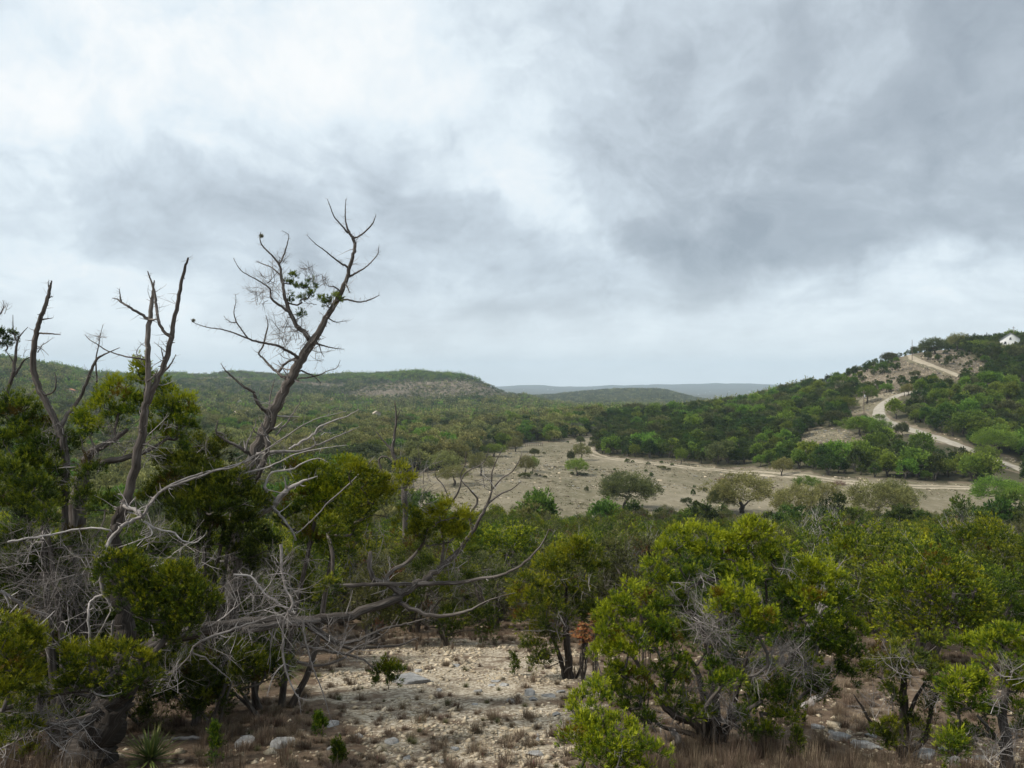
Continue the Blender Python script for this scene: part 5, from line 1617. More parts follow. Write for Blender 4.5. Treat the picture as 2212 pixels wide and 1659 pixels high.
juniper('juniper_tree', rg, None, (1950, 1636), stems=[conv(R4, q, K4) for q in (
    [(1635, 1455, 26), (1640, 1350, 21), (1640, 1200, 17), (1640, 1050, 12), (1640, 900, 6)], [(1650, 1430, 17), (1740, 1360, 14), (1765, 1250, 10), (1800, 1120, 7)], [(1620, 1440, 13), (1570, 1340, 10), (1490, 1290, 8), (1440, 1210, 6), (1400, 1150, 3)],
    [(1645, 1300, 10), (1690, 1180, 8), (1760, 1060, 5)])],
    blobs=B(R4, K4, [(1590, 960, 50, 0, .55), (1670, 970, 60, 0, .35), (1770, 950, 60, 0, .35), (1500, 1010, 60, 0, .4), (1580, 1060, 60, -.2, .4), (1700, 1060, 60, -.2, .3), (1810, 1060, 50, 0, .3), (1620, 1120, 50, -.2, .3), (1750, 1140, 60, -.2, .28),
                     (1560, 1170, 40, 0, .3), (1830, 1150, 45, 0, .3), (1560, 1330, 50, -.2, .35), (1620, 1380, 40, -.2, .35), (1700, 1330, 45, -.2, .3), (1520, 1370, 35, -.2, .35), (1780, 1240, 45, 0, .3), (1450, 1060, 50, .2, .25)]),
    dead=DD(R4, K4, [(1640, 1000, 120, -.3, 14), (1780, 1160, 100, -.2, 10), (1530, 1180, 100, -.2, 10), (1680, 1420, 80, -.3, 7), (1450, 1220, 80, 0, 6)]), dens=.75,
    mat=mat_jun, rc=.13, stem_tint=.1, label='thin open juniper with dark forked trunk in the right foreground, near the stony ledge')
juniper('juniper_tree', rg, None, (2165, 1690), stems=[conv(R4, q, K4) for q in (
    [(2120, 1560, 30), (2130, 1400, 26), (2110, 1250, 20), (2130, 1100, 14), (2160, 980, 8)], [(2125, 1420, 12), (2050, 1320, 10), (1990, 1250, 6)])],
    blobs=B(R4, K4, [(2130, 880, 45, 0, .61), (2190, 900, 50, 0, .66), (2070, 930, 50, 0, .56), (2150, 970, 60, 0, .56), (1990, 940, 50, .3, .41), (1920, 950, 50, .4, .36), (2100, 1040, 60, -.1, .51), (2200, 1040, 60, 0, .56), (1900, 1110, 50, -.2, .61),
                     (1860, 1130, 35, -.2, .61), (1960, 1120, 60, -.2, .51), (1930, 1180, 50, -.2, .46), (2040, 1160, 60, -.2, .46), (2150, 1150, 60, 0, .46), (2230, 1160, 60, 0, .46), (1940, 1250, 50, -.1, .36), (2030, 1260, 60, -.1, .36), (2190, 1270, 60, 0, .36),
                     (1920, 1340, 45, 0, .31), (2010, 1350, 45, 0, .31), (2250, 1350, 60, 0, .36), (1860, 1390, 35, -.3, .51), (1890, 1440, 30, -.3, .51), (2240, 960, 60, 0, .56)]),
    dead=DD(R4, K4, [(2140, 1040, 90, -.4, 10), (2080, 1180, 90, -.4, 10), (2150, 1350, 110, -.3, 14), (2080, 1450, 100, -.4, 12), (1970, 1370, 70, -.2, 6)]),
    mat=mat_jun_bright, rc=.125, label='yellow green juniper cut off by the right edge, pale twigs showing through')
# bare reddish shrub and grey bare crowns on the slope
juniper('bare_shrub', rg, None, (1985, 1440), stems=[conv(R4, q, K4) for q in (
    [(1720, 1000, 16), (1700, 900, 14), (1690, 780, 9), (1640, 640, 4)], [(1725, 980, 14), (1760, 880, 12), (1810, 760, 8), (1850, 640, 3)], [(1720, 960, 12), (1740, 820, 9), (1780, 700, 5), (1770, 620, 2)], [(1735, 960, 12), (1820, 850, 9), (1930, 730, 4)])],
    dead=DD(R4, K4, [(1740, 760, 130, 0, 26), (1820, 720, 120, 0, 22), (1680, 700, 100, 0, 14), (1860, 700, 90, 0, 12)]),
    wood=mat_dead, label='bare reddish grey shrub with many forking stems above the thin open juniper', cat='bare shrub')
for nm, d_, bx, tx, lab in (('dead_tree', 32, (858, 1110), R1(2040, 1120), 'small dark bare snag rising between the leaning trunk and the limb end'),):
    juniper(nm, rg, d_, None, stems=[conv(R1, q, K1) for q in (
        [(2100, 1620, 16), (2090, 1500, 13), (2060, 1430, 10), (2035, 1370, 9), (2045, 1290, 7), (2055, 1200, 5), (2046, 1110, 2)], [(2040, 1375, 7), (2000, 1330, 5), (1950, 1270, 2)],
        [(2055, 1210, 4), (2075, 1160, 2)], [(1990, 1500, 6), (1965, 1420, 5), (2000, 1400, 4), (2050, 1440, 4)])],
        dead=DD(R1, K1, [(2040, 1330, 70, 0, 4), (2060, 1450, 90, 0, 7)]), label=lab, cat='dead tree')
print('HERO tris', TRIS[0])
# ------------------------------------------------------------------ junipers on the slope between the clearing and the field
GRAVEL = [(560, 1520), (660, 1440), (760, 1395), (860, 1385), (1130, 1375), (1120, 1480), (1300, 1482), (1270, 1560), (1240, 1760), (250, 1760), (300, 1560)]
LEDGEP = [(1700, 1540), (1760, 1535), (1900, 1580), (1990, 1640), (2300, 1600), (2300, 1800), (1200, 1800), (1300, 1640), (1500, 1640), (1640, 1640)]


def build_slope():
    rng = np.random.default_rng(77)
    pts = []
    tries = 0
    while tries < 12000:
        tries += 1
        d = math.sqrt(rng.uniform(14.5 ** 2, 124 ** 2))
        x = rng.uniform(-.98, .98) * d
        px = 1106 + x / d * FOC
        sp = 2.15 if d < 60 else 2.5
        if any((x - q[0]) ** 2 + (d - q[1]) ** 2 < sp ** 2 for q in pts):
            continue
        z = float(H(x, d))
        py = 829.5 - (z - EYE) / d * FOC
        if inpoly(px, py, GRAVEL) or inpoly(px, py, LEDGEP):
            continue
        if d < 21 and 1080 < px < 1420:
            continue
        if px < 1000 and d < (12.5 if px < 640 else 17):
            continue
        pts.append((x, d, z, px, py))
    pts.sort(key=lambda q: q[1])
    rest = []
    n1 = 0
    where = lambda px, d: ('on the left behind the leaning trunk' if px < 900 else 'between limb end and clearing' if px < 1200 else
                           'behind the free standing juniper' if px < 1440 else 'behind the large round juniper' if px < 1820 else 'on the slope at the right')
    for (x, d, z, px, py) in pts:
        h = rng.uniform(2.1, 3.95) * (1.0 if d < 60 else 1.05)
        if d < 24: h *= .85
        k = int(rng.choice(6, p=[.2, .22, .2, .12, .15, .11]))
        s = h / 3.6
        fx = rng.uniform(.95, 1.3)
        if d < 66 and 20 < px < 2190 and n1 < 150:
            n1 += 1
            w_ = where(px, d)
            bright = k in (1, 4)
            o = place(NEARJ[k], 'juniper_tree', (x, d, z - .05), rng.uniform(0, 6.28), (s * fx, s * fx, s),
                      ('yellow green juniper in the thicket ' if bright else 'dull green juniper with grey twigs in the thicket ') + w_, 'juniper tree',
                      ('yellow green' if bright else 'dull green') + ' junipers ' + w_)
        else:
            rest.append((x, d, z - .05, k, s * fx))
    r = np.array(rest)
    gn_scatter('thicket', r[:, :3], r[:, 3].astype(int) % 3, r[:, 4], rng.uniform(0, 6.28, len(r)), [join_near(p) for p in (NEARJ[0], NEARJ[1], NEARJ[3])], 'juniper thicket running down the slope to the bare field')
    print('SLOPE', n1, len(rest))


def join_near(pr):
    import bmesh
    bm = bmesh.new()
    me = bpy.data.meshes.new('thicket_kind')
    for k, (pn, m) in enumerate(pr['parts']):
        n0 = len(bm.faces)
        bm.from_mesh(m)
        bm.faces.ensure_lookup_table()
        for f in bm.faces[n0:]:
            f.material_index = k
        me.materials.append(m.materials[0])
    bm.to_mesh(me); bm.free()
    return me


build_slope()

# fully grey bare crowns standing in the thicket
gng = np.random.default_rng(31)


def bare_proto():
    M = Mesh(); Mt = Mesh()
    for k in range(5):
        a0 = gng.uniform(0, 6.28)
        p = [np.array((0, 0, -.1)), np.array((math.cos(a0) * .3, math.sin(a0) * .3, .8)), np.array((math.cos(a0) * .8, math.sin(a0) * .8, 1.7)), np.array((math.cos(a0) * 1.0, math.sin(a0) * 1.0, 2.5))]
        pts, rad = smooth_path(p, [.06, .045, .03, .015], 4, .3, gng)
        tube(M, pts, rad, 6, .5)
        for j in range(9):
            i = int(gng.integers(4, len(pts)))
            twig(Mt, gng, pts[i], unit(pts[i] - np.array((0, 0, .8)) + rdir(gng) * .6), gng.uniform(.6, 1.2), .014, 3, .4, .12, (2, 4), 3, .7)
    TRIS[0] += M.tris() + Mt.tris()
    return dict(parts=[('trunk', M.mesh('bare_wood', mat_dead, True, True)), ('dead_twigs', Mt.mesh('bare_twigs', mat_twig, True, True))], h=3, w=2.5)


BARE = [bare_proto() for _ in range(3)]
for i in range(34):
    d = math.sqrt(gng.uniform(17 ** 2, 75 ** 2)); x = gng.uniform(-.15, .70) * d
    z = float(H(x, d)); px, py = proj(x, d, z)
    if inpoly(px, py, GRAVEL) or inpoly(px, py, LEDGEP) or (d < 24 and px < 1450):
        continue
    sd = gng.uniform(.8, 1.12)
    place(BARE[i % 3], 'bare_tree', (x, d, z), gng.uniform(0, 6.28), (sd, sd, sd * gng.uniform(.85, 1.15)), 'grey leafless tree scattered in the juniper thicket below the bare field', 'bare tree', 'leafless trees scattered in the thicket')
for i, (px, py, d, h, lb) in enumerate([
        (1460, 1170, 44, 3.3, 'grey bare crowned tree in the thicket below the round field oak'),
        (1345, 1185, 42, 2.8, 'small grey bare tree above the free standing juniper'),
        (1120, 1130, 52, 3.2, 'grey bare tree in the thicket behind the limb end'),
        (1325, 1300, 26, 2.4, 'pale bare tree directly right behind the free standing juniper'),
        (1740, 1170, 38, 3.8, 'tallest grey bare tree just right of the large round juniper top'),
        (1800, 1200, 33, 3.4, 'grey bare tree between the large round juniper and the slope thicket'),
        (1840, 1240, 30, 3.0, 'grey bare tree lower behind the right shoulder of the large round juniper'),
        (2080, 1180, 30, 3.0, 'pale bare crown with curling twigs in the thicket near the right edge'),
        (2180, 1110, 27, 3.3, 'pale bare tree standing tallest at the right edge thicket'),
        (1700, 1330, 15, 2.2, 'small bare tree inside the shade right of the large round juniper'),
        (1930, 1200, 36, 3.0, 'grey bare tree in the middle of the right hand thicket'),
        (930, 1130, 40, 3.0, 'grey bare tree beyond the green tips over the long limb'),
        (1230, 1110, 60, 3.4, 'faint grey bare tree in front of the near field edge')]):
    x = (px - 1106) / FOC * d
    place(BARE[i % 3], 'bare_tree', (x, d, float(H(x, d))), gng.uniform(0, 6.28), h / 2.75, lb, 'bare tree', 'bare grey trees in the thicket')

# ------------------------------------------------------------------ trees standing in and beside the field
OAKN = {
    'dark': [proto_tree('field_live_oak', prng, 'oak', 5.0, 7.2, 'near', mat_oak_dark, mat_oakbark, dense=1.8) for _ in range(2)],
    'olive': [proto_tree('field_olive_oak', prng, 'oak', 5.0, 7.0, 'near', mat_oak_olive, mat_oakbark) for _ in range(3)],
    'green': [proto_tree('field_green_oak', prng, 'oak', 5.0, 6.4, 'near', mat_oak_green, mat_oakbark) for _ in range(2)],
    'jun': [proto_tree('field_juniper', prng, 'juniper', 5.0, 4.6, 'near', mat_jun_hill, mat_bark)],
}


def field_tree(px, py, wpx, hpx, kind, label, cat='oak tree', name='oak_tree', k=0):
    b = hit(px, py, 80, 2000)
    while b[1] > 440 and py < 900:
        py += 3
        b = hit(px, py, 80, 2000)
    pr = OAKN[kind][k % len(OAKN[kind])]
    w = wpx / FOC * b[1]; h = hpx / FOC * b[1]
    place(pr, name, (b[0], b[1], b[2] - .1), gng.uniform(0, 6.28), (w / pr['w'], w / pr['w'], h / pr['h']), label, cat)


FT = [
    (*R5(1553, 1032), 136, 78, 'dark', 'big round live oak with dark double trunk alone in the near bare field', 0),
    (*R5(1225, 800), 54, 36, 'green', 'small round spreading green oak with tufts of grass round its foot in the field', 1),
    (*R5(1255, 695), 42, 36, 'olive', 'bronze topped oak standing behind the small round green oak', 0),
    (*R5(1183, 708), 17, 25, 'dark', 'slim dark little tree left of the bronze topped oak', 0),
    (*R5(1250, 588), 22, 20, 'dark', 'little dark tree farthest up the field arm below the wood', 1),
    (*R5(927, 668), 22, 18, 'dark', 'little dark tree by the far left fence of the field', 1),
    (*R5(866, 800), 42, 44, 'olive', 'olive oak with leaning trunk, front one of the pair at the left of the field', 1),
    (*R5(918, 772), 27, 33, 'green', 'paler green oak, rear one of the pair at the left of the field', 0),
    (*R5(1437, 666), 13, 18, 'green', 'tiny bright lime tree in front of the dark wood edge', 1),
    (*R5(1945, 720), 27, 36, 'green', 'leaning bright green tree at the foot of the dark wood', 0),
    (*R5(1405, 530), 20, 18, 'green', 'bright green tree at the tip of the field arm', 0),
    (*R5(310, 800), 70, 52, 'olive', 'brownish olive oak at the left end of the bare field', 2),
    (*R5(650, 668), 56, 27, 'green', 'bright green low oak left of the field beside the wood', 1),
    (*R5(400, 745), 56, 56, 'olive', 'tall brown tinted oak in front of the valley wood', 0),
    (*R5(380, 868), 80, 44, 'olive', 'low brown tinted oak bush nearest the left end of the field', 1),
    (*R5(560, 800), 66, 48, 'olive', 'muted olive oak between the brown oaks and the pair in the field', 0),
    (*R5(800, 635), 36, 30, 'olive', 'olive oak at the upper left corner of the field', 2),
    (*R5(240, 700), 44, 26, 'dark', 'grey green bush oak at the left behind the brownish oak', 0),
    (*R5(90, 725), 56, 40, 'olive', 'mustard oak at the left behind the dark bare snag', 2),
    (*R6(592, 1080), 50, 40, 'olive', 'olive oak alone beside the wheel tracks', 0),
    (*R6(330, 1330), 150, 86, 'olive', 'pale green wide oak, left end of the row at the near field edge', 2),
    (*R6(190, 1330), 70, 60, 'dark', 'dark limbed oak leaning out from the left of the pale row', 1),
    (*R6(660, 1400), 115, 84, 'olive', 'bronze oak with dark trunk in the middle of the pale row', 0),
    (*R6(885, 1335), 66, 70, 'olive', 'bronze oak with bare forked trunk, right of the middle of the pale row', 1),
    (*R6(765, 1190), 58, 36, 'green', 'bright green oak crown behind the pale row near the tracks', 0),
    (*R6(1210, 1400), 147, 92, 'olive', 'large layered yellow olive oak in the pale row', 1),
    (*R6(1340, 1345), 100, 76, 'olive', 'tall yellow olive oak at the right end of the pale row', 2),
    (*R6(960, 1440), 87, 56, 'olive', 'soft green low oak in front of the large layered oak', 2),
    (*R6(1455, 1440), 70, 44, 'dark', 'muted green oak at the right foot of the pale row', 1),
    (*R6(2030, 1300), 116, 66, 'green', 'broad fresh green oak at the near right corner of the field', 1),
    (*R6(2180, 1330), 90, 60, 'green', 'fresh green oak at the right edge beside the broad one', 0),
    (*R6(60, 1440), 90, 44, 'olive', 'mustard low oak left of the pale row at the field edge', 0),
]
for i, (px, py, w, h, kd, lb, k) in enumerate(FT):
    field_tree(px, py, w, h, kd, lb, k=k)
# ridge-line trees on the hill top
for (a, b, w, h, kd, lb, k) in [
        (1615, 262, 58, 34, 'dark', 'dark rounded tree on the hilltop skyline right of the utility pole', 0), (1545, 262, 26, 20, 'dark', 'small dark tree on the skyline next to the hilltop pole', 1),
        (1765, 240, 48, 38, 'olive', 'tall feathery olive tree on the hilltop skyline', 1), (1900, 250, 56, 26, 'green', 'low green tree on the hilltop between the feathery tree and the house', 0),
        (2010, 258, 50, 26, 'dark', 'dark wide tree below the hilltop house', 1), (2180, 220, 40, 26, 'dark', 'dark tree right in front of the hilltop house corner', 0), (2070, 300, 46, 30, 'olive', 'olive tree below the hilltop house', 2),
        (1305, 325, 34, 24, 'dark', 'dark bushy tree on the left shoulder of the stony hilltop', 1), (860, 480, 28, 17, 'dark', 'dark flat topped tree on the left shoulder of the road hill', 0),
        (1130, 325, 22, 10, 'dark', 'low dark bush on the bare skyline left of the hilltop', 1), (1480, 262, 20, 16, 'dark', 'dark windblown tree just right of the hilltop pole', 0),
        (1165, 592, 46, 38, 'green', 'bright green oak left of the road bend', 0), (1290, 522, 30, 20, 'green', 'green oak above the road bend', 1), (1000, 650, 60, 32, 'green', 'lime green oak left of the pole by the road', 1),
        (1110, 812, 84, 42, 'green', 'large vivid green oak below the road bend', 0), (1250, 830, 52, 40, 'green', 'green oak with thin dark trunk beside the clearing', 1), (1245, 712, 24, 16, 'green', 'round green tree hiding the road at its bend', 0),
        (1400, 815, 32, 30, 'dark', 'round dark green oak between the two pieces of road', 0), (1412, 545, 18, 24, 'olive', 'left one of two slim oaks at the top of the bend', 0), (1440, 540, 22, 26, 'olive', 'right one of two slim oaks at the top of the bend', 1),
        (2010, 940, 92, 56, 'green', 'big fresh green oak right of the lower road', 1), (1960, 1000, 50, 40, 'green', 'fresh green oak covering the road near the right edge', 0), (1520, 720, 40, 28, 'green', 'light green oak with pale trunk beside the road bank', 1),
        (770, 750, 60, 26, 'green', 'light green oak among dark junipers left of the clearing', 0)]:
    field_tree(*R6(a, b), w, h, kd, lb, k=k)
# small dark bushes dotted over the field
pr_b = MID['juniper'] + MID['dark']
for i, (a, b, w, h) in enumerate([(1572, 712, 12, 8), (1610, 712, 7, 5), (1718, 723, 9, 5), (1808, 718, 7, 6), (1880, 730, 8, 4), (1812, 758, 14, 7), (1858, 762, 8, 4), (1785, 748, 6, 4), (1698, 775, 8, 5), (1735, 808, 9, 8),
                                  (1357, 765, 6, 4), (1398, 806, 7, 4), (1485, 765, 6, 4), (1287, 915, 9, 11), (1725, 870, 10, 7), (1985, 1005, 20, 14), (2045, 1008, 12, 9), (2025, 940, 9, 12), (2035, 885, 6, 6), (1190, 793, 10, 5),
                                  (1255, 797, 20, 5), (865, 815, 26, 10), (1002, 818, 8, 5), (995, 652, 7, 4), (1330, 552, 8, 6), (2110, 912, 9, 8), (910, 790, 7, 6), (1160, 575, 6, 4), (940, 800, 6, 5)]):
    bb = hit(*R5(a, b), 80, 500)
    pr = pr_b[i % len(pr_b)]
    w_ = w * 1.15 / FOC * bb[1]; h_ = h * 1.3 / FOC * bb[1]
    place(pr, 'field_bush', (bb[0], bb[1], bb[2] - .12 * h_), gng.uniform(0, 6.28), (w_ / pr['w'], w_ / pr['w'], h_ / pr['h']), 'small dark bush dotted on the bare field', 'bush', 'small bushes dotted on the bare field')


# ------------------------------------------------------------------ brush piles
def brush_pile(px, py, w, label):
    b = hit(px, py, 80, 500)
    W_ = w / FOC * b[1]
    M = Mesh()
    for _ in range(150):
        a0 = gng.uniform(0, 6.28); r = math.sqrt(gng.random()) * W_ * .45
        z = (1 - (r / (W_ * .5)) ** 2) * W_ * .28 * gng.random()
        twig(M, gng, np.array((math.cos(a0) * r, math.sin(a0) * r, z)), unit(rdir(gng) * (1, 1, .45)), W_ * gng.uniform(.12, .3), .035, 1, .3, 0, (1, 3), 3)
    root = empty('brush_pile', b)
    tag(root, label, 'brush pile')
    obj('sticks', M, mat_brush, root, smooth=True, bark=True)['kind'] = 'stuff'


mat_brush = bark_mat('rusty_brush', (.06, .03, .022), (.12, .065, .048), (.2, .13, .10))
brush_pile(*R6(200, 1112), 30, 'rust brown heap of cut brush beside the wheel tracks')
brush_pile(*R6(972, 1138), 32, 'dark heap of cut brush between tracks and pale oak row')


# ------------------------------------------------------------------ buildings, poles, fence
def plain(name, col, rough=.8, vary=.0, scale=1.0):
    m, b, out = new_mat(name)
    c = c4(col)
    if vary:
        g = b.n('ShaderNodeTexCoord').outputs['Object']
        c = b.ramp(b.noise(g, scale, 5, .6), [(.3, tuple(x * (1 - vary) for x in col)), (.7, tuple(min(1, x * (1 + vary)) for x in col))])
    b.link(bsdf(b, c, rough, .3), out.inputs[0])
    return m


m_white = plain('white_painted_boards', (.72, .72, .70), .7, .06, 1)
m_shingle = plain('grey_shingles', (.20, .20, .205), .8, .2, 3)
m_glass = plain('dark_window_glass', (.03, .035, .045), .15)
m_tan = plain('tan_stucco', (.42, .35, .27), .9, .1, 1)
m_rust = plain('terracotta_roof', (.36, .17, .10), .8, .15, 1)
m_dark = plain('dark_metal_cladding', (.035, .04, .05), .5, .1, 1)
m_pale = plain('pale_far_wall', (.75, .76, .76), .8)
m_pole = plain('weathered_pole_wood', (.13, .10, .08), .9, .25, 4)
m_steel = plain('galvanised_steel', (.35, .36, .37), .45)


def box(M, x0, x1, y0, y1, z0, z1):
    V = [(x0, y0, z0), (x1, y0, z0), (x1, y1, z0), (x0, y1, z0), (x0, y0, z1), (x1, y0, z1), (x1, y1, z1), (x0, y1, z1)]
    M.add(V, Q=[(0, 3, 2, 1), (4, 5, 6, 7), (0, 1, 5, 4), (1, 2, 6, 5), (2, 3, 7, 6), (3, 0, 4, 7)])


def house(loc, rz, w, dep, h, rise, label, wall_m, roof_m, group=None, name='house', cat='house', windows=True, over=.4):
    root = empty(name, loc, rz)
    tag(root, label, cat, group)
    M = Mesh()
    hw, hd = w / 2, dep / 2
    V = [(-hw, -hd, -4), (hw, -hd, -4), (hw, hd, -4), (-hw, hd, -4), (-hw, -hd, h), (hw, -hd, h), (hw, hd, h), (-hw, hd, h), (0, -hd, h + rise), (0, hd, h + rise)]
    M.add(V, Q=[(0, 1, 5, 4), (1, 2, 6, 5), (2, 3, 7, 6), (3, 0, 4, 7)], T=[(4, 5, 8), (6, 7, 9)])
    obj('wall', M, wall_m, root)
    R = Mesh()
    t = .18; s = rise / hw
    for sg in (-1, 1):
        a = np.array([(0, rise + h + .02), (sg * (hw + over), h - s * over + .02), (sg * (hw + over), h - s * over + .02 + t), (0, rise + h + .02 + t)])
        V = [(p[0], y, p[1]) for y in (-hd - over, hd + over) for p in a]
        R.add(V, Q=[(0, 1, 2, 3), (7, 6, 5, 4), (0, 4, 5, 1), (1, 5, 6, 2), (2, 6, 7, 3), (3, 7, 4, 0)])
    obj('roof', R, roof_m, root)
    if windows:
        for (cx, cz, ww, wh) in windows:
            G = Mesh(); box(G, cx - ww / 2, cx + ww / 2, -hd - .03, -hd + .05, cz - wh / 2, cz + wh / 2)
            wn_ = obj('window', G, m_glass, root)
            Fm = Mesh(); e = .12
            for (x0, x1, z0, z1) in ((cx - ww / 2 - e, cx - ww / 2, cz - wh / 2 - e, cz + wh / 2 + e), (cx + ww / 2, cx + ww / 2 + e, cz - wh / 2 - e, cz + wh / 2 + e),
                                     (cx - ww / 2, cx + ww / 2, cz + wh / 2, cz + wh / 2 + e), (cx - ww / 2, cx + ww / 2, cz - wh / 2 - e, cz - wh / 2)):
                box(Fm, x0, x1, -hd - .09, -hd - .035, z0, z1)
            obj('window_frame', Fm, m_white, wn_)
    return root


hb = hit(*R6(2095, 210), 60, 600)
d_ = 392.0
hx = (R6(2095, 0)[0] - 1106) / FOC * d_
hz_ = EYE + (829.5 - R6(0, 200)[1]) / FOC * d_
house((hx + 1.5, d_, EYE + (829.5 - 748) / FOC * d_), -.5, 8.2, 11, 3.6, 3.0, 'white gabled house with grey roof on top of the right hill', m_white, m_shingle,
      windows=[(0, 3.7, .8, 1.2), (-2.2, 1.6, .9, 1.2), (2.1, 1.6, .9, 1.2)])
print('house z', hz_, float(H(hx, d_)))


def pole(px, py_base, py_top, label, arm=True, dmax=600):
    b = hit(px, py_base, 60, 2000)
    while b[1] > 440:
        py_base += 2
        b = hit(px, py_base, 60, 2000)
    h = (py_base - py_top) / FOC * b[1]
    root = empty('utility_pole', b)
    tag(root, label, 'utility pole', 'utility poles on the road hill')
    M = Mesh(); tube(M, [(0, 0, -1), (0, 0, h * .5), (0, 0, h)], [.17, .15, .11], 8)
    obj('pole_shaft', M, m_pole, root, smooth=True)
    if arm:
        A = Mesh(); box(A, -.9, .9, -.07, .07, h - 1.0, h - .82)
        obj('crossarm', A, m_pole, root)
        T = Mesh(); tube(T, [(.32, 0, h - 2.9), (.32, 0, h - 1.9)], [.24, .24], 10)
        obj('transformer', T, m_steel, root, smooth=True)
        for sx in (-.75, .75):
            I = Mesh(); tube(I, [(sx, 0, h - .82), (sx, 0, h - .62)], [.06, .04], 6)
            obj('insulator', I, m_steel, root)


pole(*R6(1464, 303), R6(0, 168)[1], 'slim utility pole at the bend of the road on the hilltop', False)
pole(*R6(2143, 215), R6(0, 78)[1], 'tallest utility pole in front of the white hilltop house', True)
pole(*R6(1141, 668), R6(0, 505)[1], 'utility pole by the lower road bend against dark trees', True)


def fence(pa, pb, n, hgt, label):
    a = hit(*pa, 80, 600); b = hit(*pb, 80, 600)
    root = empty('fence', a)
    tag(root, label, 'fence')
    tops = []
    M0 = Mesh(); tube(M0, [(0, 0, -.3), (0, 0, hgt)], [.12, .10], 5)
    pm = M0.mesh('fence_post', m_pole); TRIS[0] += M0.tris() * n
    for i in range(n):
        t = i / (n - 1)
        x = a[0] * (1 - t) + b[0] * t; y = a[1] * (1 - t) + b[1] * t; z = float(H(x, y))
        link('post', pm, root, (x - a[0], y - a[1], z - a[2]))
        tops.append(np.array((x, y, z)) - a)
    for f in (.95, .5):
        Wm = Mesh(); tube(Wm, [p + np.array((0, 0, hgt * f)) for p in tops], [.035] * n, 4, cap=False)
        obj('rail', Wm, m_steel, root)


fence(R5(868, 600), R5(985, 596), 10, 1.5, 'grey pipe fence crossing the far left corner of the bare field')
# houses far off in the valley and on the hills
for (px, py, w, lb, wm, rm, d0, d1) in [
        (20, 796, 15, 'long dark flat building on the left hill behind the bare snags', m_dark, m_dark, 500, 2000),
        (152, 862, 22, 'low tan house with terracotta roof on the left hillside', m_tan, m_rust, 300, 2000),
        (507, 919, 9, 'tan house in the valley wood left of the leaning trunk', m_tan, m_tan, 300, 2000), (533, 915, 9, 'pale gabled house in the valley wood nearest the leaning trunk', m_tan, m_tan, 300, 2000),
        (518, 884, 8, 'small white house high in the valley wood left of the leaning trunk', m_white, m_tan, 300, 2000), (813, 916, 15, 'long tan roofed building in the valley wood right of the leaning trunk', m_tan, m_tan, 300, 2000),
        (718, 878, 5, 'tiny pinkish house on the lower mesa slope', m_tan, m_rust, 300, 2000)]:
    b = hit(px, py, d0, d1)
    W_ = w / FOC * b[1]
    house((b[0], b[1], b[2] + (4.2 if px > 300 else 3.4)), .3 if px > 60 else 0, W_, 9, 3.4, 1.6 if wm is not m_dark else .3, lb, wm, rm, windows=False)
rr = np.random.default_rng(9)
first = None
spots = [(1492, 858), (1496, 859), (1372, 846), (1377, 846)] + [(rr.uniform(1505, 1650), rr.uniform(845, 862)) for _ in range(22)] + [(rr.uniform(1130, 1330), rr.uniform(841, 848)) for _ in range(9)]
for i, (px, py) in enumerate(spots):
    b = hit(px, py, 2200, 9000)
    if first is None:
        first = house((0, 0, 0), 0, 16, 12, 5, 2.4, 'tiny white house on the far blue ridges', m_pale, m_shingle, 'white houses on the far ridges', windows=False)
        o = first
    else:
        o = copy_tree(first)
    s = b[1] / FOC * rr.uniform(1.1, 2.6) / 16 * (1.6 if i < 4 else 1)
    o.location = (b[0], b[1], b[2] + 5 * s)
    o.scale = (s, s, s)
    o.rotation_euler = (0, 0, rr.uniform(-.5, .5))
# ------------------------------------------------------------------ foreground ground cover
fr = np.random.default_rng(55)


def rock_mat(name, c1, c2, c3):
    m, b, out = new_mat(name)
    g = b.n('ShaderNodeTexCoord').outputs['Object']
    oi = b.n('ShaderNodeObjectInfo').outputs['Random']
    off = b.vmath('ADD', g, b.scale((13.0, 7.0, 5.0), oi)) if False else g
    n = b.noise(off, 7, 8, .65)
    n2 = b.noise(off, 40, 5, .7)
    c = b.ramp(b.math('MULTIPLY_ADD', n2, .35, b.math('MULTIPLY', n, .75)), [(.35, c1), (.55, c2), (.75, c3)])
    c = b.mix(1.0, c, b.maprange(b.math('ADD', attr(b, 'tint'), b.math('MULTIPLY', b.math('SUBTRACT', oi, .5), .3)), 0, 1, .6, 1.35), 'MULTIPLY')
    b.link(bsdf(b, c, .9, .2, bump(b, n2, .01, .8)), out.inputs[0])
    return m


mat_rock = rock_mat('grey_weathered_limestone', (.13, .125, .12), (.25, .245, .235), (.40, .39, .37))
mat_chip = rock_mat('pale_limestone_chips', (.24, .185, .12), (.42, .345, .24), (.64, .56, .44))
mat_grass = foliage_mat('dry_brown_grass', (.075, .052, .036), (.17, .125, .085), (.31, .245, .165), trans=.2, hue=.015, rng_amt=.3)
mat_straw = foliage_mat('pale_field_straw', (.14, .12, .075), (.24, .205, .14), (.33, .29, .21), trans=.2)
mat_grassg = foliage_mat('half_green_grass', (.05, .052, .02), (.12, .12, .05), (.24, .21, .11), trans=.25, hue=.02, rng_amt=.2)
mat_yucca = foliage_mat('yucca_leaves', (.04, .065, .015), (.12, .16, .035), (.36, .33, .12), trans=.15, hue=.01, rng_amt=.1)
mat_sumac = foliage_mat('rusty_sumac_leaves', (.15, .055, .02), (.28, .13, .04), (.34, .27, .08), trans=.3, hue=.01, rng_amt=.1)
mat_moss = foliage_mat('grey_ball_moss', (.12, .12, .08), (.22, .22, .15), (.33, .32, .23), trans=.1)


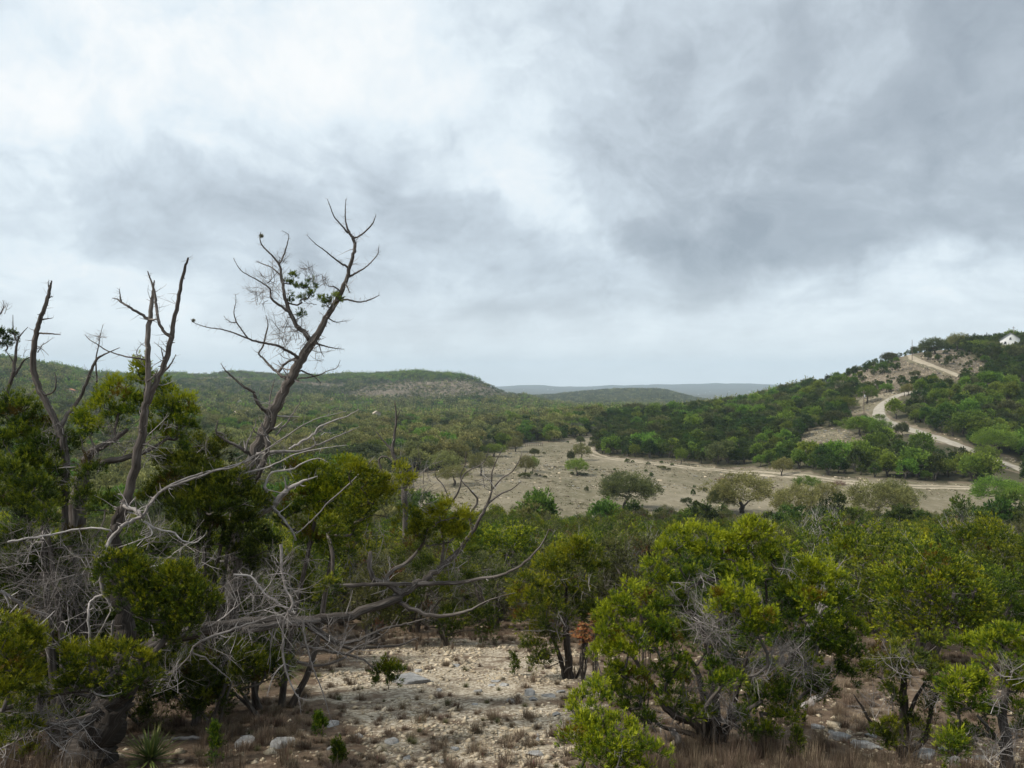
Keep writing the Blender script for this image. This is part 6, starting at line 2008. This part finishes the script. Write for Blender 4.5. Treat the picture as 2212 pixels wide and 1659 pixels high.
def hull_mesh(name, rng, sx, sy, sz, n=16, mat=None, slab=True, sub=True):
    import bmesh
    bm = bmesh.new()
    for _ in range(n):
        a = rng.uniform(0, 6.28)
        r = 1.0 if slab else rng.uniform(.5, 1)
        z = rng.choice([-1, 1]) * rng.uniform(.6, 1) if slab else rng.uniform(-1, 1)
        k = (rng.uniform(.7, 1.0) if z > 0 else 1.0) if slab else math.sqrt(max(.05, 1 - z * z))
        bm.verts.new((math.cos(a) * sx * k * r, math.sin(a) * sy * k * r, z * sz))
    bmesh.ops.convex_hull(bm, input=bm.verts)
    loose = [v for v in bm.verts if not v.link_faces]
    bmesh.ops.delete(bm, geom=loose, context='VERTS')
    if sub:
        bmesh.ops.bevel(bm, geom=list(bm.edges), offset=min(sx, sy, sz) * .16, segments=1, affect='EDGES')
        bmesh.ops.subdivide_edges(bm, edges=[e for e in bm.edges if e.calc_length() > sx * .3], cuts=1, use_grid_fill=True)
        for v in bm.verts:
            v.co += Vector(rng.normal(size=3)) * min(sx, sy, sz) * .05
    me = bpy.data.meshes.new(name)
    bm.to_mesh(me); bm.free()
    a = me.attributes.new('tint', 'FLOAT', 'POINT')
    a.data.foreach_set('value', np.full(len(me.vertices), rng.uniform(.3, .7), np.float32))
    me.materials.append(mat)
    TRIS[0] += len(me.polygons) * 2
    return me


def slope_at(x, y):
    e = .15
    gx = (float(H(x + e, y)) - float(H(x - e, y))) / (2 * e)
    gy = (float(H(x, y + e)) - float(H(x, y - e))) / (2 * e)
    return Vector((-gx, -gy, 1)).normalized()


def stone(px, py, wpx, hpx, label, mat=None, group=None, tilt=.0, slab=True, thick=.22, rz=None, name='stone'):
    b = hit(px, py, 4, 60)
    w = wpx / FOC * b[1] / 2
    dpt = hpx / FOC * b[1] / .17 / 2 * .7
    dpt = min(dpt, w * 1.5)
    me = hull_mesh(name, fr, w * 1.05, max(dpt, w * .45), min(w, dpt) * thick, 14, mat or mat_rock, slab)
    o = link(name, me, None, (b[0], b[1], b[2] + min(w, dpt) * thick * .45))
    n = slope_at(b[0], b[1])
    n = (n + Vector((fr.normal() * .06, fr.normal() * .06, 0)) + Vector((0, -tilt - .06, 0))).normalized()
    q = Vector((0, 0, 1)).rotation_difference(n)
    o.rotation_mode = 'QUATERNION'
    o.rotation_quaternion = q @ Matrix.Rotation(fr.uniform(-.3, .3) if rz is None else rz, 3, 'Z').to_quaternion()
    tag(o, label, 'stone', group)
    return o


def Z3(a, b): return ((1500 + a * .4069) * .576, (2300 + b * .4069) * .576)
def Z2(a, b): return ((600 + a * .4069) * .576, (2300 + b * .4069) * .576)


kz = .4069 * .576
for (a, b, w, h, lb, mt, th) in [
        (130, 625, 390, 110, 'large flat grey limestone slab lying in the gravel below the long limb', mat_rock, .16),
        (1140, 1108, 210, 45, 'long white weathered limestone block in the middle of the gravel', mat_chip, .45),
        (1262, 1135, 60, 40, 'small grey stone touching the right end of the long white block', mat_rock, .6),
        (1325, 1140, 66, 44, 'pale round stone right of the long white block', mat_chip, .6),
        (1270, 1168, 50, 26, 'grey wedge stone just below the pair by the white block', mat_rock, .5),
        (1582, 1275, 90, 62, 'bright white stone half under the low bright bush', mat_chip, .6),
        (1195, 755, 100, 50, 'dark upright broken stone behind the grass tuft', mat_rock, .7),
        (1225, 795, 90, 34, 'light grey flat stone under the dark broken stone', mat_rock, .3),
        (1020, 812, 90, 34, 'grey flat stone left of the tall grass tuft', mat_rock, .3),
        (685, 838, 80, 22, 'thin pale slab lying loose right of the big slab', mat_rock, .25),
        (358, 718, 56, 34, 'grey chunk of stone just below the corner of the big slab', mat_rock, .5),
        (720, 722, 90, 38, 'pale flat rock embedded between two grass tufts', mat_rock, .25),
        (505, 930, 90, 26, 'curved tan rock shelf edge in the gravel', mat_chip, .35),
        (885, 628, 90, 34, 'flat grey rock at the top of the white gravel', mat_rock, .22),
        (960, 660, 100, 34, 'wide grey rock beside the half green tuft', mat_rock, .22),
        (845, 668, 70, 28, 'grey rock next to the wide grey rock', mat_rock, .22),
        (515, 490, 80, 30, 'grey flat rock at the upper edge of the gravel', mat_rock, .25),
        (1445, 942, 80, 30, 'light grey stone near the right edge of the gravel', mat_rock, .35),
        (1580, 985, 60, 24, 'light stone under the left fringe of the round juniper', mat_rock, .35),
        (945, 1130, 56, 34, 'rounded tan stone left of the long white block', mat_chip, .6),
        (1250, 1310, 150, 44, 'broad grey rock near the bottom of the gravel', mat_rock, .25),
        (505, 1255, 80, 36, 'grey stone between dry tufts low in the gravel', mat_rock, .4),
        (390, 1372, 90, 40, 'flat grey stone at the bottom of the gravel', mat_rock, .3),
        (65, 1340, 70, 34, 'grey stone near the bottom left of the gravel', mat_rock, .4),
        (1480, 728, 90, 24, 'grey slab at the foot of the free standing juniper', mat_rock, .25),
        (1370, 770, 130, 34, 'long grey ledge stone right of the broken stone', mat_rock, .25),
        (20, 520, 90, 34, 'pale rock above the big slab', mat_rock, .3),
        (170, 535, 70, 24, 'small grey rock behind the big slab', mat_rock, .4)]:
    stone(*Z3(a, b), w * kz, h * kz, lb, mt, thick=th, slab=True)
for (a, b, w, h, lb, mt, th) in [
        (2020, 868, 60, 36, 'smooth pale round stone alone in the brown grass', mat_chip, .8), (1038, 1045, 50, 34, 'small cream stone in the brown grass below the hanging twigs', mat_chip, .7),
        (950, 1140, 36, 32, 'small tan stone under the cream stone', mat_chip, .8), (790, 1215, 190, 70, 'grey rounded rock half buried in dry grass near the yucca', mat_rock, .4),
        (1140, 1215, 210, 80, 'wide grey boulder half buried in dry grass', mat_rock, .4), (1580, 1030, 130, 60, 'bluish grey rock left of the gravel', mat_rock, .35),
        (1830, 1140, 110, 50, 'grey rock with sharp edge left of the gravel', mat_rock, .35), (2130, 1190, 150, 60, 'flat bluish rock at the lower left of the gravel', mat_rock, .3),
        (815, 1105, 50, 30, 'thin pale stick like stone in the brown grass', mat_chip, .3), (1560, 1250, 70, 40, 'grey stone among small green sprigs', mat_rock, .4)]:
    stone(*Z2(a, b), w * kz, h * kz, lb, mt, thick=th)
# ledge at the right
for i, (a, b, w, h, lb) in enumerate([(1230, 1310, 70, 20, 'grey slab at the left start of the stony ledge'), (1330, 1360, 110, 26, 'long grey slab in the stony ledge'), (1420, 1395, 120, 26, 'longest grey slab in the stony ledge'),
                          (1500, 1405, 70, 24, 'dark grey slab beside the thin open juniper trunk'), (1480, 1350, 50, 36, 'upright grey rock on the stony ledge'), (1740, 1440, 110, 36, 'grey slab right of the thin open juniper trunk'),
                          (1850, 1425, 90, 30, 'grey slab between the two right hand junipers'), (1290, 1330, 40, 18, 'small stone on top of the stony ledge'), (1900, 1480, 110, 30, 'grey slab at the bottom right corner'),
                          (2000, 1450, 90, 30, 'grey slab below the right edge juniper')]):
    stone(*R4(a, b), w * K4, h * K4, lb, thick=.3)

# loose stones and chips
def chips():
    rng = fr
    M = Mesh(); big = Mesh()
    oc = np.array([(1, 0, 0), (0, 1, 0), (-1, 0, 0), (0, -1, 0), (0, 0, 1), (0, 0, -1)], float)
    of = [(0, 1, 4), (1, 2, 4), (2, 3, 4), (3, 0, 4), (1, 0, 5), (2, 1, 5), (3, 2, 5), (0, 3, 5)]
    N = 80000
    d = np.exp(rng.uniform(math.log(6.0), math.log(34), N))
    x = rng.uniform(-.8, .8, N) * d
    z = H(x, d)
    px, py = proj(x, d, z)
    px = px + 40 * fbm(x * 1.5, d * 1.5, 2)
    stony = inpoly(px, py, [(770, 1400), (1000, 1385), (1260, 1410), (1290, 1500), (1260, 1560), (1240, 1700), (860, 1700), (740, 1560), (640, 1480), (740, 1440)])
    ledge = inpoly(px, py, [(1745, 1560), (1900, 1590), (2000, 1620), (2230, 1600), (2230, 1680), (1980, 1670), (1880, 1640), (1760, 1585)])
    pr = np.where(stony, 1.0, np.where(ledge, .9, .14)) * np.clip(.62 + 1.5 * fbm(x * .55, d * .55, 3), .04, 1)
    k = rng.random(N) < pr
    x, d, z = x[k], d[k], z[k]
    n = len(x)
    s = .014 * np.exp(rng.normal(size=n) * .55) * (1 + d / 30)
    s = np.minimum(s, .10)
    V = oc[None] * (s[:, None, None]) * np.stack([rng.uniform(.7, 1.6, n), rng.uniform(.7, 1.6, n), rng.uniform(.25, .7, n)], 1)[:, None] + rng.normal(size=(n, 6, 3)) * s[:, None, None] * .22
    a = rng.uniform(0, 6.28, n); c, si = np.cos(a), np.sin(a)
    V = np.stack([V[..., 0] * c[:, None] - V[..., 1] * si[:, None], V[..., 0] * si[:, None] + V[..., 1] * c[:, None], V[..., 2] - .3 * V[..., 1] * 0], -1)
    V[..., 2] += -.30 * V[..., 1] * 0
    V += np.stack([x, d, z + s * .15], 1)[:, None]
    F = (np.array(of)[None] + (np.arange(n) * 6)[:, None, None]).reshape(-1, 3)
    t = np.repeat(np.clip(rng.normal(.5, .25, n), 0, 1), 6)
    M.add(V.reshape(-1, 3), T=F, tint=t)
    o = obj('gravel', M, mat_chip)
    tag(o, 'pale limestone gravel scattered over the foreground ground', kind='stuff')
    print('chips', n)


chips()


# ---------------- dry grass
def tuft_mesh(name, rng, n, h, spread, mat, wid=.004, droop=.5, stems=0):
    M = Mesh()
    for _ in range(n):
        a = rng.uniform(0, 6.28); r = abs(rng.normal()) * spread * .35
        p = np.array((math.cos(a) * r, math.sin(a) * r, -.02))
        out_ = unit(np.array((math.cos(a), math.sin(a), 0)) + rng.normal(size=3) * (.5, .5, 0))
        L = h * rng.uniform(.5, 1.15)
        lean = rng.uniform(.15, .9) * droop
        side = unit(np.cross(out_, (0, 0, 1.0))) * wid * rng.uniform(.7, 1.4)
        q1 = p + (np.array((0, 0, 1.0)) * (1 - lean * .4) + out_ * lean * .5) * L * .5
        q2 = q1 + (np.array((0, 0, 1.0)) * (1 - lean * 1.1) + out_ * lean * 1.1) * L * .5
        t = np.clip(rng.normal(.5, .2), 0, 1)
        M.add([p - side, p + side, q1 + side * .7, q1 - side * .7, q2], T=[(3, 2, 4)], Q=[(0, 1, 2, 3)], tint=[t * .6, t * .6, t, t, min(1, t + .2)])
    for _ in range(stems):
        p = np.array((rng.normal() * spread * .3, rng.normal() * spread * .3, 0))
        twig(M, rng, p, unit(np.array((rng.normal() * .12, rng.normal() * .12, 1))), h * rng.uniform(1.2, 2.2), .003, 1, .12, .1, (0, 2), 3, .2)
    TRIS[0] += M.tris()
    return M.mesh(name, mat)


TUFT = [tuft_mesh('tuft_%s' % 'abcd'[i], fr, 170, .20, .17, mat_grass, .003, .9) for i in range(3)] + [tuft_mesh('tuft_green', fr, 150, .20, .13, mat_grassg, .003, .7)]
TALL = [tuft_mesh('tall_grass', fr, 60, .5, .22, mat_grass, .0035, .5, 3) for _ in range(2)]


def tuft(px, py, wpx, kind, label, group=None):
    b = hit(px, py, 4, 60)
    s = wpx / FOC * b[1] / .36
    o = link('grass_tuft', TUFT[kind], None, (b[0], b[1], b[2]))
    o.rotation_euler = (0, 0, fr.uniform(0, 6.28)); o.scale = (s, s, s * .9)
    tag(o, label, 'grass tuft', group)


NAMED = [(440, 850, 170, 3, 'bushy half green grass tuft below the big slab'), (610, 680, 110, 3, 'half green grass tuft in the white gravel'), (800, 830, 110, 3, 'dry tuft with green base in the middle of the gravel'),
         (910, 710, 90, 3, 'half green tuft against the wide grey rock'), (1090, 830, 120, 0, 'tall straw tuft left of the dark broken stone'), (1150, 860, 100, 3, 'greenish tuft in front of the straw tuft'),
         (1540, 865, 60, 1, 'small dark round tuft near the round juniper'), (735, 915, 70, 1, 'small dark tuft, left one of two in the gravel'), (810, 945, 66, 1, 'small dark tuft, right one of two in the gravel'),
         (600, 530, 110, 3, 'grey green tuft at the top of the gravel'), (1500, 790, 80, 0, 'dry tuft at the foot of the free standing juniper')]
for (a, b, w, k, lb) in NAMED:
    tuft(*Z3(a, b), w * kz * 1.15, k, lb)
n = 0
tries = 0
while n < 270 and tries < 4000:
    tries += 1
    px, py = fr.uniform(300, 1260), 1385 + 275 * fr.random() ** .7
    dens = .35 if inpoly(px, py, [(850, 1400), (1260, 1410), (1290, 1500), (1220, 1560), (1000, 1560), (760, 1480), (760, 1430)]) else 1
    if fr.random() > dens:
        continue
    w = fr.uniform(20, 46) * (.5 + .5 * (py - 1340) / 300)
    tuft(px, py, w, int(fr.choice([0, 1, 2, 3], p=[.3, .3, .25, .15])), 'small dry brown grass tuft growing in the stony ground', 'dry grass tufts on the stony ground')
    n += 1

# ground cover of dead grass: nobody could count it
gp = []
while len(gp) < 11000:
    d = math.exp(fr.uniform(math.log(5.5), math.log(42)))
    x = fr.uniform(-.9, .9) * d
    px = 1106 + x / d * FOC
    gp.append((x, d))
gp = np.array(gp)
gz = H(gp[:, 0], gp[:, 1])
gpx, gpy = proj(gp[:, 0], gp[:, 1], gz)
st = inpoly(gpx, gpy, [(770, 1400), (1000, 1385), (1260, 1410), (1290, 1500), (1260, 1560), (1240, 1700), (860, 1700), (740, 1560), (640, 1480), (740, 1440)])
ld = inpoly(gpx, gpy, [(1745, 1560), (1900, 1590), (2000, 1620), (2230, 1600), (2230, 1680), (1980, 1670), (1880, 1640), (1760, 1585)])
pn = fbm(gp[:, 0] * .5, gp[:, 1] * .5, 3)
keep = fr.random(len(gp)) < np.where(st, .20, np.where(ld, .12, .85)) * np.clip(.8 + 1.2 * pn, .15, 1.2)
keep &= ~inpoly(gpx, gpy, [(235, 1585), (430, 1585), (440, 1760), (200, 1760)])
gp = gp[keep]; gz = gz[keep]; gpx = gpx[keep]; gpy = gpy[keep]
tall = (inpoly(gpx, gpy, [(860, 1330), (1000, 1350), (1090, 1380), (1080, 1430), (880, 1420), (820, 1400)]) | inpoly(gpx, gpy, [(1690, 1500), (1800, 1490), (1850, 1560), (1750, 1570)])
        | inpoly(gpx, gpy, [(1100, 1440), (1300, 1440), (1300, 1510), (1120, 1500)]) | (gpy > 1600) & (gpx < 620) | (gpx > 1300) & (gpy > 1620))
idx = np.where(tall & (fr.random(len(gp)) < .75), 4 + (fr.random(len(gp)) < .5), fr.integers(0, 3, len(gp)))
gn_scatter('dry_grass', np.stack([gp[:, 0], gp[:, 1], gz], 1), idx.astype(int), fr.uniform(.55, 1.25, len(gp)) * np.where(idx >= 4, .62, .9), fr.uniform(0, 6.28, len(gp)), TUFT[:3] + [TUFT[3]] + TALL,
           'dry brown grass and litter under and between the junipers')


# ---------------- yucca, grass clump, seedlings, sumac
def rosette(px, py, wpx, n, label, mat, name, cat, up=.9, wid=.012, droop=0.0, lift=.05):
    b = hit(px, py, 4, 60)
    L = wpx / FOC * b[1] / 2
    root = empty(name, b)
    tag(root, label, cat)
    me = None
    variants = []
    for v in range(7):
        M = Mesh()
        seg = 5
        P0 = []
        bend = fr.uniform(-.12, .12)
        for i in range(seg + 1):
            t = i / seg
            y = L * t
            zz = -droop * L * t ** 2.2 + .0
            wv = wid * (1 - t ** 2.5) * (1 if t > .1 else .8)
            P0 += [(-wv + bend * L * t * t, y, zz + wv * .35), (bend * L * t * t, y, zz), (wv + bend * L * t * t, y, zz + wv * .35)]
        Q = []
        for i in range(seg):
            for j in range(2):
                a = i * 3 + j
                Q.append((a, a + 1, a + 4, a + 3))
        M.add(P0, Q=Q, tint=np.repeat(np.linspace(.2, .95, seg + 1), 3) * fr.uniform(.6, 1.1))
        variants.append(M.mesh('leaf', mat, smooth=True))
    for k in range(n):
        o = link('leaf', variants[k % 7], root, (0, 0, lift))
        el = math.asin(min(1, fr.random() ** .8)) * up
        o.rotation_euler = (max(.05, el), 0, fr.uniform(0, 6.28))
        s = fr.uniform(.75, 1.1)
        o.scale = (s, s, s)
        TRIS[0] += 20


rosette(325, 1650, 150, 100, 'spiky green yucca at the foot of the thick dark trunk', mat_yucca, 'yucca', 'yucca', .95, .011)
rosette(540, 1490, 130, 70, 'left clump of long drooping green beargrass under the low limb', mat_yucca, 'beargrass', 'beargrass', 1.2, .005, .75, .28)
rosette(615, 1492, 130, 70, 'right clump of long drooping green beargrass under the low limb', mat_yucca, 'beargrass', 'beargrass', 1.2, .005, .75, .28)

for (px, py, h, w, lb) in [(462, 1655, 85, 46, 'dark little juniper seedling at the bottom right of the yucca'), (1110, 1458, 44, 26, 'narrow little juniper seedling in the gravel beyond'), (838, 1490, 52, 30, 'small dark juniper sprig beside the big flat slab'),
                           (688, 1590, 40, 34, 'tiny green sprig in the brown grass'), (730, 1655, 50, 36, 'green seedling at the bottom of the gravel'), (1720, 1640, 60, 36, 'dark seedling at the bottom right of the round juniper')]:
    b = hit(px, py, 4, 60)
    hh = h / FOC * b[1]; ww = w / FOC * b[1] / 2
    root = empty('juniper_seedling', b)
    tag(root, lb, 'seedling')
    Mw, Ml = Mesh(), Mesh()
    pts, rad = smooth_path([(0, 0, -.03), (ww * .2, 0, hh * .4), (-ww * .1, ww * .2, hh * .9)], [.008, .006, .003], 5)
    tube(Mw, pts, rad, 5)
    for k in range(26):
        i = int(fr.integers(3, len(pts)))
        p = pts[i] + rdir(fr) * ww * (1.1 - i / len(pts)) * .8
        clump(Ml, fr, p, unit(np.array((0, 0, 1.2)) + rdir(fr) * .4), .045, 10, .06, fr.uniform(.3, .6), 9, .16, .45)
    obj('trunk', Mw, mat_bark, root, smooth=True, bark=True)
    obj('crown', Ml, mat_jun, root)


def sumac(px, py, r, dist, lb, n=34, stem_to=None):
    c = P(px, py, dist)
    g = np.array((c[0], c[1] + .05, float(H(c[0], c[1] + .05))))
    root = empty('sumac_shrub', g)
    tag(root, lb, 'shrub')
    Ms, Ml = Mesh(), Mesh()
    R_ = r / FOC * dist
    for k in range(n):
        p = c + rdir(fr) * R_ * fr.uniform(.2, 1) * (1, .8, .8)
        if k % 3 == 0:
            pts, rad = smooth_path([g, g * .5 + c * .5 + fr.normal(size=3) * .05, c * .4 + p * .6, p], [.009, .007, .005, .003], 4)
            tube(Ms, pts, rad, 5, .4)
        ax = unit(p - c + np.array((0, 0, .6)))
        a_, b_ = frames(np.array([ax]), fr)
        for j in range(10):
            th = j / 10 * 6.28 + fr.uniform(-.2, .2)
            dr = unit(a_[0] * math.cos(th) + b_[0] * math.sin(th) + ax * fr.uniform(.0, .7))
            L = .085 * fr.uniform(.7, 1.2); w = .013
            s = unit(np.cross(dr, ax)) * w
            p1 = p + dr * L * .45 - ax * .004; p2 = p + dr * L - ax * .015
            Ml.add([p, p1 - s, p1 + s, p2], T=[(0, 1, 2), (1, 3, 2)], tint=np.clip(fr.normal(.45, .25), 0, 1))
    obj('stem', Ms, mat_oakbark, root, smooth=True, bark=True, origin=g)
    obj('leaves', Ml, mat_sumac, root, origin=g)['kind'] = 'stuff'


sumac(*R3(1385, 950), 30, 13.5, 'rust red and yellow leaved sumac shrub between the two right hand junipers', 46)
sumac(*R3(1715, 735), 17, 9.6, 'small rust red sumac sprig poking out of the large round juniper', 16)
sumac(*R3(1450, 870), 20, 12.6, 'orange sumac tip against the left side of the large round juniper', 20)

# ball moss on twig tips
for (a, b, r, dd, lb) in [(1355, 255, 13, 0, 'ball moss on the upper left twig of the leaning tree'), (1003, 693, 10, -.5, 'ball moss on the tip of the long left branch of the leaning tree')]:
    c = P(*R1(a, b), DA + 2.8 + dd)
    M = Mesh()
    n = 160
    dr = rdir(fr, n)
    tufts(M, fr, np.zeros((n, 3)), dr, np.full(n, r * K1 / FOC * 10 * 1.1), np.full(n, .5), 5, .08, .6, .5)
    o = obj('ball_moss', M, mat_moss, None, loc=c)
    tag(o, lb, 'ball moss')

# fallen wood
for (pts, lb) in [([(*Z2(110, 1150), 4), (*Z2(260, 1158), 5), (*Z2(400, 1165), 4)], 'thin pale fallen branch on the ground right of the yucca'),
                  ([(*R4(1160, 1225), 9), (*R4(1210, 1180), 8), (*R4(1275, 1120), 5)], 'grey broken log leaning under the large round juniper'),
                  ([(*R4(540, 1320), 6), (*R4(565, 1370), 7), (*R4(580, 1410), 8)], 'reddish broken stump under the large round juniper')]:
    g0 = hit(pts[0][0], max(pts[0][1], pts[-1][1]), 4, 60)
    p3 = np.array([P(q[0], q[1], g0[1]) for q in pts])
    p3[:, 2] = np.maximum(p3[:, 2], H(p3[:, 0], p3[:, 1]) + .02)
    q, r_ = smooth_path(p3, [k[2] / FOC * g0[1] for k in pts], 4, .2, fr)
    M = Mesh(); tube(M, q, r_, 8, .6, rough=.15)
    o = obj('fallen_branch', M, mat_dead, None, loc=g0, smooth=True, bark=True, origin=g0)
    tag(o, lb, 'fallen branch')
print('TOTAL tris', TRIS[0])


# stones and weeds strewn over the open field, too many and too small to count
def field_stuff():
    rng = np.random.default_rng(66)
    N = 75000
    d = np.sqrt(rng.uniform(125 ** 2, 400 ** 2, N))
    x = rng.uniform(-.20, .75, N) * d
    z = H(x, d)
    px, py = proj(x, d, z)
    ok = (bare_at(px, py, d) > .7) & (dist_to_line(x, d, road_low) > 4) & (dist_to_line(x, d, road_top) > 3) & (dist_to_line(x, d, field_track) > 2.5)
    cl = fbm(x / 16, d / 16, 3)
    ok &= rng.random(N) < np.where(inpoly(px, py, FIELD), np.clip(.25 + 1.3 * cl, .03, 1), 1.0)
    x, d, z = x[ok][:22000], d[ok][:22000], z[ok][:22000]
    n = len(x)
    me1 = hull_mesh('field_stone', rng, .30, .26, .12, 9, mat_chip, True, False)
    me2 = hull_mesh('field_stone_b', rng, .42, .22, .10, 9, mat_rock, True, False)
    w1 = tuft_mesh('weed', rng, 16, .25, .6, mat_grassg, .05, .9)
    w2 = tuft_mesh('weed_b', rng, 16, .3, .6, mat_straw, .05, .9)
    idx = rng.choice(4, n, p=[.13, .06, .26, .55])
    hill = ~inpoly(*proj(x, d, z), FIELD)
    idx = np.where(hill, rng.choice(4, n, p=[.3, .3, .2, .2]), idx)
    gn_scatter('field_litter', np.stack([x, d, z], 1), idx, np.exp(rng.normal(size=n) * .4) * .8, rng.uniform(0, 6.28, n), [me1, me2, w1, w2], 'pale stones and dry weeds strewn over the bare field and cut banks')


field_stuff()
